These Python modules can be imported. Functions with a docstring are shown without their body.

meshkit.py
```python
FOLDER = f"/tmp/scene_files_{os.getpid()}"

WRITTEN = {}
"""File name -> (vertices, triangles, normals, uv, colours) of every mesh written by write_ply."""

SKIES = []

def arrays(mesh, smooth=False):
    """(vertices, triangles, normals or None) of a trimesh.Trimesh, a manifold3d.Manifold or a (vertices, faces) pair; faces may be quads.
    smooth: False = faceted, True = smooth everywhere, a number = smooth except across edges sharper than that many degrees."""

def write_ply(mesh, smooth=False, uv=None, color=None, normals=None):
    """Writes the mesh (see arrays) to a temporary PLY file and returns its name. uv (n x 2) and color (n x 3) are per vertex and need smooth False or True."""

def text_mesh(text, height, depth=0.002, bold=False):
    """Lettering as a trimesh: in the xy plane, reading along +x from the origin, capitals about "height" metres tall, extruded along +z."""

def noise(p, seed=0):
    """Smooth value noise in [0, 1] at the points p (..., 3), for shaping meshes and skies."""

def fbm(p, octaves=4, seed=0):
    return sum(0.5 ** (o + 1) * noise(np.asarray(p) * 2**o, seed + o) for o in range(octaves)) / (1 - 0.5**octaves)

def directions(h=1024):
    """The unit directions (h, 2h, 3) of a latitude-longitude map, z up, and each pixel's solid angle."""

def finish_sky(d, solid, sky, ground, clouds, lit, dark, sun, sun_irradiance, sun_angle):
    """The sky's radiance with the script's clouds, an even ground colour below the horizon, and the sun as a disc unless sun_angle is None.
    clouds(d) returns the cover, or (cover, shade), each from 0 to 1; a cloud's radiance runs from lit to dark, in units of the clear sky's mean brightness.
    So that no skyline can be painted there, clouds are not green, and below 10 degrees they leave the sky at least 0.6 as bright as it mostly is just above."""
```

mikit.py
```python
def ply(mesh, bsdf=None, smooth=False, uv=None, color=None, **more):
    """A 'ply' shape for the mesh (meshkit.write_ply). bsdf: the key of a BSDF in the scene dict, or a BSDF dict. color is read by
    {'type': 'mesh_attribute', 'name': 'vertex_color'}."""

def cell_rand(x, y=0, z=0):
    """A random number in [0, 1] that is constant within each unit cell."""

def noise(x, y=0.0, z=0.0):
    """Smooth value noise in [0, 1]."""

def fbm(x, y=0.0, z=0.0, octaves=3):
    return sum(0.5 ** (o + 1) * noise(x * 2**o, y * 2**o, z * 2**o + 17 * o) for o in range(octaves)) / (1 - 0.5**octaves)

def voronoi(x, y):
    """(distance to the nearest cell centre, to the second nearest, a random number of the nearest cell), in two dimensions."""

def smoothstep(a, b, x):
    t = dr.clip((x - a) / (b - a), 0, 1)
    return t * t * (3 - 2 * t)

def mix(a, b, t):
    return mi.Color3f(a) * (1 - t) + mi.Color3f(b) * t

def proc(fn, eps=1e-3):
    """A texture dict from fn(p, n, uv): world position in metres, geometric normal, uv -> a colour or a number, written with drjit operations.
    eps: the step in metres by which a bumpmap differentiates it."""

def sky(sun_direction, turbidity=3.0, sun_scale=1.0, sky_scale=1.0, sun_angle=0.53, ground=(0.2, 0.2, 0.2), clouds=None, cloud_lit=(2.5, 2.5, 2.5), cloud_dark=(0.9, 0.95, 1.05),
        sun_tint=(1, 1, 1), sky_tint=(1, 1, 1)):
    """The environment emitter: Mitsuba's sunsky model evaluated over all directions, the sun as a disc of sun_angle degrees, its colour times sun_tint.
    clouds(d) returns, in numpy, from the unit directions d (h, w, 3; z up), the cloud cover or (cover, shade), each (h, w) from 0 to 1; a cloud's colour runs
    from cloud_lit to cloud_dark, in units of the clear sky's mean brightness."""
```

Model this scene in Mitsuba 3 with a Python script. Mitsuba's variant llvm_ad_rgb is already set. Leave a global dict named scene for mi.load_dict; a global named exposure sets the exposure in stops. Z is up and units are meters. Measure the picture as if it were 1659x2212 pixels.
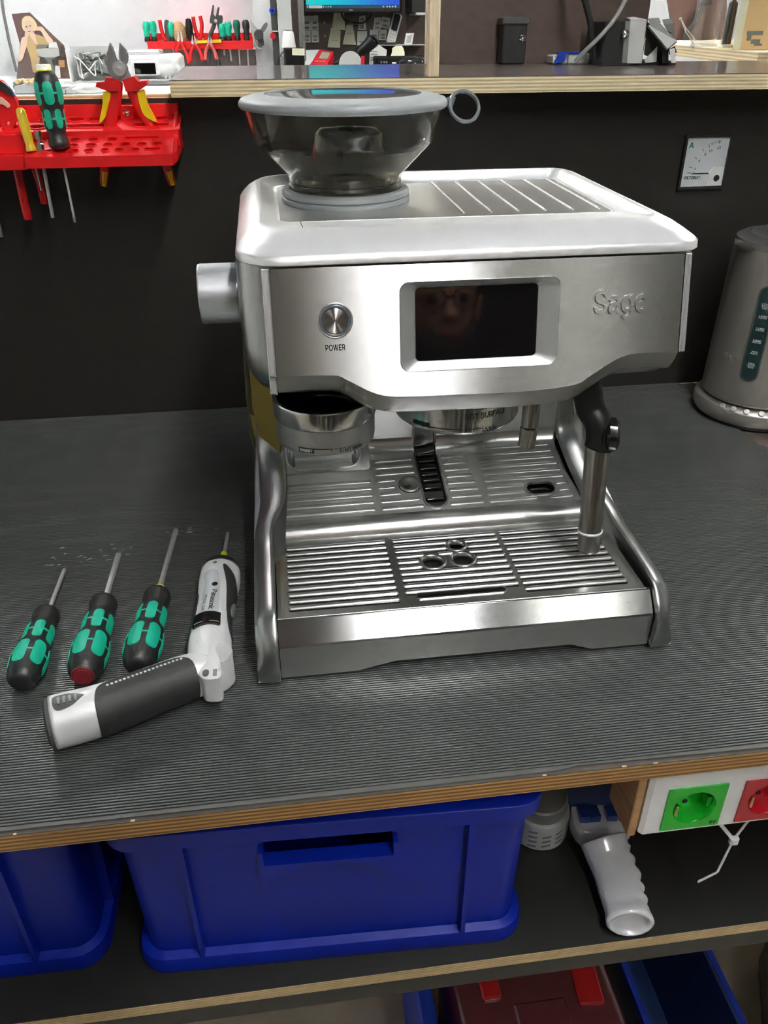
import math
import numpy as np, trimesh, manifold3d, mitsuba as mi, drjit as dr
import mikit, meshkit
from mikit import noise, fbm, mix, smoothstep
from shapely.geometry import Polygon, Point, box as sbox, LineString
from shapely import affinity
from shapely.ops import unary_union

scene, labels = {}, {}
T4 = mi.ScalarTransform4f
V3 = lambda *a: np.array(a, float)

# ---------------------------------------------------------------- camera
# The bench mat is z = 0; x runs along the bench, y away from the photographer.
PITCH, YAW, ROLL, FPX = math.radians(31.17), math.radians(7.54), math.radians(0.22), 1760.0
_f = V3(math.sin(YAW) * math.cos(PITCH), math.cos(YAW) * math.cos(PITCH), -math.sin(PITCH))
_r = V3(math.cos(YAW), -math.sin(YAW), 0)
_d = np.cross(_f, _r)
_up = -(-math.sin(ROLL) * _r + math.cos(ROLL) * _d)
CAM = V3(0, 0, 0.54)
scene['camera'] = {'type': 'perspective', 'fov_axis': 'x', 'fov': 2 * math.degrees(math.atan(829.5 / FPX)), 'near_clip': 0.02, 'far_clip': 50.0,
                   'to_world': T4().look_at(origin=CAM.tolist(), target=(CAM + _f).tolist(), up=_up.tolist())}
exposure = 0.0

# ---------------------------------------------------------------- unseen workshop lamps, out of view, placed to light steel, mat and far wall
CEIL = 1.95
LAMPS = [  # x, y from, y to, radiance
    (0.46, -2.0, 0.75, 115), (-0.75, -2.2, -0.85, 14), (1.22, -2.2, -0.85, 16),
    (-0.95, 2.4, 4.4, 120), (0.55, 2.3, 3.9, 26), (2.4, 1.6, 4.2, 100)]

# ---------------------------------------------------------------- helpers
def uniq(key):
    if key not in scene and key not in labels: return key
    n = 1
    while f'{key}_{n:03d}' in scene or f'{key}_{n:03d}' in labels: n += 1
    return f'{key}_{n:03d}'

def note(key, label=None, cat=None, group=None, kind=None):
    d = {k: v for k, v in dict(label=label, category=cat, group=group, kind=kind).items() if v}
    if d: labels[key] = {**labels.get(key, {}), **d}
    return key

def thing(name, label, cat, group=None, kind=None):
    key = uniq(name)
    return note(key, label, cat, group, kind)

def shape_dict(mesh, mat, smooth=False, **kw):
    return mikit.ply(mesh, mat, smooth=smooth, **kw)

def part(parent, name, mesh, mat, smooth=35, label=None, kind=None, **kw):
    key = uniq(f'{parent}__{name}')
    scene[key] = mesh if isinstance(mesh, dict) else shape_dict(mesh, mat, smooth, **kw)
    return note(key, label, kind=kind)

def single(name, mesh, mat, label, cat, group=None, smooth=35, kind=None, **kw):
    key = uniq(name)
    scene[key] = mesh if isinstance(mesh, dict) else shape_dict(mesh, mat, smooth, **kw)
    return note(key, label, cat, group, kind)

def struct(name, mesh, mat, smooth=False, **kw):
    key = uniq(name)
    scene[key] = shape_dict(mesh, mat, smooth, **kw)
    return note(key, kind='structure')

def cat_m(*ms):
    return trimesh.util.concatenate([m for m in ms])

def hullm(pts):
    return trimesh.convex.convex_hull(np.asarray(pts, float))

def bx(x0, x1, y0, y1, z0, z1, c=0.0):
    """A box with chamfered edges."""
    lo, hi = np.minimum((x0, y0, z0), (x1, y1, z1)), np.maximum((x0, y0, z0), (x1, y1, z1))
    c = min(c, (hi - lo).min() * 0.49)
    if c <= 0:
        m = trimesh.creation.box(hi - lo); m.apply_translation((lo + hi) / 2); return m
    pts = []
    for s in np.ndindex(2, 2, 2):
        p = np.where(s, hi, lo); sg = np.where(s, -1, 1)
        for k in range(3):
            q = p + sg * c; q[k] = p[k]; pts.append(q)
    return hullm(pts)

def frame(O, U=None, V=None, W=None):
    """4x4 with columns U, V, W and origin O; missing axes are completed."""
    M = np.eye(4)
    U = None if U is None else V3(*U) / np.linalg.norm(U)
    W = None if W is None else V3(*W) / np.linalg.norm(W)
    if V is not None: V = V3(*V) / np.linalg.norm(V)
    if U is None and V is None and W is None: W = V3(0, 0, 1)
    if W is None: W = np.cross(U, V)
    if U is None and V is None:
        a = V3(1, 0, 0) if abs(W[0]) < 0.9 else V3(0, 1, 0)
        U = a - W * (a @ W); U /= np.linalg.norm(U)
    if U is None: U = np.cross(V, W)
    if V is None: V = np.cross(W, U)
    M[:3, 0], M[:3, 1], M[:3, 2], M[:3, 3] = U, V, W, O
    return M

def moved(m, M):
    m = m.copy(); m.apply_transform(M); return m

def ext(poly, h, M=None, w0=0.0):
    """Extrude a shapely polygon by h along +w of the frame M, starting at w0."""
    ms = []
    for g in getattr(poly, 'geoms', [poly]):
        if g.area < 1e-12: continue
        m = trimesh.creation.extrude_polygon(g, h, engine='earcut'); m.apply_translation((0, 0, w0)); ms.append(m)
    m = trimesh.util.concatenate(ms)
    return m if M is None else moved(m, M)

def bevel_ext(poly, h, b, M=None, w0=0.0):
    """Extrusion of a convex outline with its top rim chamfered by b."""
    p = np.array(poly.exterior.coords)[:-1]; q = np.array(poly.buffer(-b, join_style=2).exterior.coords)[:-1]
    pts = [(x, y, w0) for x, y in p] + [(x, y, w0 + h - b) for x, y in p] + [(x, y, w0 + h) for x, y in q]
    m = hullm(pts)
    return m if M is None else moved(m, M)

def rrect(x0, x1, y0, y1, r, n=6):
    return sbox(x0 + r, y0 + r, x1 - r, y1 - r).buffer(r, quad_segs=n)

def ell(cx, cy, rx, ry=None, n=10):
    return affinity.scale(Point(cx, cy).buffer(1.0, quad_segs=n), rx, ry or rx, origin=(cx, cy))

def capsule2(x0, x1, y, r, n=5):
    return LineString([(x0, y), (x1, y)]).buffer(r, quad_segs=n)

def grid_faces(nr, n, closed=True):
    f = []
    for i in range(nr - 1):
        for j in range(n if closed else n - 1):
            a, b = i * n + j, i * n + (j + 1) % n
            f += [(a, b, b + n), (a, b + n, a + n)]
    return f

def loft(rings, cap0=True, cap1=True):
    """Skin a list of closed rings with the same number of points; star-shaped ends are capped."""
    rings = [np.asarray(r, float) for r in rings]; n = len(rings[0])
    v = list(np.vstack(rings)); f = grid_faces(len(rings), n)
    for on, k in ((cap0, 0), (cap1, len(rings) - 1)):
        if on:
            c = len(v); v.append(rings[k].mean(0))
            f += [(c, k * n + (j + 1) % n, k * n + j) if k == 0 else (c, k * n + j, k * n + (j + 1) % n) for j in range(n)]
    m = trimesh.Trimesh(np.array(v), np.array(f), process=False)
    if cap0 and cap1 and m.volume < 0: m.invert()
    return m

def sheet(rows, closed=False):
    rows = [np.asarray(r, float) for r in rows]
    return trimesh.Trimesh(np.vstack(rows), np.array(grid_faces(len(rows), len(rows[0]), closed)), process=False)

def thick(rows, t):
    """A curved sheet (rows of points) given the thickness t."""
    m = sheet(rows); n = np.array(m.vertex_normals); nr, nc = len(rows), len(rows[0])
    a, b = np.array(m.vertices) + n * t / 2, np.array(m.vertices) - n * t / 2
    v = np.vstack([a, b]); k = len(a); f = list(m.faces) + [(c + k, b_ + k, a_ + k) for a_, b_, c in m.faces]
    rim = [i for i in range(nc)] + [i * nc + nc - 1 for i in range(1, nr)] + [(nr - 1) * nc + i for i in range(nc - 2, -1, -1)] + [i * nc for i in range(nr - 2, 0, -1)]
    for i, j in zip(rim, rim[1:] + rim[:1]): f += [(j, i, i + k), (j, i + k, j + k)]
    return trimesh.Trimesh(v, np.array(f), process=False)

def lathe(prof, n=48, M=None, cap=True):
    """Turn an open (r, z) profile about z; ends are capped when they are off the axis."""
    a = np.arange(n) * 2 * np.pi / n
    rings = [np.column_stack([r * np.cos(a), r * np.sin(a), np.full(n, z)]) for r, z in prof]
    m = loft(rings, cap, cap)
    return m if M is None else moved(m, M)

def ringlathe(prof, n=48, M=None):
    """Turn a closed (r, z) profile that does not touch the axis."""
    return lathe(list(prof) + [prof[0]], n, M, cap=False)

def at(O, W=(0, 0, 1)):
    return frame(V3(*O), W=W)

def bone(p, q, r0, r1=None, n=20, c=0.0):
    """A (tapering) rod from p to q with optional chamfer."""
    p, q = V3(*p), V3(*q); L = np.linalg.norm(q - p); r1 = r0 if r1 is None else r1
    prof = [(r0 - c, 0), (r0, c), (r1, L - c), (r1 - c, L)] if c else [(r0, 0), (r1, L)]
    return lathe(prof, n, frame(p, W=q - p))

def curve(pts, k=8):
    """Catmull-Rom through the points."""
    p = np.asarray(pts, float); P = np.vstack([2 * p[0] - p[1], p, 2 * p[-1] - p[-2]]); out = []
    for i in range(1, len(P) - 2):
        for t in np.arange(k) / k:
            a, b, c, d = P[i - 1:i + 3]
            out.append(0.5 * (2 * b + (c - a) * t + (2 * a - 5 * b + 4 * c - d) * t**2 + (3 * b - a - 3 * c + d) * t**3))
    return np.vstack([out, p[-1:]])

def sweep(pts, prof, up=(0, 0, 1)):
    """Sweep cross sections along a path; prof is one (k,2) section or one per point."""
    p = np.asarray(pts, float); t = np.gradient(p, axis=0); t /= np.linalg.norm(t, axis=1, keepdims=True)
    a = np.cross(t[0], up)
    if np.linalg.norm(a) < 1e-6: a = np.cross(t[0], (1, 0, 0))
    a /= np.linalg.norm(a); rings = []
    for i in range(len(p)):
        a = a - t[i] * (a @ t[i]); a /= np.linalg.norm(a); b = np.cross(a, t[i])
        s = np.asarray(prof[i] if np.ndim(prof) == 3 else prof)
        rings.append(p[i] + s[:, :1] * a + s[:, 1:] * b)
    m = loft(rings)
    return m

def circ(r, n=12, ry=None):
    a = np.arange(n) * 2 * np.pi / n
    return np.column_stack([r * np.cos(a), (ry or r) * np.sin(a)])

def tube(pts, r, n=12):
    r = np.broadcast_to(r, (len(pts),))
    return sweep(pts, np.array([circ(x, n) for x in r]))

def to_man(m):
    m = m.copy(); m.merge_vertices()
    return manifold3d.Manifold(manifold3d.Mesh(np.asarray(m.vertices, np.float32), np.asarray(m.faces, np.uint32)))

def from_man(m):
    q = m.to_mesh(); return trimesh.Trimesh(q.vert_properties[:, :3], q.tri_verts, process=False)

def cut(a, *bs):
    A = to_man(a)
    for b in bs: A = A - to_man(b)
    return from_man(A)

def fuse(*ms):
    A = to_man(ms[0])
    for b in ms[1:]: A = A + to_man(b)
    return from_man(A)

def rr_ring(x0, x1, y0, y1, z, rs, n=8):
    """A rounded rectangle ring, corner radii rs = (front left, front right, back right, back left)."""
    out = []
    for (cx, cy, a0), r in zip(((x0, y0, 180), (x1, y0, 270), (x1, y1, 0), (x0, y1, 90)), rs):
        sx, sy = (1 if cx == x0 else -1), (1 if cy == y0 else -1)
        for a in np.radians(np.linspace(a0, a0 + 90, n)):
            out.append((cx + sx * r + r * math.cos(a), cy + sy * r + r * math.sin(a), z))
    return np.array(out)

def text(s, h, M, depth=0.0004, bold=False, sx=1.0):
    m = meshkit.text_mesh(s, h, depth, bold); m.vertices[:, 0] *= sx
    return moved(m, M)

def centred(s, h, M, depth=0.0004, bold=False, width=None):
    m = meshkit.text_mesh(s, h, depth, bold); b = m.bounds
    m.apply_translation((-(b[0, 0] + b[1, 0]) / 2, -(b[0, 1] + b[1, 1]) / 2, 0))
    if width: m.vertices[:, 0] *= width / (b[1, 0] - b[0, 0])
    return moved(m, M)

def wrap_text(s, h, c, r, ang, z, depth=0.0004, bold=False, width=None):
    """Lettering bent around an upright cylinder of radius r about c; ang is the angle of its middle."""
    m = meshkit.text_mesh(s, h, depth, bold).subdivide(); b = m.bounds; v = np.array(m.vertices)
    x = (v[:, 0] - (b[0, 0] + b[1, 0]) / 2) * ((width / (b[1, 0] - b[0, 0])) if width else 1)
    a = ang + x / r; rr = r + v[:, 2]
    m.vertices = np.column_stack([c[0] + rr * np.cos(a), c[1] + rr * np.sin(a), z + v[:, 1]])
    return m

def grain_x(m):
    """uv for steel brushed along x: u runs across the grain."""
    v = np.array(m.vertices); return np.column_stack([v[:, 2] + 2.03 * v[:, 1], v[:, 0]])

# ---------------------------------------------------------------- materials
def mat(name, d): scene['mat_' + name] = d; return 'mat_' + name
def rgb(*c): return {'type': 'rgb', 'value': list(map(float, c))}
def srgb(r, g, b):
    return [((x / 255 + 0.055) / 1.055) ** 2.4 if x > 10 else x / 255 / 12.92 for x in (r, g, b)]
def plain(name, col, rough=0.5, spec=0.5, metal=0.0, **k):
    return mat(name, {'type': 'twosided', 'bsdf': {'type': 'principled', 'base_color': rgb(*col) if not isinstance(col, dict) else col, 'roughness': rough, 'specular': spec, 'metallic': metal, **k}})
def metal(name, col, au, av=None, dist='ggx'):
    d = {'type': 'roughconductor', 'material': 'none', 'distribution': dist, 'specular_reflectance': rgb(*col), 'alpha_u': au, 'alpha_v': av or au}
    return mat(name, {'type': 'twosided', 'bsdf': d})

def ply_edge(z0, t, n, light, dark, axis='z', sharp=0.22):
    """Edge of plywood: n veneers, every other one end grain."""
    def fn(p, nn, uv):
        z = p.z if axis == 'z' else p.x
        other = p.x if axis == 'z' else p.z
        u = (z - z0) / t * n + 0.12 * (noise(other * 6, p.y * 3, 3) - 0.5)
        k = dr.abs(u * 0.5 - dr.floor(u * 0.5) - 0.5) * 2
        w = smoothstep(0.5 - sharp, 0.5 + sharp, k)
        g = 0.78 + 0.44 * fbm(other * 40, z * 900, 1.0, 3)
        return mix(dark, light, w) * g
    return mikit.proc(fn)

def speckled(col, amp, sc):
    c = mi.Color3f(*col)
    def fn(p, n, uv): return mi.Color3f(*col) * (1 - amp + 2 * amp * fbm(p.x * sc, p.y * sc, p.z * sc, 3))
    return mikit.proc(fn)

plain('ply_bench', ply_edge(-0.022, 0.019, 9, srgb(176, 138, 88), srgb(96, 62, 28)), 0.6, 0.3)
plain('ply_shelf', ply_edge(-0.2805, 0.0165, 11, srgb(205, 180, 140), srgb(176, 148, 106)), 0.6, 0.3)
plain('ply_counter', ply_edge(0.451, 0.0195, 9, srgb(238, 222, 182), srgb(200, 170, 122)), 0.6, 0.3)
plain('ply_upright', ply_edge(0.0, 0.0195, 2, srgb(226, 202, 168), srgb(214, 186, 150), 'x'), 0.6, 0.3)
plain('ply_far', ply_edge(0.372, 0.05, 15, srgb(236, 222, 190), srgb(206, 180, 136)), 0.6, 0.3)
def _wood(p, n, uv):
    g = fbm(p.x * 30, p.y * 30, p.z * 220, 3)
    return mix(srgb(150, 108, 72), srgb(196, 156, 112), g)
plain('block_wood', mikit.proc(_wood), 0.65, 0.3)
plain('laminate_black', speckled(srgb(28, 26, 24), 0.15, 60), 0.40, 0.3)
plain('shelf_black', srgb(16, 16, 15), 0.5, 0.25)
plain('laminate_brown', speckled(srgb(58, 46, 41), 0.2, 90), 0.38, 0.5)
plain('bench_top', speckled(srgb(62, 56, 52), 0.25, 80), 0.3, 0.5)
plain('counter_top', speckled(srgb(62, 56, 53), 0.25, 60), 0.10, 1.0, clearcoat=1.0, clearcoat_gloss=0.97)
plain('board_black', srgb(34, 32, 30), 0.5, 0.35)
def _mat(p, n, uv):
    w = smoothstep(0.55, 0.8, fbm(p.x * 14, p.y * 70, 0, 4))
    return mix(srgb(46, 48, 47), srgb(58, 60, 58), w * 0.4)
plain('rubber', mikit.proc(_mat), 0.36, 0.8)
plain('rubber_smooth', srgb(62, 62, 60), 0.5, 0.4)
plain('white_wall', srgb(236, 238, 240), 0.8, 0.2)
plain('ceiling_white', srgb(92, 100, 110), 0.9, 0.1)  # unseen ceiling, kept dark so the steel mirrors it dark
plain('beige_wall', srgb(176, 170, 154), 0.8, 0.2)
plain('dark_cabinet', srgb(16, 15, 15), 0.4, 0.4)
plain('grey_wall', srgb(150, 152, 150), 0.8, 0.2)
def _floor(p, n, uv): return mix(srgb(150, 144, 131), srgb(178, 171, 158), fbm(p.x * 9, p.y * 9, 0, 4))
plain('concrete', mikit.proc(_floor), 0.6, 0.3)
# metals of the coffee machine
metal('brushed', (0.66, 0.66, 0.63), 0.42, 0.045, 'beckmann')
metal('brushed_tray', (0.68, 0.68, 0.66), 0.16, 0.03, 'beckmann')
metal('satin', (0.58, 0.58, 0.56), 0.16)
plain('silver_lid', (0.88, 0.89, 0.88), 0.32, 0.6, 0.42, clearcoat=0.3, clearcoat_gloss=0.92)
metal('silver_trim', (0.78, 0.79, 0.80), 0.22)
metal('polished', (0.72, 0.72, 0.70), 0.07)
metal('chrome', (0.74, 0.75, 0.76), 0.02)
plain('splash', (0.66, 0.66, 0.65), 0.22, 0.6, 0.75)
metal('steel_side', (0.50, 0.51, 0.50), 0.11)
metal('wand_steel', (0.62, 0.59, 0.54), 0.06)
plain('tool_steel', (0.50, 0.50, 0.49), 0.42, 0.5, 0.55)
metal('dark_steel', (0.30, 0.30, 0.30), 0.30)
metal('kettle_steel', (0.56, 0.53, 0.48), 0.22)
metal('button_steel', (0.62, 0.60, 0.60), 0.05, 0.34, 'beckmann')
plain('knob_silver', srgb(206, 209, 214), 0.36, 0.5, 0.7)
metal('tray_satin', (0.78, 0.79, 0.77), 0.13)
plain('lid_grey', srgb(128, 132, 134), 0.55, 0.5)
plain('ring_grey', srgb(74, 79, 83), 0.3, 0.6)
plain('screen_black', srgb(8, 7, 8), 0.04, 0.45)
plain('ink_black', srgb(14, 14, 14), 0.5, 0.3)
plain('ink_white', srgb(226, 226, 222), 0.5, 0.3)
plain('gloss_black', srgb(12, 12, 12), 0.12, 0.5)
plain('black_plastic', srgb(18, 18, 19), 0.38, 0.5)
plain('soft_black', srgb(11, 11, 11), 0.45, 0.25)
plain('dark_hole', srgb(14, 13, 13), 0.6, 0.2)  # stands in for shade inside tray, holes and outlet; also the eyes
plain('tape_kraft', srgb(150, 132, 66), 0.55, 0.3)
plain('tape_pale', srgb(212, 206, 176), 0.5, 0.3)
# hopper
mat('hopper_clear', {'type': 'thindielectric', 'int_ior': 1.49, 'specular_transmittance': rgb(0.86, 0.84, 0.76)})
mat('hopper_inner', {'type': 'thindielectric', 'int_ior': 1.6, 'specular_transmittance': rgb(0.50, 0.49, 0.44)})
mat('clear_plastic', {'type': 'thindielectric', 'int_ior': 1.49, 'specular_transmittance': rgb(0.90, 0.91, 0.92)})
mat('hopper_window', {'type': 'twosided', 'bsdf': {'type': 'principled', 'base_color': rgb(0.03, 0.03, 0.028), 'roughness': 0.05, 'specular': 0.8}})
# tools and plastics
plain('tool_green', srgb(14, 172, 138), 0.5, 0.4)
plain('tool_black', srgb(18, 19, 19), 0.42, 0.5)
plain('tool_maroon', srgb(92, 22, 30), 0.4, 0.5)
plain('yellow_tag', srgb(238, 226, 24), 0.4, 0.5)
plain('yellow_grip', srgb(246, 200, 12), 0.4, 0.5)
plain('red_grip', srgb(212, 26, 28), 0.38, 0.5)
plain('red_rack', srgb(226, 22, 26), 0.45, 0.45)
plain('drill_white', srgb(226, 227, 226), 0.4, 0.5)
plain('drill_grey', srgb(190, 196, 200), 0.4, 0.5)
plain('drill_rubber', srgb(24, 25, 25), 0.6, 0.35)
mat('amber', {'type': 'twosided', 'bsdf': {'type': 'principled', 'base_color': rgb(*srgb(250, 196, 40)), 'roughness': 0.12, 'specular': 0.7, 'spec_trans': 0.0, 'clearcoat': 0.6}})
plain('crate_blue', speckled(srgb(0, 22, 110), 0.12, 25), 0.42, 0.22)
plain('gun_blue', srgb(22, 44, 100), 0.25, 0.6)
plain('white_plastic', srgb(236, 236, 234), 0.3, 0.5)
plain('handle_white', srgb(222, 222, 226), 0.22, 0.55)
plain('socket_green', srgb(18, 156, 34), 0.4, 0.5)
plain('socket_red', srgb(160, 16, 32), 0.4, 0.5)
plain('brass', (0.72, 0.58, 0.30), 0.25, 0.5, 1.0)
plain('maroon_gloss', srgb(58, 22, 29), 0.18, 0.6)
plain('button_red', srgb(124, 12, 18), 0.3, 0.5)
plain('box_navy', srgb(14, 30, 66), 0.5, 0.3)  # blue of the open box, darkened for the shade inside it
plain('box_blue', srgb(12, 42, 140), 0.4, 0.4)
plain('dial_face', srgb(212, 218, 222), 0.35, 0.5)
plain('ink_green', srgb(10, 78, 62), 0.5, 0.3)
plain('water_window', srgb(22, 40, 40), 0.12, 0.6)
plain('skin', srgb(196, 146, 120), 0.55, 0.3)
plain('dark_cloth', srgb(34, 35, 40), 0.9, 0.1)
plain('grey_hair', srgb(96, 88, 80), 0.8, 0.1)
plain('paper', srgb(232, 234, 226), 0.8, 0.1)
plain('paper_cream', srgb(232, 232, 205), 0.8, 0.1)
plain('paper_print', srgb(120, 124, 126), 0.8, 0.1)
plain('grey_plastic', srgb(186, 188, 186), 0.4, 0.4)
plain('mid_grey', srgb(118, 120, 116), 0.4, 0.4)
plain('dark_grey', srgb(54, 55, 54), 0.4, 0.4)
plain('cardboard', srgb(222, 190, 142), 0.8, 0.1)
plain('poster_brown', srgb(106, 84, 80), 0.6, 0.2)
plain('skin_print', srgb(236, 196, 172), 0.6, 0.2)
plain('skin_shade', srgb(206, 158, 130), 0.6, 0.2)
plain('hair_print', srgb(238, 206, 162), 0.6, 0.2)
plain('dress_print', srgb(196, 164, 116), 0.6, 0.2)
plain('lips_print', srgb(196, 96, 90), 0.6, 0.2)
plain('terminal_red', srgb(206, 24, 44), 0.4, 0.4)
plain('lcd_olive', srgb(158, 150, 124), 0.3, 0.4)
plain('blue_bright', srgb(24, 60, 180), 0.4, 0.4)
plain('cable_grey', srgb(150, 152, 152), 0.5, 0.3)
def _screen(p, n, uv):
    t = smoothstep(0.0, 1.0, (p.x - 0.21) / 0.40)
    return mix(srgb(0, 205, 205), srgb(10, 70, 215), t) * 1.0

# ================================================================ the room
FLOOR = -0.90
struct('floor', bx(-3.2, 4.2, -2.6, 5.0, FLOOR - 0.05, FLOOR), 'mat_concrete')
struct('ceiling', bx(-3.2, 4.2, -2.6, 5.0, CEIL, CEIL + 0.05), 'mat_ceiling_white')
struct('wall_back', bx(-3.2, 4.2, 4.8, 4.85, FLOOR, CEIL), 'mat_white_wall')
struct('wall_left', bx(-3.25, -3.2, -2.6, 5.0, FLOOR, CEIL), 'mat_white_wall')
struct('wall_right', bx(4.2, 4.25, -2.6, 5.0, FLOOR, CEIL), 'mat_grey_wall')
struct('wall_front', bx(-3.2, 4.2, -2.65, -2.6, FLOOR, CEIL), 'mat_beige_wall')
names = ['long unseen LED batten on the ceiling above the coffee machine, lighting its steel', 'unseen LED batten on the ceiling behind the photographer, left', 'unseen LED batten on the ceiling behind the photographer, right, for the tray lip highlight',
         'unseen LED batten on the ceiling, brightening the far white wall', 'unseen LED batten on the ceiling above the desk', 'unseen LED batten on the ceiling above the side shelf, for sheen on the mat']
for (x, y0, y1, pw), nm in zip(LAMPS, names):
    lamp = thing('unseen_ceiling_lamp', nm, 'lamp')
    part(lamp, 'housing', bx(x - 0.07, x + 0.07, y0, y1, CEIL - 0.03, CEIL - 0.001), 'mat_white_plastic')
    d = shape_dict(bx(x - 0.06, x + 0.06, y0 + 0.02, y1 - 0.02, CEIL - 0.045, CEIL - 0.0305), None)
    d['emitter'] = {'type': 'area', 'radiance': rgb(pw * 1.0, pw * 1.0, pw * 0.96)}
    d['bsdf'] = {'type': 'diffuse', 'reflectance': rgb(0.6, 0.6, 0.6)}
    part(lamp, 'diffuser', d, None)
# unseen dark blocks behind the photographer, placed for dark stripes in the chrome and screen
STACKS = [(-1.45, -0.80, 1.1, 'unseen wide dark cabinet far left behind the photographer'), (-0.64, -0.50, 1.5, 'unseen dark upright second from the left behind the photographer'), (-0.34, -0.10, 1.5, 'unseen dark block left behind the photographer'),
          (0.02, 0.09, 1.5, 'unseen narrow dark upright just left behind the photographer'), (0.44, 0.86, 1.5, 'unseen dark block just right behind the photographer, darkening the screen reflection'),
          (1.02, 1.50, 1.0, 'unseen dark cabinet right behind the photographer'), (1.72, 1.84, 1.5, 'unseen narrow dark upright at the far right behind the photographer'), (2.1, 3.0, 1.2, 'unseen wide dark cabinet far right behind the photographer')]
for xa, xb, z1, nm in STACKS:
    c = thing('unseen_cabinet', nm, 'cabinet')
    part(c, 'body', bx(xa, xb, -1.45, -1.22, FLOOR + 0.001, z1, 0.01), 'mat_dark_cabinet', False)
    part(c, 'door', bx(xa + 0.01, xb - 0.01, -1.22, -1.205, FLOOR + 0.05, z1 - 0.02, 0.003), 'mat_dark_cabinet', False)

# ================================================================ the work bench
bench = thing('workbench', 'black topped plywood workbench that carries the coffee machine', 'workbench')
X0, X1 = -1.0, 1.3
part(bench, 'top_core', bx(X0, X1, 0.448, 1.246, -0.022, -0.0042), 'mat_ply_bench', False, 'plywood edge with dark and light layers')
part(bench, 'top_laminate', bx(X0, X1, 0.4482, 1.246, -0.0042, -0.003), 'mat_bench_top', False, 'black laminate surface')
part(bench, 'shelf_core', bx(X0, X1, 0.448, 1.20, -0.2805, -0.2652), 'mat_ply_shelf', False, 'pale plywood shelf edge')
part(bench, 'shelf_laminate', bx(X0, X1, 0.4483, 1.20, -0.2652, -0.264), 'mat_shelf_black', False)
part(bench, 'rail', bx(X0, X1, 0.452, 0.47, -0.312, -0.2855), 'mat_board_black', False)
part(bench, 'back_panel', bx(X0, X1, 1.202, 1.225, FLOOR + 0.001, -0.022), 'mat_laminate_black', False)
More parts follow.
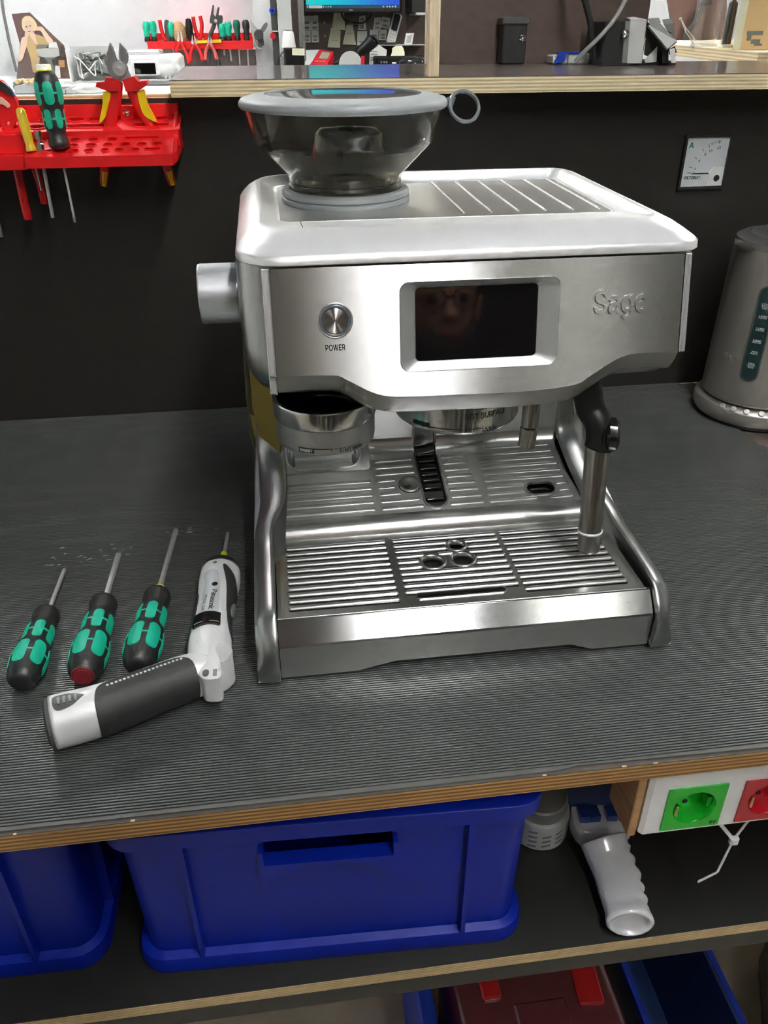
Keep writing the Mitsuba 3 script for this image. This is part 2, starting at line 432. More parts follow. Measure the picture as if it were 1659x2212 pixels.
for xs in (-0.98, 1.25):
    part(bench, 'leg', bx(xs, xs + 0.04, 0.50, 0.54, FLOOR + 0.0005, -0.2805), 'mat_board_black', False)
for i, (x0, x1) in enumerate(((-0.4, -0.05), (0.08, 0.30), (0.33, 0.48))):   # chipped laminate along the edge
    rng = np.random.default_rng(40 + i)
    for k in range(3):
        x = rng.uniform(x0, x1); w = rng.uniform(0.0015, 0.005)
        part(bench, 'chip', bx(x, x + w, 0.4479, 0.4479 + rng.uniform(0.001, 0.0025), -0.0035, -0.0027, 0.0003), 'mat_cardboard', False, kind='stuff' if False else None)

# ribbed rubber mat
pitch, base, hgt = 0.003, -0.0029, 0.0
ys = np.arange(0.4555, 1.2435, pitch)
prof = []
for y in ys:
    prof += [(y, -0.0027), (y + 0.0001, -0.0002), (y + 0.0003, 0.0), (y + 0.0017, 0.0), (y + 0.0019, -0.0002), (y + 0.0020, -0.0027)]
prof = np.array(prof)
xr = lambda y: 0.715 if y > 1.2 else (0.689 + (y - 1.048) * 0.06 if y > 1.05 else 0.90)
va = []; fa = []
rows = []
for y, z in prof:
    x1 = min(0.90, 0.6805) if y > 1.2399 else (0.6805 + (1.2399 - y) * 0.048 if y > 1.0 else 0.6921 + (1.0 - y) * 0.6)
    rows.append([(-0.62, y, z), (x1, y, z)])
rib = sheet(rows)
skirt = [[(x, y, z) for x, y, z in ((r[0][0], r[0][1], base), r[0])] for r in rows]
skirt2 = [[r[1], (r[1][0], r[1][1], base)] for r in rows]
front = sheet([[(-0.62, ys[0], base), (rows[0][1][0], ys[0], base)], rows[0]])
backs = sheet([rows[-1], [(-0.62, prof[-1][0], base), (rows[-1][1][0], prof[-1][0], base)]])
bottom = sheet([[(-0.62, ys[0], base), (-0.62, prof[-1][0], base)], [(0.68, ys[0], base), (0.68, prof[-1][0], base)]])
matk = thing('ribbed_mat', 'dark grey fine ribbed rubber mat lying on the workbench', 'mat')
part(matk, 'ribs', cat_m(rib, sheet(skirt), sheet(skirt2), front, backs, bottom), 'mat_rubber', False)
edge = [(-0.62, 0.4553), (-0.62, 0.4515), (-0.1, 0.4512), (0.10, 0.4500), (0.205, 0.4505), (0.225, 0.4535), (0.26, 0.4528), (0.33, 0.4516), (0.40, 0.4505), (0.412, 0.4535), (0.55, 0.454), (0.70, 0.4553)]
part(matk, 'torn_edge', ext(Polygon(edge), 0.0018, w0=-0.0029), 'mat_rubber_smooth', False, 'smooth frayed front edge of the mat')

# bits of swarf scratched into the mat on the left
rng = np.random.default_rng(5)
ms = []
for k in range(30):
    c = rng.normal((-0.245, 0.835), (0.035, 0.012)) if k < 20 else rng.normal((-0.13, 0.872), (0.02, 0.004))
    a = rng.normal(0.15, 0.5); L = rng.uniform(0.002, 0.007)
    p = V3(c[0], c[1], 0.0004); d = V3(math.cos(a), math.sin(a), 0) * L
    ms.append(tube([p, p + d * 0.5 + V3(0, 0, 0.0005), p + d], 0.00025, 4))
single('mat_swarf', cat_m(*ms), 'mat_grey_plastic', 'tiny pale swarf threads scattered on the ribbed mat left of the machine', 'swarf', kind='stuff')

# ================================================================ splashback board and raised counter
struct('wall_splashback', bx(X0, X1, 1.2465, 1.264, -0.0025, 0.4508), 'mat_laminate_black')
struct('trim_1', bx(X0, -0.121, 1.2465, 1.264, 0.4508, 0.4555), 'mat_ply_counter')
counter = thing('counter', 'raised plywood counter with glossy dark top behind the machine', 'counter')
cx = [(-0.114, 1.185), (1.3, 1.185), (1.3, 1.85), (0.01, 1.85), (-0.105, 1.86), (-0.14, 1.86)]
part(counter, 'core', ext(Polygon([(-0.114, 1.185), (1.3, 1.185), (1.3, 1.548), (-0.122, 1.548)]), 0.0188, w0=0.4555), 'mat_ply_counter', False, 'pale layered plywood edge')
part(counter, 'laminate', ext(Polygon([(-0.1138, 1.1852), (1.3, 1.1852), (1.3, 1.548), (-0.1218, 1.548)]), 0.0008, w0=0.4743), 'mat_counter_top', False, 'dark laminate surface')

# ================================================================ the espresso machine
M = thing('espresso_machine', 'brushed steel espresso machine with touch screen and smoky bean hopper on the ribbed mat', 'coffee machine')
def MP(name, mesh, m, smooth=35, label=None, **kw): return part(M, name, mesh, m, smooth, label, **kw)

# --- drip tray front: bent steel with a sloping top, arched underneath
BX0, BX1 = -0.0205, 0.3430
def yz_ext(prof, x0, x1):      # extrude a (y, z) outline along x
    return ext(Polygon(prof), x1 - x0, frame((x0, 0, 0), U=(0, 1, 0), V=(0, 0, 1)))
tray = yz_ext([(0.5895, 0.004), (0.5885, 0.0405), (0.5893, 0.0425), (0.6045, 0.0605), (0.6065, 0.0615), (0.6085, 0.0605), (0.6085, 0.004)], BX0, BX1)
arch = ext(Polygon([(0.052, -0.01), (0.052, 0.004), (0.088, 0.0125), (0.262, 0.0125), (0.286, 0.004), (0.286, -0.01)]), 0.1, frame((0, 0.56, 0), U=(1, 0, 0), V=(0, 0, 1), W=(0, 1, 0)))
tray = cut(tray, arch)
MP('drip_tray', tray, 'mat_brushed_tray', False, uv=grain_x(tray))
MP('tray_lip', bone((BX0, 0.6062, 0.0612), (0.3395, 0.6062, 0.0612), 0.0011, n=10), 'mat_polished', True, 'thin bright folded edge')
MP('tray_pan', bx(BX0 + 0.001, 0.339, 0.609, 0.742, 0.006, 0.052), 'mat_dark_hole', False, 'dark inside of the tray')
for x in (0.0, 0.30):
    MP('foot', bone((x, 0.63, 0), (x, 0.63, 0.006), 0.011), 'mat_black_plastic')
    MP('foot', bone((x, 0.94, 0), (x, 0.94, 0.006), 0.011), 'mat_black_plastic')

# --- grate with slots, ridges and holes
ZT = 0.062
plate = sbox(BX0 + 0.0005, 0.6068, 0.3385, 0.7375)
rows = [0.7195 - 0.01015 * i for i in range(11)]
C1, C2, C3 = (-0.0075, 0.0955), (0.1055, 0.2155), (0.2225, 0.3235)
holes = [(0.1405, 0.6785, 0.0105), (0.1722, 0.6793, 0.0105), (0.1705, 0.7050, 0.0078)]
slots, ridges = [], []
def clip(x0, x1, y):
    keep = LineString([(x0, y), (x1, y)])
    for hx, hy, hr in holes: keep = keep.difference(Point(hx, hy).buffer(hr + 0.0052))
    return [tuple(g.bounds[i] for i in (0, 2)) for g in getattr(keep, 'geoms', [keep]) if g.length > 0.008]
for ci, (x0, x1) in enumerate((C1, C2, C3)):
    for i, y in enumerate(rows):
        if ci == 1 and y < 0.628: continue
        for a, b in (clip(x0, x1, y - 0.0022) if ci == 1 else [(x0, x1)]): slots.append(capsule2(a, b, y - 0.0022, 0.0012, 3))
        for a, b in (clip(x0, x1, y + 0.0026) if ci == 1 else [(x0, x1)]): ridges.append((a, b, y + 0.0026))
slots += [Point(*h[:2]).buffer(h[2], quad_segs=10) for h in holes] + [capsule2(0.1175, 0.1985, 0.6215, 0.0032, 5)]
grate = part(M, 'drip_grate', ext(plate.difference(unary_union(slots)), 0.0012, w0=ZT - 0.0012), 'mat_polished', False, 'polished slotted grate')
def ridge(a, b, y, z, ry=0.0029, rz=0.0019):
    n = 7; t = np.linspace(0, np.pi, n); rings = []
    for x, s in ((a - 0.0022, 0.25), (a - 0.0012, 0.75), (a, 1), (b, 1), (b + 0.0012, 0.75), (b + 0.0022, 0.25)):
        rings.append([(x, y - ry * s * math.cos(q), z + rz * s * math.sin(q)) for q in t])
    return sheet(rings)
for a, b, y in ridges:
    part(grate, 'grate_bar', ridge(a, b, y, ZT), 'mat_polished', True)
for hx, hy, hr in holes:
    part(grate, 'hole_rim', ringlathe([(hr - 0.0005, -0.004), (hr, 0.0002), (hr + 0.002, 0.0015), (hr + 0.0042, 0.0001), (hr + 0.003, -0.001)], 32, at((hx, hy, ZT))), 'mat_polished', True)
o = capsule2(0.1175, 0.1985, 0.6215, 0.0047, 5); oi = capsule2(0.1175, 0.1985, 0.6215, 0.0031, 5)
part(grate, 'slot_rim', ext(o.difference(oi), 0.002, w0=ZT - 0.0006), 'mat_polished', 40)

# --- stepped riser behind the grate and the ribbed splash plate
prof = [(0.7375, 0.050), (0.7375, 0.0612), (0.7379, 0.0632), (0.7400, 0.0684), (0.7440, 0.0731), (0.7490, 0.0757), (0.755, 0.0767), (0.755, 0.05)]
MP('step', yz_ext(prof, BX0 + 0.001, 0.3285), 'mat_polished', 40, 'rounded polished step behind the grate')
SO, SV = V3(0, 0.755, 0.0765), V3(0, 0.956, 0.293); SV = SV / np.linalg.norm(SV); SN = V3(0, -SV[2], SV[1])
SF = frame(SO, U=(1, 0, 0), V=SV)
oc, dc_, cc = (0.2825, 0.0218), (0.1347, 0.0416), (0.1603, 0.0169)
CX = cc[0]
chan = LineString([(CX, cc[1]), (CX, 0.16)]).buffer(0.0122, quad_segs=6)
oval = capsule2(oc[0] - 0.0075, oc[0] + 0.0075, oc[1], 0.0085, 6)
VE = 0.1010
SPL = Polygon([(-0.0185, 0.0), (0.3270, 0.0), (0.3235, 0.022), (0.3195, 0.045), (0.3180, VE), (-0.0020, VE), (-0.0035, 0.045), (-0.0100, 0.022)])
splash = part(M, 'splash_plate', ext(SPL.difference(unary_union([chan, oval])), 0.0015, SF, -0.0015), 'mat_splash', False, 'sloping ribbed steel plate')
def sridge(a, b, v):
    m = ridge(a, b, 0, 0, 0.0030, 0.0021); m.vertices[:, 1] += v
    part(splash, 'rib', moved(m, SF), 'mat_splash', True)
def around(x0, x1, v):
    keep = LineString([(x0, v), (x1, v)]).difference(oval.buffer(0.006)).difference(Point(dc_).buffer(0.0185)).difference(chan.buffer(0.0065))
    for g in getattr(keep, 'geoms', [keep]):
        if g.length > 0.007: sridge(g.bounds[0], g.bounds[2], v)
for i in range(9):
    v = 0.0075 + 0.0106 * i
    around(0.2215 + 0.0003 * i, 0.3150 - 0.0008 * i, v)
    if i < 8: around(0.100, 0.2115 - 0.0015 * max(0, i - 1), v)
    if i < 5: around(-0.006 + 0.0012 * i, 0.090, v)
part(splash, 'dimple', lathe([(0.0130, 0), (0.0122, 0.0022), (0.0098, 0.0028), (0.007, 0.001), (0.0, 0.0004)], 32, frame(SO + V3(dc_[0], 0, 0) + SV * dc_[1], U=(1, 0, 0), V=SV)), 'mat_polished', True)
part(splash, 'oval_rim', ext(oval.buffer(0.0022).difference(oval), 0.0022, SF, -0.001), 'mat_polished', 40)
part(splash, 'oval_hole', ext(oval, 0.001, SF, -0.006), 'mat_gloss_black', False, 'black oval opening')
part(splash, 'channel_rim', ext(chan.intersection(sbox(0, 0, 0.4, VE)).buffer(0.002).difference(chan), 0.0026, SF, -0.001), 'mat_polished', 40)
# --- back wall with the chute window and the black lever channel
BW = 0.852
ZB = 0.106
back = sbox(-0.0195, ZB, 0.343, 0.258).difference(sbox(CX - 0.0125, 0.09, CX + 0.0125, 0.21))
MP('back_plate', ext(back, 0.002, frame((0, BW, 0), U=(1, 0, 0), V=(0, 0, 1)), -0.001), 'mat_splash', False)
for fx0, fx1 in ((0.0, CX - 0.013), (CX + 0.013, 0.3180)):
    MP('splash_fillet', sheet([[(x, BW - 0.022 + 0.0215 * math.sin(a), 0.1005 + 0.0215 * (1 - math.cos(a)) * 1.2) for a in np.linspace(0.28, 1.5, 9)] for x in (fx0, fx1)]), 'mat_splash', True)
lev = [SO + SV * v - SN * 0.004 for v in np.linspace(0.002, VE - 0.006, 12)] + [V3(0, BW - 0.002, z) for z in np.linspace(ZB + 0.004, 0.21, 9)]
lever = MP('lever_channel', sheet([[(CX - 0.0122, p[1], p[2]), (CX + 0.0122, p[1], p[2])] for p in lev]), 'mat_gloss_black', True, 'black moulded strip in the middle of the splash plate')
for k, v in enumerate((0.019, 0.036, 0.048, 0.057, 0.067, 0.079, 0.090)):
    q = SO + SV * v - SN * 0.0028
    part(lever, 'cross_rib', moved(ridge(CX - 0.0085, CX + 0.0085, 0, 0, 0.0022, 0.0026), frame(q, U=(1, 0, 0), V=SV)), 'mat_gloss_black', True)
for s in (CX - 0.0126, CX + 0.0126):
    MP('channel_edge', bone((s, BW - 0.003, ZB + 0.002), (s, BW - 0.003, 0.205), 0.0016, n=8), 'mat_polished')
WV = V3(0, 0.60, 0.80); WF = frame((0, 0.8235, 0.0985), U=(1, 0, 0), V=WV)
wnd = rrect(-0.0005, 0.0820, 0.0030, 0.075, 0.014)
MP('window_plate', ext(rrect(-0.0035, 0.0930, -0.002, 0.085, 0.004).difference(wnd), 0.002, WF, -0.0015), 'mat_splash', False)
ring0 = np.array(wnd.exterior.coords)[:-1]; wc_ = ring0.mean(0)
def wr(q, w): return [(WF @ np.array([a_, b_, w, 1.0]))[:3] for a_, b_ in q]
MP('chute_window', loft([wr(ring0, 0.0), wr(wc_ + (ring0 - wc_) * 0.97, -0.006), wr(wc_ + (ring0 - wc_) * [0.70, 0.62], -0.016)], False, True), 'mat_chrome', 40, 'chrome funnel recess under the grinder cradle')
MP('window_rim', ext(wnd.buffer(0.0018).difference(wnd), 0.003, WF, -0.001), 'mat_polished', 40)
MP('column', bx(-0.0195, 0.343, BW + 0.04, 0.972, 0.006, 0.266, 0.002), 'mat_satin', False)

# --- side cheeks following the profile
chk = curve([(0.584, 0.004), (0.580, 0.020), (0.582, 0.042), (0.594, 0.061), (0.612, 0.071), (0.66, 0.0735), (0.715, 0.0745), (0.742, 0.081), (0.765, 0.0895), (0.80, 0.1000), (0.825, 0.1085), (0.842, 0.121), (0.8475, 0.14), (0.849, 0.19), (0.847, 0.262)], 7)
chk = np.vstack([chk, [(0.965, 0.262)], [(0.972, z) for z in np.linspace(0.24, 0.02, 9)], [(0.965, 0.003)], [(y, 0.003) for y in np.linspace(0.93, 0.62, 10)]])
def cheek(xi, xo):
    t = np.roll(chk, -1, 0) - np.roll(chk, 1, 0); n = np.column_stack([t[:, 1], -t[:, 0]]); n /= np.linalg.norm(n, axis=1, keepdims=True)
    if Polygon(chk + n * 0.001).area > Polygon(chk).area: n = -n
    s = np.sign(xo - xi); rings = []
    for dx, off in ((0, 0.0012), (0.0012, 0), (0.0045, 0.0002), (0.010, 0.002), (0.0148, 0.0052), (0.0185, 0.0098), (0.0205, 0.014), (0.0212, 0.0165)):
        q = chk + n * off * np.clip((chk[:, 1] - 0.003) / 0.03, 0.12, 1)[:, None]
        t_ = np.clip((chk[:, 1] - 0.076) / 0.022, 0, 1) * (chk[:, 0] > 0.72); t_ = t_ * t_ * (3 - 2 * t_)
        f_ = dx / 0.0212; rings.append(np.column_stack([xi + s * dx - s * t_ * ((0.0185 if s < 0 else 0.0245) * (1 - f_) + 0.0085 * f_), q]))
    m = loft(rings, False, False)
    caps = []
    for r in (rings[0], rings[-1]):
        f = trimesh.creation.triangulate_polygon(Polygon(r[:, 1:]), engine='earcut')
        caps.append(trimesh.Trimesh(np.column_stack([np.interp(f[0][:, 1], np.sort(r[:, 2]), r[np.argsort(r[:, 2]), 0]), f[0]]), f[1], process=False))
    return cat_m(m, *caps)
MP('side_cheek', cheek(-0.0212, -0.0430), 'mat_steel_side', 50, 'curved polished side cheek')
MP('side_cheek', cheek(0.3440, 0.3652), 'mat_steel_side', 50, 'curved polished side cheek')

# --- head housing
def head_ring(z, y0, y1, x0, x1, rs): return rr_ring(x0, x1, y0, y1, z, rs, 9)
HR = (0.034, 0.022, 0.03, 0.03)
hs = [head_ring(0.3728, 0.6672, 0.968, -0.0315, 0.3620, HR), head_ring(0.350, 0.6645, 0.968, -0.0322, 0.3625, HR), head_ring(0.300, 0.6570, 0.968, -0.0315, 0.3620, HR),
      head_ring(0.285, 0.6550, 0.968, -0.0295, 0.3595, HR), head_ring(0.274, 0.6565, 0.967, -0.0265, 0.3560, HR), head_ring(0.265, 0.662, 0.965, -0.0215, 0.350, HR), head_ring(0.262, 0.672, 0.960, -0.014, 0.342, HR)]
MP('head_housing', loft(hs), 'mat_steel_side', 45, 'polished wrap-round housing')

# --- front panel (tilted back), with its curved lower chin
PO, PV = V3(0, 0.655, 0.373), V3(0, 0.169, 0.9856); PV = PV / np.linalg.norm(PV); PN = V3(0, -PV[2], PV[1])
PF = frame(PO, U=(1, 0, 0), V=PV)
low = [(-0.0038, -0.0869), (0.0418, -0.0882), (0.0528, -0.0923), (0.0624, -0.0976), (0.0724, -0.1033), (0.0837, -0.1075), (0.1007, -0.1096), (0.153, -0.1106), (0.2062, -0.1111), (0.2509, -0.1079), (0.2659, -0.1006), (0.2831, -0.0902), (0.2948, -0.0851), (0.3089, -0.083), (0.344, -0.0836)]
low = curve(low, 5)
uL, uR = (-0.0037, -0.0015)[0], (0.3413, -0.0008)[0]
outline = np.vstack([[(uL, -0.0014)], [(low[0, 0], low[0, 1])], low[1:-1], [(low[-1, 0], low[-1, 1])], [(uR, -0.0014)]])
bez = rrect((0.0993, -0.0161)[0], (0.235, -0.0169)[0], (0.0995, -0.0889)[1], (0.1636, -0.0153)[1], 0.0085)
scr = rrect((0.1141, -0.0225)[0], (0.2182, -0.0211)[0], (0.1667, -0.0814)[1], (0.1657, -0.0216)[1], 0.0035)
pw_c = (0.0462, -0.0436)
face = Polygon(outline).difference(bez).difference(Point(pw_c).buffer(0.0144, quad_segs=16))
fm = ext(face, 0.0030, None, -0.003)
uvs = np.array(fm.vertices)[:, [1, 0]]
panel = part(M, 'front_panel', moved(fm, PF), 'mat_brushed', False, 'brushed steel fascia', uv=uvs)
n = len(low); rings = []
dn = np.gradient(low, axis=0); dn = np.column_stack([dn[:, 1], -dn[:, 0]]); dn /= np.linalg.norm(dn, axis=1, keepdims=True)
for off, w in ((0.0, 0.0), (0.0012, -0.0006), (0.0060, -0.0045), (0.0118, -0.0105), (0.0150, -0.0165), (0.0152, -0.024), (0.0145, -0.05)):
    q = low + V3(0, -1) * off * (0.9 + 0 * dn[:, :1]) + dn * off * 0.25
    rings.append([PO + PV * v + V3(1, 0, 0) * u + PN * w for u, v in q])
chin = sheet(rings)
cuv = np.array([(r * 0.01, c[0]) for r, ring in enumerate(rings) for c in ring])
part(panel, 'chin', shape_dict(chin, 'mat_brushed', True, uv=cuv), None)
# bezel: sloping frame down to the screen
b0 = np.array(bez.exterior.coords)[:-1]; s0 = np.array(scr.exterior.coords)[:-1]
def pl(q, w): return [PO + V3(1, 0, 0) * u + PV * v + PN * w for u, v in q]
bc = b0.mean(0)
bezel = part(panel, 'screen_bezel', loft([pl(b0, -0.0004), pl(bc + (b0 - bc) * 0.994, 0.0007), pl(bc + (b0 - bc) * 0.982, 0.0), pl(s0 + (s0 - bc) * 0.004, -0.0085)], False, False), 'mat_silver_trim', 40, 'sloping silver screen surround')
part(panel, 'screen', ext(scr, 0.001, PF, -0.0088), 'mat_screen_black', False, 'glossy dark touch screen, switched off')
# power button
PB = frame(PO + V3(1, 0, 0) * pw_c[0] + PV * pw_c[1], U=(1, 0, 0), V=PV)
bm = lathe([(0.0104, -0.003), (0.0104, 0.0012), (0.0100, 0.0016), (0.006, 0.00155), (0.0002, 0.0015)], 72, None, cap=False); bv = np.array(bm.vertices)
btn = part(panel, 'power_button', moved(bm, PB), 'mat_button_steel', True, 'spun steel push button', uv=np.column_stack([np.arctan2(bv[:, 1], bv[:, 0]), np.hypot(bv[:, 0], bv[:, 1]) * 100]))
cap_n = 72; rr = np.array([0.0, 0.0035, 0.007, 0.0100]); a = np.arange(cap_n) * 2 * np.pi / cap_n
part(panel, 'button_collar', ringlathe([(0.0146, -0.003), (0.0146, 0.0004), (0.0138, 0.0012), (0.0130, 0.0003), (0.0130, -0.003)], 48, PB), 'mat_silver_trim', 40)
part(panel, 'light_ring', ringlathe([(0.0130, -0.003), (0.0130, 0.0004), (0.0120, 0.0009), (0.0107, 0.0005), (0.0107, -0.003)], 48, PB), 'mat_ring_grey', 40, 'dull grey light ring')
p0, p1 = (0.0372, -0.0653), (0.0536, -0.0654)
part(panel, 'power_lettering', centred('POWER', 0.0047, frame(PO + V3(1, 0, 0) * (p0[0] + p1[0]) / 2 + PV * (0.0452, -0.0653)[1], U=(1, 0, 0), V=PV), 0.0002, True, width=p1[0] - p0[0]), 'mat_ink_black', False)
l0, l1 = (0.265, -0.0418), (0.3118, -0.0388)
mk = meshkit.text_mesh('Sage', 0.0180, 0.0014, True); b = mk.bounds; mk.vertices[:, 0] = (mk.vertices[:, 0] - b[0, 0]) * (l1[0] - l0[0]) / (b[1, 0] - b[0, 0]) + l0[0]
mk.vertices[:, 1] += (0.2887, -0.0471)[1]
buv = np.array(mk.vertices)[:, [1, 0]]
part(panel, 'badge', moved(mk, PF), 'mat_brushed', False, 'raised maker lettering', uv=buv)
for (ua, ub) in ((uL - 0.0068, uL - 0.0006), (uR + 0.0006, uR + 0.0062)):
    d = 1 if ua < 0 else -1
    q = [(ua, -0.0010), (ua + 0.0004 * d, low[0 if d > 0 else -1, 1] + 0.002), (ub + 0.0004 * d, low[0 if d > 0 else -1, 1] - 0.001), (ub, -0.0010)]
    # follow the edge of the panel, which leans a little
    lean = (low[0, 0] - uL) if d > 0 else (low[-1, 0] - uR)
    q = [(ua, -0.0010), (ua + lean, low[0 if d > 0 else -1, 1]), (ub + lean, low[0 if d > 0 else -1, 1]), (ub, -0.0010)]
    MP('edge_trim', bevel_ext(Polygon(q), 0.0075, 0.001, PF, -0.006), 'mat_silver_trim', False, 'silver strip along the fascia')
    if d > 0: MP('edge_trim', bevel_ext(Polygon([(ua + lean, q[1][1] - 0.0006), (ua + lean * 1.1, q[1][1] - 0.0155), (ub + lean * 1.1, q[1][1] - 0.0165), (ub + lean, q[1][1] - 0.0006)]), 0.006, 0.001, PF, -0.0095), 'mat_silver_trim', False)

# --- lid with the cup-warming tray on top
LX0, LX1, LY0, LY1 = -0.0305, 0.3600, 0.6535, 0.970
LR = (0.036, 0.024, 0.026, 0.04)
def lid_ring(z, a, b, c, d, shr=0.0): return rr_ring(LX0 + a, LX1 - b, LY0 + c, LY1 - d, z, [max(0.004, r - shr) for r in LR], 10)
lr = [lid_ring(0.3735, .0006, .0006, .0006, .0006), lid_ring(0.3743, 0, 0, 0, 0), lid_ring(0.3795, 0.0003, 0.0003, 0.0008, 0.0003), lid_ring(0.3812, 0.0012, 0.0016, 0.0030, 0.0008),
      lid_ring(0.3862, 0.0052, 0.0080, 0.0120, 0.0022), lid_ring(0.3908, 0.0105, 0.0150, 0.0210, 0.004), lid_ring(0.3938, 0.0158, 0.0215, 0.0285, 0.0058), lid_ring(0.3950, 0.0205, 0.0270, 0.0350, 0.0080, 0.006),
      lid_ring(0.3946, 0.0228, 0.0292, 0.0385, 0.0100, 0.010), lid_ring(0.3920, 0.0260, 0.0310, 0.0480, 0.0118, 0.012), lid_ring(0.3862, 0.0345, 0.0375, 0.1020, 0.0175, 0.016), lid_ring(0.3850, 0.0375, 0.0395, 0.1080, 0.0200, 0.018)]
lid = part(M, 'lid', loft(lr, False, True), 'mat_silver_lid', 50, 'satin silver top cover with a sunken cup tray')
part(lid, 'cup_tray', ext(rrect(0.0085, 0.3185, 0.7625, 0.9485, 0.008), 0.0003, w0=0.3849), 'mat_tray_satin', False, 'satin steel cup tray floor')
for i in range(6):
    x = 0.1785 + 0.0263 * i
    q = [V3(x, 0.778, 0.3849), V3(x, 0.785, 0.3856), V3(x + 0.001, 0.94, 0.3856), V3(x + 0.001, 0.948, 0.3849)]
    part(lid, 'tray_rib', tube(q, 0.0011, 8), 'mat_silver_lid', True)
    part(lid, 'rib_stud', lathe([(0.0019, 0), (0.0017, 0.0009), (0.0, 0.0014)], 12, at((x, 0.777, 0.385))), 'mat_silver_trim', True)
part(lid, 'tray_seam', tube([(0.0262, 0.7022, 0.3919), (0.0262, 0.73, 0.3890), (0.0262, 0.757, 0.3860)], 0.0004, 6), 'mat_dark_grey', False)
part(lid, 'front_ledge', bone((0.027, 0.7595, 0.3852), (0.318, 0.7605, 0.3852), 0.0007, n=8), 'mat_silver_trim', True)

# --- bean hopper
HC = V3(0.0765, 0.862, 0)
hop = MP('bean_hopper', lathe([(0.0545, 0.3965), (0.0550, 0.404), (0.0572, 0.4110), (0.0640, 0.4180), (0.0845, 0.4375), (0.0868, 0.4405), (0.0878, 0.4440), (0.0938, 0.4690)], 96, at(HC), cap=False), 'mat_hopper_clear', 18, 'smoky clear bowl')
MP('hopper_collar', ringlathe([(0.050, 0.384), (0.0625, 0.384), (0.0640, 0.3862), (0.0640, 0.3895), (0.0618, 0.3905), (0.0630, 0.3915), (0.0632, 0.3952), (0.0612, 0.3972), (0.0560, 0.3974), (0.054, 0.395)], 96, at(HC)), 'mat_lid_grey', 40, 'grey collar ring')
fl = 120; a = np.arange(fl * 2) * np.pi / fl; rings = []
for r, z in ((0.0505, 0.402), (0.0530, 0.4095), (0.0600, 0.4165), (0.0800, 0.4355)):
    rr = r + 0.0013 * (np.arange(fl * 2) % 2); rings.append(np.column_stack([rr * np.cos(a), rr * np.sin(a), np.full(fl * 2, z)]))
part(hop, 'fluted_liner', moved(loft(rings, False, False), at(HC)), 'mat_hopper_inner', False, 'fine fluted inner cone')
part(hop, 'finger_guard', lathe([(0.036, 0.404), (0.0365, 0.425), (0.033, 0.445), (0.027, 0.4505), (0.0, 0.452)], 40, at(HC + V3(0.004, 0.0, 0)), cap=False), 'mat_hopper_inner', True)
part(hop, 'burr_seat', lathe([(0.0, 0.4), (0.046, 0.400), (0.0495, 0.403), (0.0500, 0.399)], 48, at(HC), cap=False), 'mat_dark_grey', 40)
part(hop, 'neck_band', ringlathe([(0.0549, 0.3985), (0.0556, 0.3985), (0.0560, 0.4035), (0.0552, 0.4035)], 64, at(HC)), 'mat_hopper_inner', True)
hl = part(hop, 'hopper_lid', ringlathe([(0.0935, 0.4685), (0.0975, 0.4690), (0.0990, 0.4712), (0.0986, 0.4745), (0.0965, 0.4770), (0.0905, 0.4788), (0.0770, 0.4810), (0.0745, 0.4808), (0.0735, 0.4780), (0.0735, 0.4700)], 96, at(HC)), 'mat_lid_grey', 45, 'matt grey lid ring')
part(hop, 'lid_window', lathe([(0.0738, 0.4786), (0.0720, 0.4800), (0.045, 0.4812), (0.0, 0.4815)], 72, at(HC), cap=False), 'mat_hopper_window', True, 'dark glossy window in the lid')
RC = (0.192, 0.852, 0.4681)
tab = ringlathe([(0.0134, -0.0018), (0.0156, -0.0018), (0.0164, 0), (0.0156, 0.0018), (0.0134, 0.0018), (0.0128, 0)], 48, frame(V3(*RC), W=(0.12, -0.85, 0.5)))
part(hop, 'lid_loop', tab, 'mat_ring_grey', 40, 'grey finger loop')
part(hop, 'loop_stem', hullm([(0.174, 0.856, 0.4752), (0.1798, 0.856, 0.4775), (0.1835, 0.852, 0.4761), (0.1795, 0.852, 0.4643), (0.1747, 0.856, 0.4688), (0.1752, 0.862, 0.4747), (0.181, 0.862, 0.477), (0.1848, 0.858, 0.4757), (0.1807, 0.858, 0.4637), (0.1759, 0.862, 0.4683)]), 'mat_ring_grey', False)

# --- grind dial on the left side
KC = V3(-0.032, 0.742, 0.3295)
kn = MP('grind_dial', lathe([(0.0, 0), (0.0262, 0), (0.0262, 0.0335), (0.0255, 0.0352), (0.0235, 0.0358), (0.0, 0.0358)], 64, frame(KC, W=(-1, 0, 0))), 'mat_knob_silver', 40, 'silver side knob')
part(kn, 'flange', lathe([(0.0, -0.006), (0.0290, -0.006), (0.0296, -0.002), (0.0292, 0.0012), (0.0266, 0.0018), (0.0, 0.0018)], 64, frame(KC, W=(-1, 0, 0))), 'mat_chrome', 40)

# --- grinder cradle
CC = (0.0370, 0.6905)
cr = MP('grind_cradle', ringlathe([(0.0300, 0.2110), (0.0425, 0.2075), (0.0448, 0.2088), (0.0456, 0.2125), (0.0456, 0.2312), (0.0432, 0.2317), (0.0415, 0.2290), (0.034, 0.2200)], 80, at((*CC, 0))), 'mat_satin', 40, 'satin lower ring')
a = np.linspace(0, 2 * np.pi, 97)[:-1]
top = 0.2490 + 0.0130 * np.clip((np.sin(a) + 0.35) / 1.35, 0, 1)
def cring(r, z): return np.column_stack([CC[0] + r * np.cos(a), CC[1] + r * np.sin(a), np.broadcast_to(z, a.shape)])
part(cr, 'chrome_band', loft([cring(0.0450, 0.2313), cring(0.0462, 0.2320), cring(0.0468, 0.2345), cring(0.0470, top - 0.002), cring(0.0462, top), cring(0.0440, top + 0.0004), cring(0.0415, top - 0.003), cring(0.0395, 0.236)], False, False), 'mat_chrome', 40, 'chrome upper band')
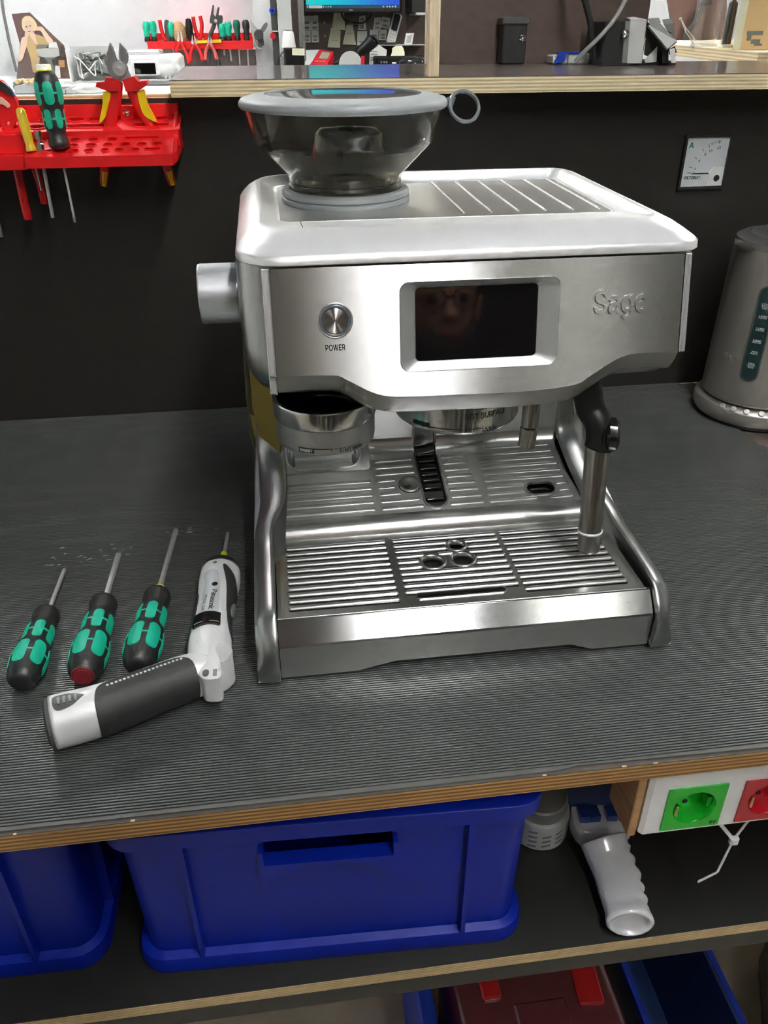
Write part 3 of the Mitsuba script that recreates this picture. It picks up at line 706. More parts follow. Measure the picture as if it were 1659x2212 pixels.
part(cr, 'cradle_inside', loft([cring(0.0394, top - 0.004), cring(0.0385, 0.232), cring(0.030, 0.2265)], False, True), 'mat_gloss_black', True)
fa = math.radians(270)
def wlab(s, h, ang, z, w, m, c=CC, r=0.0457): return part(cr, 'lettering', wrap_text(s, h, c, r, ang, z, 0.0003, True, w), m, False)
def band(c, r, a0, a1, z0, z1, t=0.0003, n=24):
    aa = np.linspace(a0, a1, n)
    return cat_m(sheet([[(c[0] + (r + t) * math.cos(q), c[1] + (r + t) * math.sin(q), z) for q in aa] for z in (z0, z1)]))
part(cr, 'marking', band(CC, 0.0457, fa - 0.62, fa - 0.30, 0.2110, 0.2158), 'mat_ink_black', False)
part(cr, 'marking', band(CC, 0.0457, fa - 0.32, fa + 0.06, 0.2150, 0.2158), 'mat_ink_black', False)
part(cr, 'marking', band(CC, 0.0457, fa + 0.04, fa + 0.055, 0.2128, 0.2158), 'mat_ink_black', False)
for k in range(7): part(cr, 'marking', band(CC, 0.0457, fa + 0.10 + 0.085 * k, fa + 0.155 + 0.085 * k, 0.2150, 0.2157, n=4), 'mat_ink_black', False)
wlab('INSERT', 0.0026, fa - 0.46, 0.2121, 0.0125, 'mat_grey_plastic', r=0.0461)
wlab('START GRIND', 0.0029, fa + 0.46, 0.2112, 0.0235, 'mat_ink_black')

# --- group head
GC = (0.1712, 0.7400)
gp = MP('group_head', ringlathe([(0.030, 0.2050), (0.0520, 0.2020), (0.0560, 0.2015), (0.0575, 0.2022), (0.0580, 0.2040), (0.0612, 0.2052), (0.0622, 0.2075), (0.0622, 0.2600), (0.030, 0.2600)], 96, at((*GC, 0))), 'mat_chrome', 30, 'mirror chrome collar')
part(gp, 'shower_screen', lathe([(0.0, 0.204), (0.0305, 0.204), (0.0305, 0.2055)], 48, at((*GC, 0)), cap=False), 'mat_dark_steel', 40)
part(gp, 'marking', band(GC, 0.0622, fa - 0.92, fa - 0.62, 0.2090, 0.2135), 'mat_ink_black', False)
part(gp, 'marking', band(GC, 0.0622, fa - 0.64, fa + 0.22, 0.2096, 0.2104), 'mat_ink_black', False)
for k in range(3): part(gp, 'marking', band(GC, 0.0622, fa + 0.25 + 0.06 * k, fa + 0.285 + 0.06 * k, 0.2096, 0.2104, n=4), 'mat_ink_black', False)
part(gp, 'lettering', wrap_text('HOT SURFACE', 0.0056, GC, 0.0622, fa + 0.27, 0.2205, 0.0003, True, 0.044), 'mat_black_plastic', False)
part(gp, 'lettering', wrap_text('LOCK IN', 0.0034, GC, 0.0622, fa + 0.33, 0.2058, 0.0003, True, 0.0150), 'mat_ink_black', False)
tri = Polygon([(-0.006, 0), (0.006, 0), (0, 0.0095)]); tri = tri.difference(tri.buffer(-0.0011))
tm = ext(tri, 0.0002); v = np.array(tm.vertices); aa = fa + 0.16 + v[:, 0] / 0.0622
tm.vertices = np.column_stack([GC[0] + (0.0623 + v[:, 2]) * np.cos(aa), GC[1] + (0.0623 + v[:, 2]) * np.sin(aa), 0.2295 + v[:, 1]])
part(gp, 'marking', tm, 'mat_dark_grey', False)

# --- hot water spout
s0, s1 = (0.2423, 0.715, 0.2159), (0.2404, 0.715, 0.1683)
sp = MP('water_spout', bone((s0[0], s0[1], s0[2] + 0.03), (s1[0] + 0.001, s1[1], s1[2] + 0.024), 0.0085, 0.0085, 24), 'mat_wand_steel', 40, 'short steel hot water outlet')
part(sp, 'tip', bone((s1[0] + 0.001, s1[1], s1[2] + 0.0225), (s1[0], s1[1], s1[2] + 0.001), 0.0090, 0.0084, 24, 0.001), 'mat_wand_steel', 40)

# --- steam arm and wand
YW = 0.665
arm_pts = [(0.2813, 0.685, 0.2415), (0.2876, 0.68, 0.2244), (0.2941, 0.672, 0.2123), (0.2972, 0.668, 0.1955), (0.2957, 0.667, 0.1872)]
arm_pts[0] = (arm_pts[0][0], arm_pts[0][1], arm_pts[0][2] + 0.012)
ap = curve(arm_pts, 6)
rad = np.interp(np.linspace(0, 1, len(ap)), [0, 0.35, 0.6, 0.8, 1], [0.0138, 0.0132, 0.0130, 0.0140, 0.0134])
st = MP('steam_arm', tube(ap, rad, 20), 'mat_soft_black', True, 'black rubber covered joint of the steam wand')
e0, e1 = (0.3035, 0.664, 0.2019), (0.3117, 0.664, 0.2023)
part(st, 'grip_tab', bone((e0[0] - 0.004, e0[1] + 0.002, e0[2]), (e1[0], e1[1] - 0.001, e1[2]), 0.0162, 0.0162, 32, 0.003), 'mat_gloss_black', 40, 'shiny black thumb tab')
part(st, 'grip_tab', bone((e0[0] - 0.0075, e0[1] + 0.003, e0[2]), (e0[0] - 0.0045, e0[1] + 0.002, e0[2]), 0.0120, 0.0145, 24, 0.001), 'mat_soft_black', 40)
w0, w1 = V3(*(0.2947, 0.667, 0.1913)), V3(*(0.2962, 0.655, 0.0765))
dw = (w1 - w0) / np.linalg.norm(w1 - w0)
wd = MP('steam_wand', lathe([(0.0, 0), (0.0116, 0), (0.0114, np.linalg.norm(w1 - w0) - 0.004), (0.0103, np.linalg.norm(w1 - w0) - 0.001), (0.005, np.linalg.norm(w1 - w0)), (0, np.linalg.norm(w1 - w0))], 32, frame(w0, W=dw)), 'mat_wand_steel', 30, 'polished steel steam tube')
rc = w0 + dw * np.linalg.norm(w1 - w0) * 0.80
part(wd, 'silicone_ring', ringlathe([(0.0112, -0.0012), (0.0123, -0.0012), (0.0126, 0), (0.0123, 0.0012), (0.0112, 0.0012)], 32, frame(rc, W=dw)), 'mat_white_plastic', True, 'thin white ring')

# --- strips of tape left on the machine's left side
ts = thing('tape_strip', 'yellowish tape on the left side of the coffee machine, loose end curling out', 'tape')
part(ts, 'stuck_piece', thick([[(-0.034, 0.838, 0.2235), (-0.0187, 0.838, 0.2175), (-0.0037, 0.838, 0.206)], [(-0.0347, 0.838, 0.1753), (-0.0205, 0.838, 0.1689), (-0.0057, 0.838, 0.1623)], [(-0.0299, 0.836, 0.141), (-0.0189, 0.836, 0.1299), (-0.0084, 0.836, 0.1174)]], 0.0005), 'mat_tape_kraft', False)
cp = curve([(-0.0406, 0.93, 0.257), (-0.0426, 0.93, 0.2063), (-0.0441, 0.93, 0.1538), (-0.0434, 0.93, 0.1045), (-0.039, 0.93, 0.0753), (-0.0327, 0.925, 0.061)], 5)
part(ts, 'loose_piece', thick([[(x, y - 0.008, z), (x + 0.004, y + 0.018, z)] for x, y, z in cp], 0.0006), 'mat_tape_pale', True)
fp = curve([(-0.0405, 0.9, 0.1426), (-0.0382, 0.9, 0.1183), (-0.0348, 0.9, 0.0995)], 4)
part(ts, 'folded_piece', thick([[(x, y - 0.006, z), (x + 0.008, y - 0.03, z + 0.006)] for x, y, z in fp], 0.0005), 'mat_tape_kraft', True)

# ================================================================ surfaces that carry patches
def patch3(poly, fn, h=0.0006, size=0.004):
    if size == 0.01 or size == 0.012:      # v is an angle on a rod about 2 cm thick
        g0 = fn; poly = affinity.scale(poly, 1, 0.02, origin=(0, 0)); fn = lambda u, v, w: g0(u, v / 0.02, w); size = 0.004
    return _patch3(poly, fn, h, size)

def _patch3(poly, fn, h, size):
    """A thin raised patch: a shapely outline in (u, v), thickened by h and mapped by fn(u, v, w)."""
    ms = []
    for g in getattr(poly, 'geoms', [poly]):
        m = trimesh.creation.extrude_polygon(g, h, engine='earcut')
        v, f = trimesh.remesh.subdivide_to_size(m.vertices, m.faces, size, max_iter=12)
        ms.append(trimesh.Trimesh(v, f, process=True))
    m = trimesh.util.concatenate(ms); v = np.array(m.vertices)
    m.vertices = fn(v[:, 0], v[:, 1], v[:, 2]); return m

class Rod:
    """A bent rod with elliptical sections; at(s, a, w): s along (0..1 or metres), a angle, w offset outward."""
    def __init__(self, pts, rx, rz, keys=None, up=(0, 0, 1), k=10):
        self.p = curve(pts, k); t = np.gradient(self.p, axis=0); self.t = t / np.linalg.norm(t, axis=1, keepdims=True)
        self.s = np.concatenate([[0], np.cumsum(np.linalg.norm(np.diff(self.p, axis=0), axis=1))])
        self.a = np.cross(self.t, up); self.a /= np.linalg.norm(self.a, axis=1, keepdims=True); self.b = np.cross(self.a, self.t)
        keys = np.linspace(0, 1, len(rx)) if keys is None else np.asarray(keys); u = self.s / self.s[-1]
        self.rx, self.rz = np.interp(u, keys, rx), np.interp(u, keys, rz)
        g = lambda x: np.convolve(np.pad(x, 2, mode='edge'), np.ones(5) / 5, 'valid')
        self.rx, self.rz = g(self.rx), g(self.rz)
    def at(self, s, ang, w=0.0):
        i = lambda arr: np.column_stack([np.interp(s, self.s, arr[:, k]) for k in range(3)])
        P, A, B = i(self.p), i(self.a), i(self.b); rx, rz = np.interp(s, self.s, self.rx), np.interp(s, self.s, self.rz)
        return P + A * ((rx + w) * np.cos(ang))[:, None] + B * ((rz + w) * np.sin(ang))[:, None]
    def mesh(self, n=28):
        a = np.arange(n) * 2 * np.pi / n
        return loft([self.at(np.full(n, s), a) for s in self.s])

# ================================================================ screwdrivers with lobed grips
HANDLE = [(0.0, 0.0), (0.30, 0.000), (0.55, 0.006), (0.72, 0.030), (0.82, 0.075), (0.94, 0.15), (1.0, 0.24), (0.99, 0.32), (0.92, 0.40), (0.83, 0.475), (0.79, 0.53), (0.82, 0.58), (0.84, 0.63), (0.79, 0.69), (0.68, 0.755), (0.66, 0.80), (0.74, 0.86), (0.80, 0.905), (0.78, 0.945), (0.60, 0.985), (0.35, 1.0), (0.0, 1.0)]
def screwdriver(name, label, F, L, r, shaft, sr, group=None, tag=None, cap=None, tip='cross', mirror=False, roll=0.0, pads=6):
    """F: frame at the butt, w pointing to the tip. L handle length, r largest radius, shaft: free length."""
    t = thing(name, label, 'screwdriver', group)
    hz, hr = np.array([z for _, z in HANDLE]) * L, np.array([q for q, _ in HANDLE]) * r
    zz = np.concatenate([[0, 0], np.linspace(hz[2], hz[-2], 46), [L]]); rr = np.concatenate([[0, hr[1]], np.interp(zz[2:-1], hz, hr), [0]])
    rr[3:-2] = np.convolve(rr, np.ones(3) / 3, 'same')[3:-2]
    prof = list(zip(rr, zz))
    def lob(q, z): return 1 + 0.018 * np.cos(6 * q) * np.clip(np.sin(np.pi * z / L * 1.05), 0, 1)
    n = 36; a = np.arange(n) * 2 * np.pi / n
    h = loft([np.column_stack([rad * lob(a, z) * np.cos(a), rad * lob(a, z) * np.sin(a), np.full(n, z)]) for rad, z in prof], False, False)
    hk = part(t, 'handle', moved(h, F), 'mat_tool_black', True, 'black grip')
    R = lambda z: np.interp(z, zz[1:-1], rr[1:-1])
    def fn(u, v, w):
        q = u / r + roll; rad = R(v) * lob(q, v) + w - 0.0002
        p = np.column_stack([rad * np.cos(q), rad * np.sin(q), v]); return p @ F[:3, :3].T + F[:3, 3]
    for row, (z0, z1, wd, off) in enumerate(((0.13, 0.42, 0.52, 0.0), (0.47, 0.715, 0.46, 0.5))):
        for k in range(pads):
            q = (k + off) * 2 * np.pi / pads
            m = patch3(rrect((q - wd * 0.72) * r, (q + wd * 0.72) * r, z0 * L, z1 * L, wd * 0.62 * r, 5), fn, 0.0007, 0.0035)
            part(hk, 'grip_pad', m, 'mat_tool_green', 40, 'green soft pad')
        zc = (z0 + z1) / 2 * L
        part(hk, 'grip_web', patch3(sbox(0, zc - 0.0012, 2 * np.pi * r, zc + 0.0012), fn, 0.0004, 0.004), 'mat_tool_green', False)
    if cap:
        part(hk, 'end_cap', moved(lathe([(0.0, -0.0006), (0.45 * r, -0.0006), (0.47 * r, 0.0006), (0.56 * r, 0.0003), (0.60 * r, 0.006 * L * 3)], 28, None, cap=False), F), cap, 40, 'dark red end disc')
        part(hk, 'end_mark', text('PZ', 0.0055, F @ frame((0.004, -0.0028, -0.0007), U=(-1, 0, 0), W=(0, 0, -1)), 0.0003, True), 'mat_tool_maroon', False)
    hexa = circ(sr, 6)
    pts = [F[:3, 3] + F[:3, 2] * z for z in (L * 0.98, L + shaft * 0.93)]
    sk = part(t, 'shaft', sweep(pts, hexa if sr > 0.0024 else circ(sr, 14)), 'mat_tool_steel', False if sr > 0.0024 else 40, 'grey steel shaft')
    if tip == 'cross':
        m = loft([np.array([(q * sr * s * math.cos(b), q * sr * s * math.sin(b), L + shaft * 0.925 + z) for b, s in zip(np.arange(8) * np.pi / 4, [1, .55] * 4)]) for q, z in ((1.0, 0), (0.95, shaft * 0.03), (0.5, shaft * 0.065), (0.28, shaft * 0.075))])
    else:
        m = loft([np.array([(sr * x, sr * y, L + shaft * 0.925 + z) for x, y in ((1.05, k), (-1.05, k), (-1.05, -k), (1.05, -k))]) for k, z in ((0.9, 0), (0.22, shaft * 0.075))])
    part(sk, 'tip', moved(m, F), 'mat_dark_steel', False, 'darker tip')
    if tag: part(sk, 'colour_ring', moved(lathe([(sr * 0.9, L * 0.99), (sr * 1.9, L * 0.99), (sr * 1.9, L + 0.0065), (sr * 1.5, L + 0.0075), (sr * 0.9, L + 0.0075)], 20, None, cap=False), F), tag, 40, 'yellow ring')
    return t

def lying(p0, p1, z0, z1): return frame((p0[0], p0[1], z0), W=(p1[0] - p0[0], p1[1] - p0[1], z1 - z0), U=None)
g = 'screwdrivers lying on the ribbed mat'
def lay_frame(p0, p1, z0, z1):
    W = V3(p1[0] - p0[0], p1[1] - p0[1], z1 - z0); W /= np.linalg.norm(W); U = np.cross((0, 0, 1), W); return frame((p0[0], p0[1], z0), U=U, W=W)
screwdriver('screwdriver', 'green and black screwdriver lying leftmost on the mat, shortest and thinnest shaft', lay_frame((-0.2590, 0.6000), (-0.2572, 0.7900), 0.0178, 0.0130), 0.112, 0.0172, 0.083, 0.0023, g, roll=0.28)
screwdriver('screwdriver', 'green and black screwdriver with a dark red butt, lying between two other screwdrivers', lay_frame((-0.2035, 0.6005), (-0.2010, 0.8180), 0.0186, 0.0140), 0.122, 0.0182, 0.094, 0.0034, g, cap='mat_tool_maroon', roll=0.25)
screwdriver('screwdriver', 'green and black screwdriver with long shaft and yellow ring, lying beside the cordless screwdriver', lay_frame((-0.1545, 0.6055), (-0.1395, 0.8620), 0.0186, 0.0140), 0.123, 0.0182, 0.136, 0.0031, g, tag='mat_yellow_tag', roll=0.22)

# ================================================================ folding cordless screwdriver
D = thing('cordless_screwdriver', 'white and dark grey folding cordless screwdriver lying angled on the mat beside the screwdrivers', 'power tool')
body = Rod([(-0.0860, 0.5870, 0.0215), (-0.0880, 0.620, 0.0215), (-0.0872, 0.665, 0.0212), (-0.0835, 0.705, 0.0215), (-0.0815, 0.7450, 0.0225)], [0.0175, 0.0215, 0.0190, 0.0195, 0.0222, 0.0215], [0.0185, 0.0210, 0.0190, 0.0190, 0.0215, 0.0210], [0, 0.22, 0.48, 0.68, 0.88, 1])
BL = body.s[-1]
bk = part(D, 'body', body.mesh(36), 'mat_drill_white', True, 'white upper housing')
bfn = lambda u, v, w: body.at(u, v, w - 0.0001)
PI = math.pi
side_r = Polygon(curve([(0.048, -0.5), (0.046, 0.30), (0.075, 0.62), (0.110, 0.92), (0.140, 1.28), (0.1465, 1.24), (0.136, 0.75), (0.118, 0.15), (0.112, -0.5)], 4)).buffer(0)
side_l = Polygon(curve([(0.020, PI + 0.5), (0.022, PI - 0.35), (0.050, PI - 0.62), (0.080, PI - 0.72), (0.112, PI - 0.42), (0.116, PI + 0.5)], 4)).buffer(0)
part(bk, 'side_grip', patch3(side_r, bfn, 0.0009, 0.012), 'mat_drill_rubber', 40, 'dark rubber side panel')
part(bk, 'side_grip', patch3(side_l, bfn, 0.0009, 0.012), 'mat_drill_rubber', 40, 'dark rubber side panel')
plate = Polygon(curve([(0.066, 1.10), (0.066, 2.14), (0.090, 2.22), (0.118, 2.16), (0.136, 2.25), (0.137, 1.62), (0.118, 1.36), (0.092, 1.18)], 4)).buffer(0)
part(bk, 'name_plate', patch3(plate, bfn, 0.0005, 0.01), 'mat_drill_grey', 40, 'pale grey plate')
def body_text(s, h, s0, ang, width, m, nm='lettering'):
    tm = meshkit.text_mesh(s, h, 0.0003, False); b = tm.bounds; v = np.array(tm.vertices)
    u = s0 - (v[:, 0] - b[0, 0]) * width / (b[1, 0] - b[0, 0]); q = ang - (v[:, 1] - h / 2) / 0.0195
    tm.vertices = body.at(u, q, 0.0005 + v[:, 2]); part(bk, nm, tm, m, False)
body_text('Panasonic', 0.0050, 0.1035, 1.50, 0.0330, 'mat_tool_black')
body_text('EY7410   3.6V', 0.0030, 0.0960, 1.92, 0.0260, 'mat_mid_grey')
part(bk, 'lamp_button', patch3(ell(0.1130, 1.58, 0.0030, 0.15), bfn, 0.0008, 0.01), 'mat_gloss_black', 40, 'small black lamp spot')
sw = part(bk, 'rocker_switch', patch3(rrect(0.0455, 0.0655, 1.02, 2.30, 0.004), bfn, 0.0022, 0.01), 'mat_gloss_black', 30, 'black rocker switch')
for q in (1.3, 2.0):
    part(sw, 'switch_line', patch3(sbox(0.0488, q - 0.2, 0.0495, q + 0.2), lambda u, v, w: body.at(u, v, w + 0.002), 0.0004, 0.01), 'mat_grey_plastic', False)
part(bk, 'screw', patch3(ell(0.1500, 1.72, 0.0022, 0.10), bfn, 0.0004, 0.01), 'mat_mid_grey', False)
part(bk, 'slide', patch3(ell(0.088, 0.18, 0.0105, 0.20), bfn, 0.0022, 0.01), 'mat_mid_grey', 40, 'grey slide lock')
cwf = frame(body.p[-1], W=body.t[-1])
part(D, 'chuck', lathe([(0.0, -0.002), (0.0212, -0.002), (0.0213, 0.002), (0.0196, 0.0072), (0.0155, 0.0118), (0.0095, 0.0152), (0.0055, 0.0162), (0.0, 0.0162)], 40, cwf), 'mat_black_plastic', 40, 'black domed chuck ring')
b0 = body.p[-1] + body.t[-1] * 0.0155; bd = V3(0.055, 1, -0.05); bd /= np.linalg.norm(bd)
bit = part(D, 'bit', sweep([b0, b0 + bd * 0.070], circ(0.0021, 8)), 'mat_tool_steel', False, 'thin steel bit')
part(bit, 'bit_sleeve', sweep([b0 + bd * 0.007, b0 + bd * 0.0240], circ(0.0038, 8)), 'mat_yellow_tag', False, 'yellow sleeve')
grip = Rod([(-0.0780, 0.5860, 0.0225), (-0.1060, 0.5820, 0.0225), (-0.1450, 0.5640, 0.0232), (-0.1800, 0.5480, 0.0238), (-0.2160, 0.5385, 0.0240)], [0.0165, 0.0215, 0.0215, 0.0222, 0.0230, 0.0230], [0.0170, 0.0205, 0.0215, 0.0225, 0.0235, 0.0238], [0, 0.14, 0.4, 0.65, 0.85, 1])
GL = grip.s[-1]
gk = part(D, 'grip', grip.mesh(40), 'mat_drill_white', True, 'white folding handle')
gfn = lambda u, v, w: grip.at(u, v, w - 0.0001)
over = Polygon(curve([(0.022, 3.9), (0.018, 2.9), (0.022, 1.75), (0.034, 1.30), (0.055, 1.22), (0.085, 1.18), (0.103, 1.32), (0.1105, 1.9), (0.1120, 2.8), (0.112, 3.9)], 5)).buffer(0)
gs = grip.at(np.array([0.05]), np.array([1.5]))[0]
flip = grip.at(np.array([0.07]), np.array([0.0]))[0][1] > grip.at(np.array([0.07]), np.array([PI]))[0][1]
fix = (lambda a: a) if flip else (lambda a: PI - a)
gf2 = lambda u, v, w: grip.at(u, fix(v), w - 0.0001)
rb = part(gk, 'rubber_cover', patch3(over, gf2, 0.0011, 0.01), 'mat_drill_rubber', 40, 'dark rubber grip cover')
part(gk, 'rear_cover', patch3(Polygon([(0.03, -1.2), (0.03, 0.35), (0.105, 0.30), (0.108, -1.2)]), gf2, 0.0011, 0.01), 'mat_drill_rubber', 40)
for k in range(19):
    s = 0.030 + 0.0037 * k
    part(rb, 'dash', patch3(rrect(s, s + 0.0022, 1.44 + 0.002 * k, 1.53 + 0.002 * k, 0.0006, 2), lambda u, v, w: grip.at(u, fix(v), w + 0.0010), 0.0004, 0.01), 'mat_drill_white', False)
win = part(gk, 'window', patch3(Polygon(curve([(0.118, 1.62), (0.128, 1.38), (0.1415, 1.36), (0.1435, 1.75), (0.140, 2.05), (0.128, 1.95), (0.118, 1.62)], 4)).buffer(0), gf2, 0.0006, 0.01), 'mat_dark_grey', 40, 'dark ribbed battery latch')
for k in range(4):
    part(win, 'latch_rib', patch3(rrect(0.1235 + 0.0045 * k, 0.1258 + 0.0045 * k, 1.55 - 0.02 * k, 1.82, 0.0008, 3), lambda u, v, w: grip.at(u, fix(v), w + 0.0004), 0.0014, 0.01), 'mat_mid_grey', 30)
ef = frame(grip.p[-1], W=grip.t[-1])
part(gk, 'end_cap', loft([grip.at(np.full(32, GL - 0.001), np.arange(32) * PI / 16, -0.0004), grip.at(np.full(32, GL - 0.001), np.arange(32) * PI / 16, -0.001) + grip.t[-1] * 0.004, grip.at(np.full(32, GL - 0.001), np.arange(32) * PI / 16, -0.005) + grip.t[-1] * 0.006]), 'mat_dark_grey', 40, 'dark end cap')
hub = part(D, 'hinge', lathe([(0.0, 0.001), (0.0150, 0.001), (0.0172, 0.004), (0.0172, 0.032), (0.0150, 0.037), (0.0, 0.038)], 36, at((-0.0815, 0.5955, 0))), 'mat_drill_white', 40, 'white pivot')
part(hub, 'hinge_disc', lathe([(0.0, 0.0375), (0.0130, 0.0375), (0.0122, 0.0388), (0.0, 0.0390)], 32, at((-0.0765, 0.5945, 0))), 'mat_grey_plastic', 40, 'grey pivot disc')
arm = Polygon(curve([(-0.0975, 0.6120), (-0.0840, 0.6130), (-0.0800, 0.5980), (-0.0745, 0.5790), (-0.0730, 0.5600), (-0.0780, 0.5560), (-0.0885, 0.5580), (-0.0925, 0.5660), (-0.0900, 0.5740), (-0.0850, 0.5850), (-0.0870, 0.6000), (-0.0975, 0.6120)], 4)).buffer(0)
ak = part(hub, 'hinge_arm', ext(arm, 0.0045, w0=0.0360), 'mat_drill_white', 40, 'white curved hinge arm')
part(D, 'arm_post', ext(arm.intersection(sbox(-0.1, 0.55, -0.07, 0.568)).buffer(-0.0005), 0.026, w0=0.0130), 'mat_drill_white', 40)
part(D, 'arm_window', ext(ell(-0.0865, 0.5650, 0.0030, 0.0045), 0.0006, w0=0.0403), 'mat_dark_grey', False)
part(D, 'arm_window', ext(sbox(-0.0800, 0.5605, -0.0765, 0.5690), 0.0006, w0=0.0403), 'mat_mid_grey', False)

# ================================================================ red tool rack on the splashback
RK = thing('tool_rack', 'red plastic tool rack screwed to the black splashback on the left', 'tool rack')
RX0, RX1 = -0.43, -0.1115
part(RK, 'back_rail', bx(RX0, RX1, 1.2335, 1.2460, 0.4155, 0.4450, 0.0012), 'mat_red_rack', False)
def plate_frame(y0, z0, y1, z1): return frame((0, y0, z0), U=(1, 0, 0), V=(0, y1 - y0, z1 - z0)), math.hypot(y1 - y0, z1 - z0)
FU, LU = plate_frame(1.1880, 0.4190, 1.2340, 0.4315)
FL, LL = plate_frame(1.1400, 0.3955, 1.1800, 0.4140)
def xs(pairs): return pairs
upper = sbox(RX0, 0, RX1 + 0.003, LU)
hA, hB = 0.0345, 0.0130
uh = [ell(x, hA, 0.0105, 0.0055) for x in ((-0.2431, 1.222, 0.429)[0], (-0.2162, 1.222, 0.4285)[0], (-0.1336, 1.222, 0.4272)[0], -0.345)] + [ell(x, hB, 0.0105, 0.0060) for x in ((-0.3215, 1.2, 0.4237)[0], (-0.288, 1.2, 0.4232)[0])]
uh += [capsule2((-0.2526, 1.2, 0.4247)[0] + 0.004, (-0.196, 1.2, 0.4238)[0] - 0.005, hB, 0.0048), capsule2((-0.168, 1.2, 0.4233)[0] + 0.004, (-0.1215, 1.2, 0.4225)[0] - 0.005, hB, 0.0048), capsule2(-0.285, -0.262, hA, 0.004)]
uh = [h.intersection(sbox(RX0 + 0.004, 0.003, RX1 - 0.003, LU - 0.003)) for h in uh]
up = part(RK, 'upper_deck', ext(upper.difference(unary_union(uh)), 0.0025, FU, -0.0025), 'mat_red_rack', False, 'upper deck with large oval holes')
for h in uh: part(up, 'hole_rim', ext(h.buffer(0.0012).difference(h), 0.0016, FU, -0.0002), 'mat_red_rack', 40)
part(RK, 'riser', bx(RX0, RX1 + 0.002, 1.1795, 1.1885, 0.4000, 0.4192, 0.0006), 'mat_red_rack', False)
LXL = (-0.2967, 1.14, 0.3961)[0]
lower = sbox(LXL, 0, RX1 - 0.006, LL)
lh = [ell(x, 0.0345, 0.0062, 0.0034) for x in ((-0.2842, 1.172, 0.4121)[0], (-0.2657, 1.172, 0.4118)[0], (-0.2386, 1.172, 0.4113)[0], (-0.2159, 1.172, 0.4109)[0], (-0.1931, 1.172, 0.4104)[0])]
lh += [capsule2((-0.1756, 1.172, 0.4117)[0], (-0.1363, 1.172, 0.411)[0], 0.0362, 0.0018)]
lh += [ell(x, 0.0225, 0.0058, 0.0032) for x in ((-0.2396, 1.16, 0.4063)[0], (-0.2182, 1.16, 0.4058)[0], (-0.1973, 1.16, 0.4054)[0], (-0.1762, 1.16, 0.405)[0], (-0.1556, 1.16, 0.4046)[0], (-0.1361, 1.16, 0.4043)[0])]
lh += [ell(x, 0.0110, 0.0052, 0.0028) for x in ((-0.2676, 1.15, 0.4022)[0], (-0.2376, 1.15, 0.4016)[0], (-0.2197, 1.15, 0.4012)[0], (-0.2, 1.15, 0.4008)[0], (-0.1825, 1.15, 0.4004)[0], (-0.1632, 1.15, 0.4001)[0])]
lh += [capsule2((-0.1495, 1.15, 0.3998)[0], (-0.1346, 1.15, 0.3995)[0], 0.0110, 0.0022)]
lh = [h.intersection(sbox(LXL + 0.003, 0.003, RX1 - 0.009, LL - 0.002)) for h in lh]
lo = part(RK, 'lower_deck', ext(lower.difference(unary_union(lh)), 0.0022, FL, -0.0022), 'mat_red_rack', False, 'lower deck with rows of small holes')
for h in lh: part(lo, 'hole_rim', ext(h.buffer(0.0009).difference(h), 0.0012, FL, -0.0002), 'mat_red_rack', 40)
part(RK, 'front_lip', hullm([(LXL, 1.1385, 0.3950), (LXL, 1.1415, 0.3966), (RX1 - 0.006, 1.1415, 0.3966), (RX1 - 0.006, 1.1385, 0.3950), (LXL, 1.1385, 0.3820), (LXL, 1.1415, 0.3815), (RX1 - 0.006, 1.1385, 0.3820), (RX1 - 0.006, 1.1415, 0.3815)]), 'mat_red_rack', False)
part(RK, 'end_cheek', hullm([(RX1 - 0.006, 1.1385, 0.3950), (RX1 - 0.006, 1.1385, 0.3820), (RX1, 1.150, 0.3975), (RX1, 1.150, 0.386), (RX1, 1.2455, 0.4450), (RX1, 1.2455, 0.392), (RX1 - 0.003, 1.2455, 0.392), (RX1 - 0.003, 1.2455, 0.4450), (RX1 - 0.008, 1.141, 0.3950), (RX1 - 0.008, 1.141, 0.3820)]), 'mat_red_rack', False)
part(RK, 'side_box', bx(RX0, LXL - 0.002, 1.1620, 1.1800, 0.3960, 0.4180, 0.001), 'mat_red_rack', False)
part(RK, 'side_lip', bx(RX0, LXL - 0.0015, 1.1480, 1.1640, 0.3790, 0.3962, 0.001), 'mat_red_rack', False)
for px in ((-0.1776, 1.232, 0.437), (-0.3367, 1.232, 0.4393)):
    s = part(RK, 'screw_boss', hullm([(px[0] + dx, y, z) for dx in (-0.008, 0.008) for y in (1.2225, 1.234) for z in (0.4225, 0.4440)]), 'mat_red_rack', False)
    part(s, 'screw', lathe([(0.0, 0), (0.0048, 0), (0.0042, 0.0018), (0.002, 0.0028), (0.0, 0.003)], 20, frame((px[0], 1.2225, 0.4355), W=(0, -1, 0.25))), 'mat_chrome', 40, 'bright screw')

# --- in the rack: stubby upside-down screwdriver
h0, h1 = V3(*(-0.2572, 1.16, 0.488)), V3(*(-0.2545, 1.152, 0.4))
W = h1 - h0; LH = np.linalg.norm(W)
screwdriver('screwdriver', 'green and black screwdriver standing handle up in the near red tool rack', frame(h0, U=np.cross(W, (0, 1, 0)), W=W), LH, 0.0158, 0.0850, 0.0016, None, tip='flat', roll=0.35)
tk = [k for k in labels if k.startswith('screwdriver_003')][0]
part('screwdriver_003', 'butt_ring', moved(ringlathe([(0.0062, -0.0008), (0.0085, -0.0008), (0.0088, 0.0012), (0.0060, 0.0012)], 28), frame(h0, W=W)), 'mat_yellow_tag', 40, 'pale yellow ring on the butt')
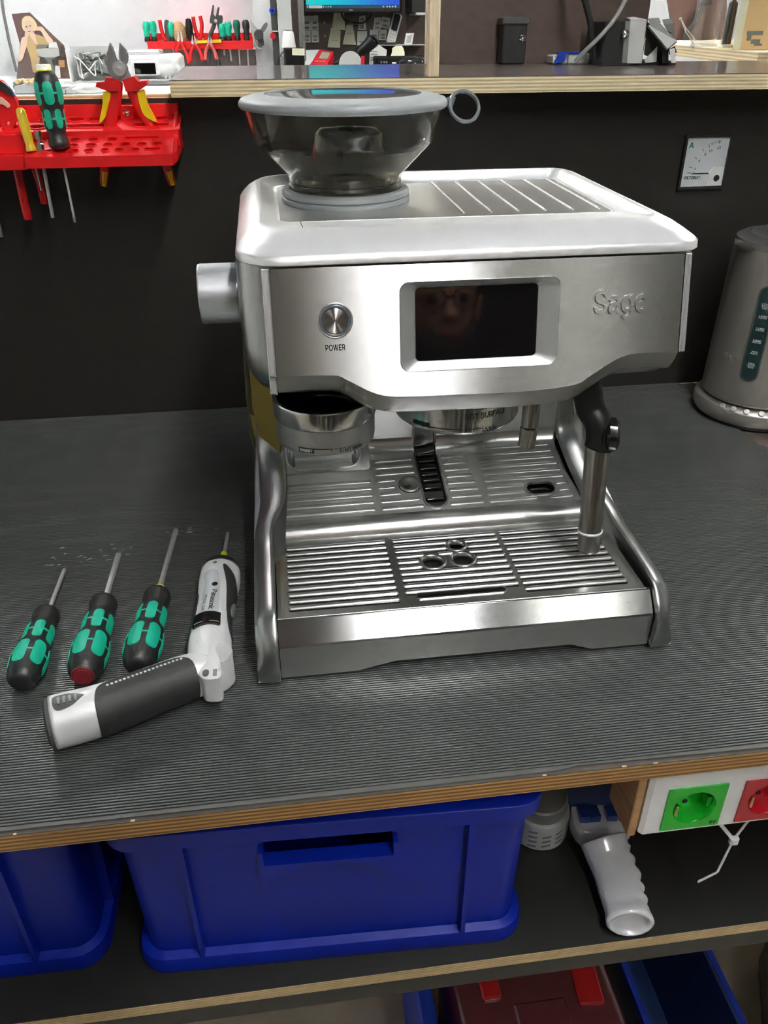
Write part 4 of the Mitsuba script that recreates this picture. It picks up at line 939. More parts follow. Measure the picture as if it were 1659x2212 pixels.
# --- amber voltage tester
q0, q1 = V3(*(-0.2944, 1.158, 0.4491)), V3(*(-0.2891, 1.15, 0.4005))
vt = thing('voltage_tester', 'amber see-through voltage tester standing in the red tool rack at its left', 'tester')
W = q1 - q0; LW = np.linalg.norm(W); fr = frame(q0, W=W)
part(vt, 'barrel', lathe([(0.0, 0.0), (0.0032, 0.0006), (0.0052, 0.003), (0.0060, 0.007), (0.0060, 0.018), (0.0056, LW - 0.012), (0.0050, LW - 0.008), (0.0062, LW - 0.003), (0.0058, LW), (0.0, LW)], 24, fr), 'mat_amber', 40, 'amber handle')
part(vt, 'blade', bone(q1, V3(*(-0.289, 1.157, 0.3536)), 0.0012, 0.0010, 10), 'mat_tool_steel', 40, 'thin blade')
# --- hexagon bit on a long shaft
c0, c1, c2 = V3(*(-0.2792, 1.157, 0.4227)), V3(*(-0.2791, 1.154, 0.3992)), V3(*(-0.2823, 1.16, 0.3192))
hb = thing('screwdriver_bit', 'hexagonal steel driver bit standing in the lower deck of the red rack, shaft hanging below', 'bit')
u = (c1 - c0); LB = np.linalg.norm(u); fr = frame(c0, W=u)
part(hb, 'shank', sweep([c0, c0 + u * 0.40, c0 + u * 0.46, c0 + u * 0.58, c0 + u * 0.64, c1 + u * 0.2], np.array([circ(r, 6) for r in (0.0046, 0.0046, 0.0032, 0.0032, 0.0050, 0.0050)])), 'mat_wand_steel', False)
part(hb, 'shaft', bone(c1, c2, 0.0024, 0.0022, 14), 'mat_tool_steel', 40)

# --- side cutters with red and yellow handles
SC = thing('side_cutters', 'side cutters with red and yellow handles standing jaws up in the red tool rack', 'pliers')
YC = 1.202
def flat(pts, y0, y1, b=0.0012):
    p = np.asarray(pts, float); poly = Polygon(p).buffer(0)
    return ext(poly, y1 - y0, frame((0, y1, 0), U=(1, 0, 0), V=(0, 0, 1)))
jl = curve([(-0.1813, 0.5158), (-0.1866, 0.5048), (-0.1885, 0.4972), (-0.1877, 0.4819), (-0.1742, 0.4776), (-0.1648, 0.4868), (-0.1681, 0.494), (-0.1765, 0.4981), (-0.1783, 0.5072)], 4)
jr = curve([(-0.1702, 0.5157), (-0.1655, 0.5102), (-0.1629, 0.5051), (-0.163, 0.498), (-0.1668, 0.492), (-0.1714, 0.4951), (-0.1736, 0.4986), (-0.1722, 0.5072)], 4)
part(SC, 'jaw', flat(jl, YC - 0.006, YC + 0.004), 'mat_dark_steel', 40, 'steel cutting jaw')
part(SC, 'jaw', flat(jr, YC - 0.003, YC + 0.006), 'mat_dark_steel', 40, 'steel cutting jaw')
part(SC, 'tang', flat([(-0.1816, 0.488), (-0.1665, 0.4899), (-0.1619, 0.4765), (-0.1692, 0.4734), (-0.1772, 0.4735), (-0.1866, 0.4788)], YC - 0.004, YC + 0.004), 'mat_dark_steel', False)
pv = (-0.1746, 0.4879)
part(SC, 'pivot', lathe([(0.0, 0), (0.0085, 0), (0.0080, 0.0012), (0.003, 0.0012), (0.002, 0.0018), (0, 0.0018)], 28, frame((pv[0], YC - 0.006, pv[1]), W=(0, -1, 0))), 'mat_tool_steel', 40)
for nm, rail, horn, yl in (('left', [(-0.1806, 0.4736), (-0.1839, 0.4611), (-0.1884, 0.4479), (-0.1946, 0.4319), (-0.2035, 0.4074), (-0.2119, 0.3796), (-0.2182, 0.351)], [(-0.1917, 0.4789), (-0.1769, 0.4756), (-0.1795, 0.4631), (-0.1927, 0.4633), (-0.206, 0.4686), (-0.204, 0.4733), (-0.1943, 0.4737)], [(-0.1986, 0.4623), (-0.1896, 0.4611), (-0.1942, 0.448), (-0.2007, 0.4336), (-0.2063, 0.4283), (-0.2092, 0.4283), (-0.2029, 0.4444)]),
                           ('right', [(-0.1647, 0.4734), (-0.1621, 0.4608), (-0.1578, 0.4475), (-0.1504, 0.4312), (-0.141, 0.4063), (-0.1337, 0.3779), (-0.1284, 0.3499)], [(-0.1723, 0.4755), (-0.1574, 0.4795), (-0.1531, 0.4738), (-0.1427, 0.4742), (-0.1428, 0.47), (-0.1548, 0.4628), (-0.1699, 0.4625)], [(-0.1567, 0.4618), (-0.1484, 0.4633), (-0.1465, 0.4489), (-0.1414, 0.4359), (-0.1379, 0.4277), (-0.1404, 0.4272), (-0.1521, 0.435), (-0.1558, 0.449)])):
    rp = curve([(x, YC, z) for x, z in rail], 5)
    hk = part(SC, 'handle', sweep(rp, np.array([circ(w_, 16, 0.0062) for w_ in np.interp(np.linspace(0, 1, len(rp)), [0, 0.2, 0.45, 0.75, 1], [0.0072, 0.0080, 0.0078, 0.0070, 0.0056])]), up=(0, 1, 0)), 'mat_red_grip', True, 'red insulated handle')
    part(hk, 'guard', flat(horn, YC - 0.0105, YC + 0.0105), 'mat_red_grip', 40, 'red finger guard')
    part(hk, 'yellow_inlay', flat(curve(yl, 3), YC - 0.0075, YC + 0.004), 'mat_yellow_grip', 40, 'yellow side of the handle')
    part(hk, 'tip_inlay', bone(rp[-4] + V3(0.001, -0.003, 0), rp[-1] + V3(0.0005, -0.003, -0.001), 0.0042, 0.0034, 12), 'mat_yellow_grip', 40)

# --- red handled pliers at the left edge
RP = thing('pliers', 'red handled pliers with bright head, half outside the left edge of the red rack', 'pliers')
hd = curve([(-0.339, 0.4722), (-0.3213, 0.4771), (-0.3135, 0.4678), (-0.3072, 0.4564), (-0.3068, 0.4459), (-0.3132, 0.43), (-0.3206, 0.4178), (-0.3285, 0.4179), (-0.3324, 0.4303), (-0.3464, 0.4422)], 4)
part(RP, 'head', flat(hd, 1.196, 1.206), 'mat_red_grip', 40, 'red coated head')
part(RP, 'jaw', flat(curve([(-0.3376, 0.4783), (-0.3205, 0.4761), (-0.3119, 0.4699), (-0.3072, 0.459), (-0.315, 0.4617), (-0.3235, 0.468), (-0.34, 0.4681)], 3), 1.193, 1.200), 'mat_chrome', 40, 'bright steel jaw')
part(RP, 'jaw', flat(curve([(-0.3431, 0.4558), (-0.3257, 0.4587), (-0.3197, 0.4555), (-0.3145, 0.4491), (-0.3175, 0.446), (-0.3243, 0.4503), (-0.3449, 0.4485)], 3), 1.193, 1.200), 'mat_skin_print', 40)
part(RP, 'handle', tube(curve([(-0.3223, 1.2, 0.4302), (-0.325, 1.2, 0.3987), (-0.3244, 1.2, 0.3708), (-0.3245, 1.2, 0.3391), (-0.3243, 1.2, 0.3101)], 5), 0.0056, 14), 'mat_red_grip', True, 'long red handle')
part(RP, 'handle', tube(curve([(-0.3158, 1.21, 0.4291), (-0.308, 1.21, 0.3972), (-0.3042, 1.21, 0.3717), (-0.302, 1.21, 0.3485), (-0.3016, 1.21, 0.3279)], 5), 0.0048, 14), 'mat_red_grip', True, 'red handle')
# --- grey strip hanging at the left edge
gs = curve([(-0.3735, 1.235, 0.3253), (-0.3749, 1.235, 0.304), (-0.3754, 1.235, 0.281)], 4)
single('grey_strap', thick([[(x - 0.006, y, z), (x + 0.003, y, z)] for x, y, z in gs], 0.002), 'mat_mid_grey', 'grey plastic strip hanging in front of the black splashback at the left edge', 'strap')

# ================================================================ ammeter let into the splashback
AM = thing('ammeter', 'square white faced panel ammeter let into the black splashback above the kettle', 'ammeter')
YA = 1.2465
ax0, ax1, az0, az1 = 0.6188, 0.6856, 0.3205, 0.3893
part(AM, 'bezel', fuse_b := ext(rrect(ax0 - 0.0035, ax1 + 0.0035, az0 - 0.0035, az1 + 0.0035, 0.001).difference(sbox(ax0, az0, ax1, az1)), 0.0065, frame((0, YA, 0), U=(1, 0, 0), V=(0, 0, 1)), 0.0002), 'mat_black_plastic', False, 'black frame')
dial = part(AM, 'dial', bx(ax0, ax1, YA - 0.0035, YA - 0.0003, az0, az1), 'mat_dial_face', False, 'white dial')
DF = lambda x, z: frame((x, YA - 0.0036, z), U=(1, 0, 0), V=(0, 0, 1))
pvx, pvz = ax1 - 0.0105, az0 + 0.0125
part(dial, 'unit_letter', text('A', 0.0075, DF(ax0 + 0.0045, az1 - 0.0145), 0.0002, True), 'mat_ink_green', False)
for s, a in (('2', 176), ('4', 166), ('6', 148), ('8', 130), ('10', 117), ('20', 97)):
    q = math.radians(a); 
    part(dial, 'tick', moved(bx(0.0425, 0.0475, -0.0003, 0.0003, 0, 0.0002), DF(pvx, pvz + 0.004) @ frame((0, 0, 0), U=(math.cos(q), math.sin(q), 0), W=(0, 0, 1))), 'mat_ink_black', False)
    part(dial, 'number', centred(s, 0.0036, DF(pvx + 0.0375 * math.cos(q), pvz + 0.004 + 0.0375 * math.sin(q)), 0.0002), 'mat_ink_black', False)
for k in range(15):
    q = math.radians(112 - k * 1.3)
    part(dial, 'tick', moved(bx(0.0445, 0.0475, -0.00015, 0.00015, 0, 0.0002), DF(pvx, pvz + 0.004) @ frame((0, 0, 0), U=(math.cos(q), math.sin(q), 0), W=(0, 0, 1))), 'mat_mid_grey', False)
part(dial, 'needle', moved(bx(-0.0300, -0.008, -0.0007, 0.0007, 0.0004, 0.0009), DF(pvx - 0.006, pvz + 0.006)), 'mat_ink_black', False)
part(dial, 'needle', moved(bx(-0.0360, -0.0300, -0.0002, 0.0002, 0.0004, 0.0009), DF(pvx - 0.006, pvz + 0.006)), 'mat_ink_black', False)
part(dial, 'maker_lettering', text('VOLTCRAFT.', 0.0041, DF(ax0 + 0.0040, az0 + 0.0105), 0.0002, True, 0.80), 'mat_ink_black', False)
cov = Polygon(curve([(ax1 - 0.0005, az0 + 0.0005), (ax1 - 0.0005, az0 + 0.027), (ax1 - 0.004, az0 + 0.0275), (ax1 - 0.018, az0 + 0.0270), (ax1 - 0.0235, az0 + 0.020), (ax1 - 0.0245, az0 + 0.012), (ax1 - 0.0240, az0 + 0.0005), (ax1 - 0.0005, az0 + 0.0005)], 1))
ck = part(dial, 'pivot_cover', ext(cov, 0.0014, frame((0, YA - 0.0036, 0), U=(1, 0, 0), V=(0, 0, 1))), 'mat_white_plastic', False, 'white corner cover')
part(ck, 'zero_screw', lathe([(0.0, 0), (0.0046, 0), (0.0042, 0.0012), (0, 0.0014)], 24, frame((pvx, YA - 0.0050, pvz - 0.001), W=(0, -1, 0))), 'mat_black_plastic', 40, 'black screw')

# ================================================================ kettle on its base
KX, KY = 0.7425, 1.118
KT = thing('kettle', 'brushed steel electric kettle with a green water window, on its button base at the right', 'kettle')
part(KT, 'base', lathe([(0.0, 0.004), (0.078, 0.004), (0.086, 0.006), (0.0895, 0.012), (0.0895, 0.024), (0.0875, 0.0275), (0.0815, 0.0315), (0.0, 0.0320)], 72, at((KX, KY, 0))), 'mat_kettle_steel', 40, 'round steel power base')
part(KT, 'base_foot', lathe([(0.0, 0.0), (0.083, 0.0), (0.086, 0.0062), (0.0, 0.0062)], 64, at((KX, KY, 0))), 'mat_black_plastic', 40)
kp = [(0.0, 0.0335), (0.0745, 0.0335), (0.0790, 0.0350), (0.0805, 0.040), (0.0802, 0.060), (0.0790, 0.130), (0.0778, 0.200), (0.0765, 0.258), (0.0745, 0.266), (0.068, 0.270), (0.0, 0.272)]
kb = lathe(kp, 96, at((KX, KY, 0)), cap=False)
part(KT, 'gap_ring', lathe([(0.0, 0.0315), (0.0740, 0.0315), (0.0740, 0.0340), (0.0, 0.0340)], 64, at((KX, KY, 0))), 'mat_black_plastic', 40)
_ = lambda z: float(np.interp(z, [0.04, 0.06, 0.13, 0.2, 0.258], [0.0805, 0.0802, 0.0785, 0.076, 0.0735]))
kbody = part(KT, 'body', kb, 'mat_kettle_steel', 40, 'tapering brushed body')
wa = math.radians(227)
def kfn(u, v, w):
    r = np.interp(v, [0.04, 0.06, 0.13, 0.2, 0.258], [0.0805, 0.0802, 0.0790, 0.0778, 0.0765]) + w
    q = wa + u / 0.0785; return np.column_stack([KX + r * np.cos(q), KY + r * np.sin(q), v])
wp = LineString([(0, 0.088), (0, 0.205)])
part(kbody, 'window_rim', patch3(wp.buffer(0.0125, quad_segs=8).difference(wp.buffer(0.0105, quad_segs=8)), kfn, 0.0016, 0.006), 'mat_chrome', 40, 'bright window frame')
ww = part(kbody, 'water_window', patch3(wp.buffer(0.0106, quad_segs=8), kfn, 0.0007, 0.006), 'mat_water_window', 40, 'dark green water window')
for i, (s, z) in enumerate((('1700', 0.189), ('1500', 0.172), ('1250', 0.154), ('1000', 0.136), ('750', 0.119), ('500', 0.101))):
    tm = meshkit.text_mesh(s, 0.0034, 0.0003, True); b = tm.bounds; v = np.array(tm.vertices); v[:, 0] -= (b[0, 0] + b[1, 0]) / 2
    tm.vertices = kfn(v[:, 0], z + v[:, 1], v[:, 2] + 0.0007); part(ww, 'level_mark', tm, 'mat_ink_white', False)
    part(ww, 'level_line', patch3(sbox(-0.006, z - 0.0012, 0.006, z - 0.0007), lambda u, v, w: kfn(u, v, w + 0.0007), 0.0003, 0.006), 'mat_ink_white', False)
for s, z in (('MAX', 0.1845), ('MIN', 0.0965)):
    tm = meshkit.text_mesh(s, 0.0026, 0.0003, True); b = tm.bounds; v = np.array(tm.vertices); v[:, 0] -= (b[0, 0] + b[1, 0]) / 2
    tm.vertices = kfn(v[:, 0], z + v[:, 1], v[:, 2] + 0.0007); part(ww, 'level_mark', tm, 'mat_ink_white', False)
tm = meshkit.text_mesh('Sage', 0.0100, 0.0008, True); v = np.array(tm.vertices)
tm.vertices = kfn(v[:, 0] - 0.0480, 0.0985 + v[:, 1], v[:, 2]); part(kbody, 'badge', tm, 'mat_kettle_steel', False, 'raised maker lettering')
part(kbody, 'collar', ringlathe([(0.060, 0.2665), (0.0765, 0.2600), (0.0755, 0.2690), (0.066, 0.2740), (0.058, 0.2750)], 64, at((KX, KY, 0))), 'mat_dark_steel', 40)
part(KT, 'kettle_lid', lathe([(0.058, 0.2720), (0.056, 0.277), (0.040, 0.2800), (0.0, 0.2815)], 48, at((KX, KY, 0)), cap=False), 'mat_dark_steel', True, 'dark lid')
sd = V3(math.cos(math.radians(188)), math.sin(math.radians(188)), 0); sc_ = V3(KX, KY, 0); sn = V3(-sd[1], sd[0], 0)
sp_r = []
for d, wz, z in ((0.066, 0.022, 0.255), (0.078, 0.016, 0.265), (0.088, 0.009, 0.2715), (0.0945, 0.003, 0.2735)):
    c = sc_ + sd * d
    sp_r.append([c - sn * wz + V3(0, 0, z), c - sn * wz * 0.6 + V3(0, 0, z - 0.006), c + V3(0, 0, z - 0.009), c + sn * wz * 0.6 + V3(0, 0, z - 0.006), c + sn * wz + V3(0, 0, z)])
part(KT, 'spout', thick(sp_r, 0.0012), 'mat_kettle_steel', True, 'short spout')
hp = curve([(KX + 0.070, KY + 0.01, 0.245), (KX + 0.105, KY + 0.015, 0.245), (KX + 0.128, KY + 0.018, 0.215), (KX + 0.125, KY + 0.018, 0.14), (KX + 0.105, KY + 0.015, 0.075), (KX + 0.078, KY + 0.011, 0.062)], 5)
part(KT, 'handle', tube(hp, 0.0105, 14), 'mat_black_plastic', True, 'black handle')
for k, a in enumerate((209, 221, 234, 248, 262)):
    q = math.radians(a); r = 0.0848
    bf = frame((KX + r * math.cos(q), KY + r * math.sin(q), 0.0291), W=(math.cos(q) * 0.55, math.sin(q) * 0.55, 0.83))
    part(KT, 'base_button', lathe([(0.0, 0.0008), (0.0044, 0.0008), (0.0046, 0.0024), (0.0040, 0.0030), (0.0, 0.0031)], 20, bf), 'mat_silver_trim', 40, 'small round button')

# ================================================================ under the bench: blue crates
def crate(name, label, c, yaw, W=0.366, Dp=0.27, H=0.213, tap=0.004):
    """c: front bottom corner middle; built with x across the front, y to the back."""
    t = thing(name, label, 'crate', 'blue plastic crates on the lower shelf')
    F = frame((c[0], c[1], c[2]), U=(math.cos(yaw), math.sin(yaw), 0), W=(0, 0, 1))
    w = W / 2; rs = lambda z, e, r: rr_ring(-w - e, w + e, -e, Dp + e, z, [r] * 4, 6)
    outer = [rs(0.0, -0.004, 0.020), rs(0.003, -0.001, 0.021), rs(0.012, 0.0, 0.022), rs(H, tap, 0.022)]
    inner = [rs(H, tap - 0.003, 0.019), rs(0.006, -0.006, 0.016)]
    shell = loft(outer + inner, True, True)
    # hand hole in the front wall
    shell = cut(shell, bx(-0.058, 0.058, -0.03, 0.02, H - 0.054, H - 0.034))
    part(t, 'shell', moved(shell, F), 'mat_crate_blue', 40)
    rim = loft([rs(H - 0.022, tap + 0.0015, 0.024), rs(H - 0.020, tap + 0.010, 0.030), rs(H - 0.001, tap + 0.0105, 0.030), rs(H, tap + 0.009, 0.028), rs(H, tap - 0.004, 0.018), rs(H - 0.02, tap - 0.003, 0.019)], False, False)
    part(t, 'rim', moved(rim, F), 'mat_crate_blue', 40, 'stacking rim')
    base = loft([rs(0.0, 0.0, 0.022), rs(0.001, 0.009, 0.028), rs(0.011, 0.0105, 0.030), rs(0.0215, 0.0085, 0.028), rs(0.024, 0.0005, 0.022)], False, False)
    part(t, 'base_skirt', moved(base, F), 'mat_crate_blue', 30, 'sloping bottom skirt')
    for x in (-w + 0.055, w - 0.055):
        part(t, 'front_rib', moved(hullm([(x + sx * 0.0022, y, z) for sx in (-1, 1) for y, z in ((0.001, 0.02), (-0.0095, 0.022), (-0.0135, H - 0.018), (0.001, H - 0.018))]), F), 'mat_crate_blue', False)
    for y in (0.05, Dp - 0.05):
        for sx in (-1, 1):
            part(t, 'side_rib', moved(hullm([(sx * (w + e), y + d, z) for d in (-0.0022, 0.0022) for e, z in ((-0.001, 0.02), (0.0095, 0.022), (0.0125, H - 0.018), (-0.001, H - 0.018))]), F), 'mat_crate_blue', False)
    lip = Polygon(curve([(-0.062, H - 0.036), (-0.062, H - 0.076), (-0.040, H - 0.068), (-0.010, H - 0.059), (0.012, H - 0.058), (0.035, H - 0.064), (0.062, H - 0.071), (0.062, H - 0.036)], 3)).difference(sbox(-0.058, H - 0.054, 0.058, H - 0.034)).buffer(0)
    part(t, 'grip_lip', moved(ext(lip, 0.013, frame((0, -0.0005, 0), U=(1, 0, 0), V=(0, 0, 1))), F), 'mat_crate_blue', 30, 'raised lip under the hand hole')
    return t
crate('crate', 'dark blue plastic crate with a hand hole, under the bench in front of the machine', (0.0115, 0.4790, -0.264), -0.0385)
crate('crate', 'dark blue plastic crate at the left edge of the lower shelf', (-0.405, 0.5040, -0.264), -0.02, W=0.366)

# ================================================================ socket strip under the bench edge
SS = thing('socket_strip', 'white socket strip with a green and a red socket under the bench edge', 'socket strip')
sz0, sz1, sx0 = -0.1075, -0.0225, 0.2958
hs_ = bx(sx0, 0.62, 0.4530, 0.4840, sz0, sz1, 0.0035)
hs_ = cut(hs_, *[lathe([(0.0212, -0.02), (0.0212, 0.02)], 40, frame(((xa + xb) / 2, 0.4520, -0.07275), W=(0, 1, 0))) for xa, xb in ((0.3145, 0.3705), (0.3870, 0.4430))])
part(SS, 'housing', hs_, 'mat_white_plastic', False, 'white bevelled housing')
def socket(x0, x1, m, lab, mk):
    z0, z1 = -0.1000, -0.0455; xc, zc = (x0 + x1) / 2, (z0 + z1) / 2
    fr = frame((0, 0.4526, 0), U=(1, 0, 0), V=(0, 0, 1))
    k = part(SS, 'socket', ext(sbox(x0, z0, x1, z1).difference(Point(xc, zc).buffer(0.0205, quad_segs=12)), 0.0012, fr), m, False, lab)
    part(k, 'well', lathe([(0.0206, 0.0), (0.0198, -0.001), (0.0195, -0.015), (0.0, -0.015)], 40, frame((xc, 0.4520, zc), W=(0, -1, 0)), cap=False), m, 40)
    for s in (-1, 1):
        part(k, 'earth_clip', bx(xc + s * 0.0150, xc + s * 0.0182, 0.4505, 0.4640, zc - 0.0085, zc + 0.0045, 0.0008) if s < 0 else bx(xc + 0.0150, xc + 0.0195, 0.4560, 0.4660, zc - 0.006, zc + 0.006, 0.0006), 'mat_brass' if s < 0 else m, False)
        part(k, 'contact_hole', lathe([(0.0, 0), (0.0026, 0), (0.0026, 0.0003), (0, 0.0003)], 16, frame((xc, 0.4669, zc + s * 0.0095), W=(0, -1, 0))), 'mat_dark_hole', False)
    if mk: part(k, 'lettering', text(mk, 0.0036, frame((x1 - 0.0095, 0.4513, z0 + 0.0030), U=(1, 0, 0), V=(0, 0, 1)), 0.0002, True), 'mat_ink_black', False)
socket(0.3145, 0.3705, 'mat_socket_green', 'green socket insert', 'SV')
socket(0.3870, 0.4430, 'mat_socket_red', 'red socket insert', None)
single('wood_bracket', bx(0.2862, 0.2940, 0.4560, 0.5020, -0.1090, -0.0222, 0.0010), 'mat_block_wood', 'small upright wooden block under the bench edge beside the white socket strip', 'bracket', smooth=False)
zt = thing('cable_tie', 'white plastic cable tie hanging from the white socket strip', 'cable tie')
za, zb, zc_, zd, ze = (V3(*p) for p in ((0.3823, 0.462, -0.1219), (0.3986, 0.458, -0.1367), (0.4096, 0.462, -0.12), (0.3912, 0.456, -0.1821), (0.3685, 0.45, -0.1844)))
def strap(p, q, w): 
    d = q - p; s = np.cross(d, (0, 1, 0)); s /= np.linalg.norm(s); return hullm([x + s * w * e + V3(0, f, 0) for x in (p, q) for e in (-1, 1) for f in (0, 0.0011)])
part(zt, 'loop', strap(za + V3(0, 0, 0.012) + V3(-0.004, 0, 0), zb, 0.0018), 'mat_white_plastic', False)
part(zt, 'loop', strap(zc_ + V3(0.004, 0, 0.012), zb, 0.0013), 'mat_white_plastic', False)
part(zt, 'head', bx(zb[0] - 0.0042, zb[0] + 0.0046, zb[1] - 0.003, zb[1] + 0.003, zb[2] - 0.0050, zb[2] + 0.0046, 0.0014), 'mat_white_plastic', False)
part(zt, 'tail', strap(zb, zd, 0.0011), 'mat_white_plastic', False); part(zt, 'tail', strap(zd, ze, 0.0014), 'mat_white_plastic', False)

# ================================================================ tape gun and grey cylinder on the lower shelf
TG = thing('tape_gun', 'blue tape dispenser with a white finger-grooved handle hanging over the lower shelf', 'tape dispenser')
P0 = [(0.3132, 0.5437, -0.232), (0.3154, 0.527, -0.24), (0.3164, 0.5067, -0.2435), (0.314, 0.486, -0.2445), (0.3121, 0.4674, -0.2445), (0.3102, 0.4559, -0.2435)]
hr_ = Rod(P0, [0.0262, 0.0252, 0.0246, 0.0242, 0.0236, 0.0230, 0.0228, 0.0242], [0.0215, 0.0195, 0.0182, 0.0176, 0.0172, 0.0170, 0.0172, 0.0190], [0, 0.18, 0.32, 0.5, 0.66, 0.8, 0.9, 1.0], k=12)
n = 32; a = np.arange(n) * 2 * np.pi / n; rings = []
side = np.sign(hr_.a[0][0])
for s in hr_.s:
    u = s / hr_.s[-1]; wave = 0.0016 * math.cos((u - 0.30) / 0.155 * 2 * np.pi) * (0.14 < u < 0.86)
    q = hr_.at(np.full(n, s), a); q += hr_.a[np.searchsorted(hr_.s, s)] * (np.clip(side * np.cos(a), 0, 1) * wave * side)[:, None]; rings.append(q)
endd = hr_.t[-1]
c = rings[-1].mean(0); rings += [c + (rings[-1] - c) * 1.0 + endd * 0.003, c + (rings[-1] - c) * 0.90 + endd * 0.0052, c + (rings[-1] - c) * 0.80 + endd * 0.0045, c + (rings[-1] - c) * 0.74 - endd * 0.0015]
hk = part(TG, 'handle', loft(rings), 'mat_handle_white', True, 'white handle with finger grooves')
q = np.array([(0.2949, 0.575, -0.2439), (0.3568, 0.575, -0.2531), (0.359, 0.572, -0.2892), (0.3499, 0.568, -0.2991), (0.3095, 0.568, -0.2915), (0.294, 0.57, -0.278)])
def outl(k, dy, dz=0.0):
    m_ = q.mean(0); r_ = curve(np.vstack([m_ + (q - m_) * k, [m_ + (q[0] - m_) * k]]), 5)[:-1]; return r_ + V3(0, dy, dz)
part(TG, 'handle_head', loft([outl(0.94, 0.022, 0.006), outl(1.0, 0.018, 0.006), outl(1.0, 0.004), outl(0.97, -0.004), outl(0.88, -0.010), outl(0.74, -0.015, -0.003)]), 'mat_handle_white', True, 'white head of the handle')
bl = [(0.2825, 0.61, -0.2211), (0.3877, 0.61, -0.2301), (0.3683, 0.585, -0.2645), (0.3016, 0.585, -0.2529), (0.2826, 0.6, -0.2369)]
bl = np.array(bl)
fr_ = part(TG, 'frame', hullm(np.vstack([bl, bl + V3(0, 0.03, 0.010)])), 'mat_gun_blue', 30, 'dark blue plastic frame')
for k in range(4):
    p = V3(*((0.3063, 0.58, -0.2426), (0.3187, 0.58, -0.2447), (0.339, 0.58, -0.2474), (0.3537, 0.58, -0.2492))[k])
    part(fr_, 'guide_tooth', hullm([(p[0] + dx, p[1] + dy, p[2] + dz) for dx in (-0.0058, 0.0058) for dy in (-0.004, 0.012) for dz in (-0.0075 if k in (0, 2) else -0.005, 0.008)]), 'mat_gun_blue', 30)
jr = thing('grey_cylinder', 'grey cylinder with printed marks and a narrower top, half hidden behind the blue crate', 'jar')
jc = V3(0.2560, 0.5900, -0.264); jr_ = 0.0330
part(jr, 'body', lathe([(0.0, 0.001), (jr_ - 0.003, 0.001), (jr_, 0.005), (jr_, 0.036), (jr_ - 0.001, 0.040), (jr_ - 0.005, 0.0425), (0, 0.0425)], 40, at(jc)), 'mat_grey_plastic', 40)
part(jr, 'lid', lathe([(0.0, 0.042), (0.0285, 0.042), (0.0290, 0.044), (0.0290, 0.058), (0.0270, 0.060), (0.0, 0.060)], 40, at(jc)), 'mat_mid_grey', 40)
for i in range(5):
    for j in range(6):
        a0 = math.radians(205 + 27 * i)
        rr_ = jr_; aa = np.linspace(a0, a0 + 0.30, 5); z = jc[2] + 0.006 + 0.0075 * j + 0.002 * i
        if z < jc[2] + 0.031: part(jr, 'print_line', sheet([[(jc[0] + (rr_ + 0.0003) * math.cos(q), jc[1] + (rr_ + 0.0003) * math.sin(q), z + h + 0.006 * (q - a0)) for q in aa] for h in (0, 0.003)]), 'mat_paper_print', False)

# ================================================================ on the floor under the bench
vc = thing('vacuum_cleaner', 'glossy maroon vacuum cleaner with a red button standing on the floor under the bench', 'vacuum cleaner')
vx, vy, vz = 0.30, 0.60, -0.64
def vring(z, e, r): return rr_ring(vx - 0.125 - e, vx + 0.115 + e, vy - 0.15 - e, vy + 0.14 + e, z, [r] * 4, 8)
body_v = part(vc, 'body', loft([vring(FLOOR + 0.001, -0.02, 0.06), vring(FLOOR + 0.03, 0.0, 0.07), vring(vz - 0.06, 0.004, 0.07), vring(vz - 0.02, -0.002, 0.065), vring(vz - 0.004, -0.012, 0.055), vring(vz, -0.026, 0.04)]), 'mat_maroon_gloss', 45, 'glossy maroon hood')
hx0, hx1 = (0.2571, 0.5922, -0.645)[0], (0.3318, 0.582, -0.645)[0]
part(body_v, 'handle_flap', bx(hx0, hx1, vy - 0.14, (0.2919, 0.5893, -0.64)[1], vz - 0.004, vz + 0.004, 0.003), 'mat_maroon_gloss', False, 'maroon flap')
part(body_v, 'button', moved(bx(-0.018, 0.018, -0.028, 0.028, -0.004, 0.005, 0.003), frame((0.3685, 0.6003, -0.638), U=(0.99, -0.08, -0.02), V=(0.08, 0.99, 0.0))), 'mat_button_red', False, 'red push button')
part(body_v, 'button', moved(bx(-0.014, 0.014, -0.016, 0.016, -0.004, 0.005, 0.003), frame((0.2302, 0.6146, -0.638), U=(1, 0.0, 0.0), V=(0, 1, 0.0))), 'mat_button_red', False)
part(body_v, 'carry_handle', tube(curve([(vx - 0.04, vy + 0.05, vz - 0.002), (vx - 0.03, vy + 0.055, vz + 0.012), (vx + 0.03, vy + 0.055, vz + 0.012), (vx + 0.04, vy + 0.05, vz - 0.002)], 5), 0.006, 10), 'mat_maroon_gloss', True)
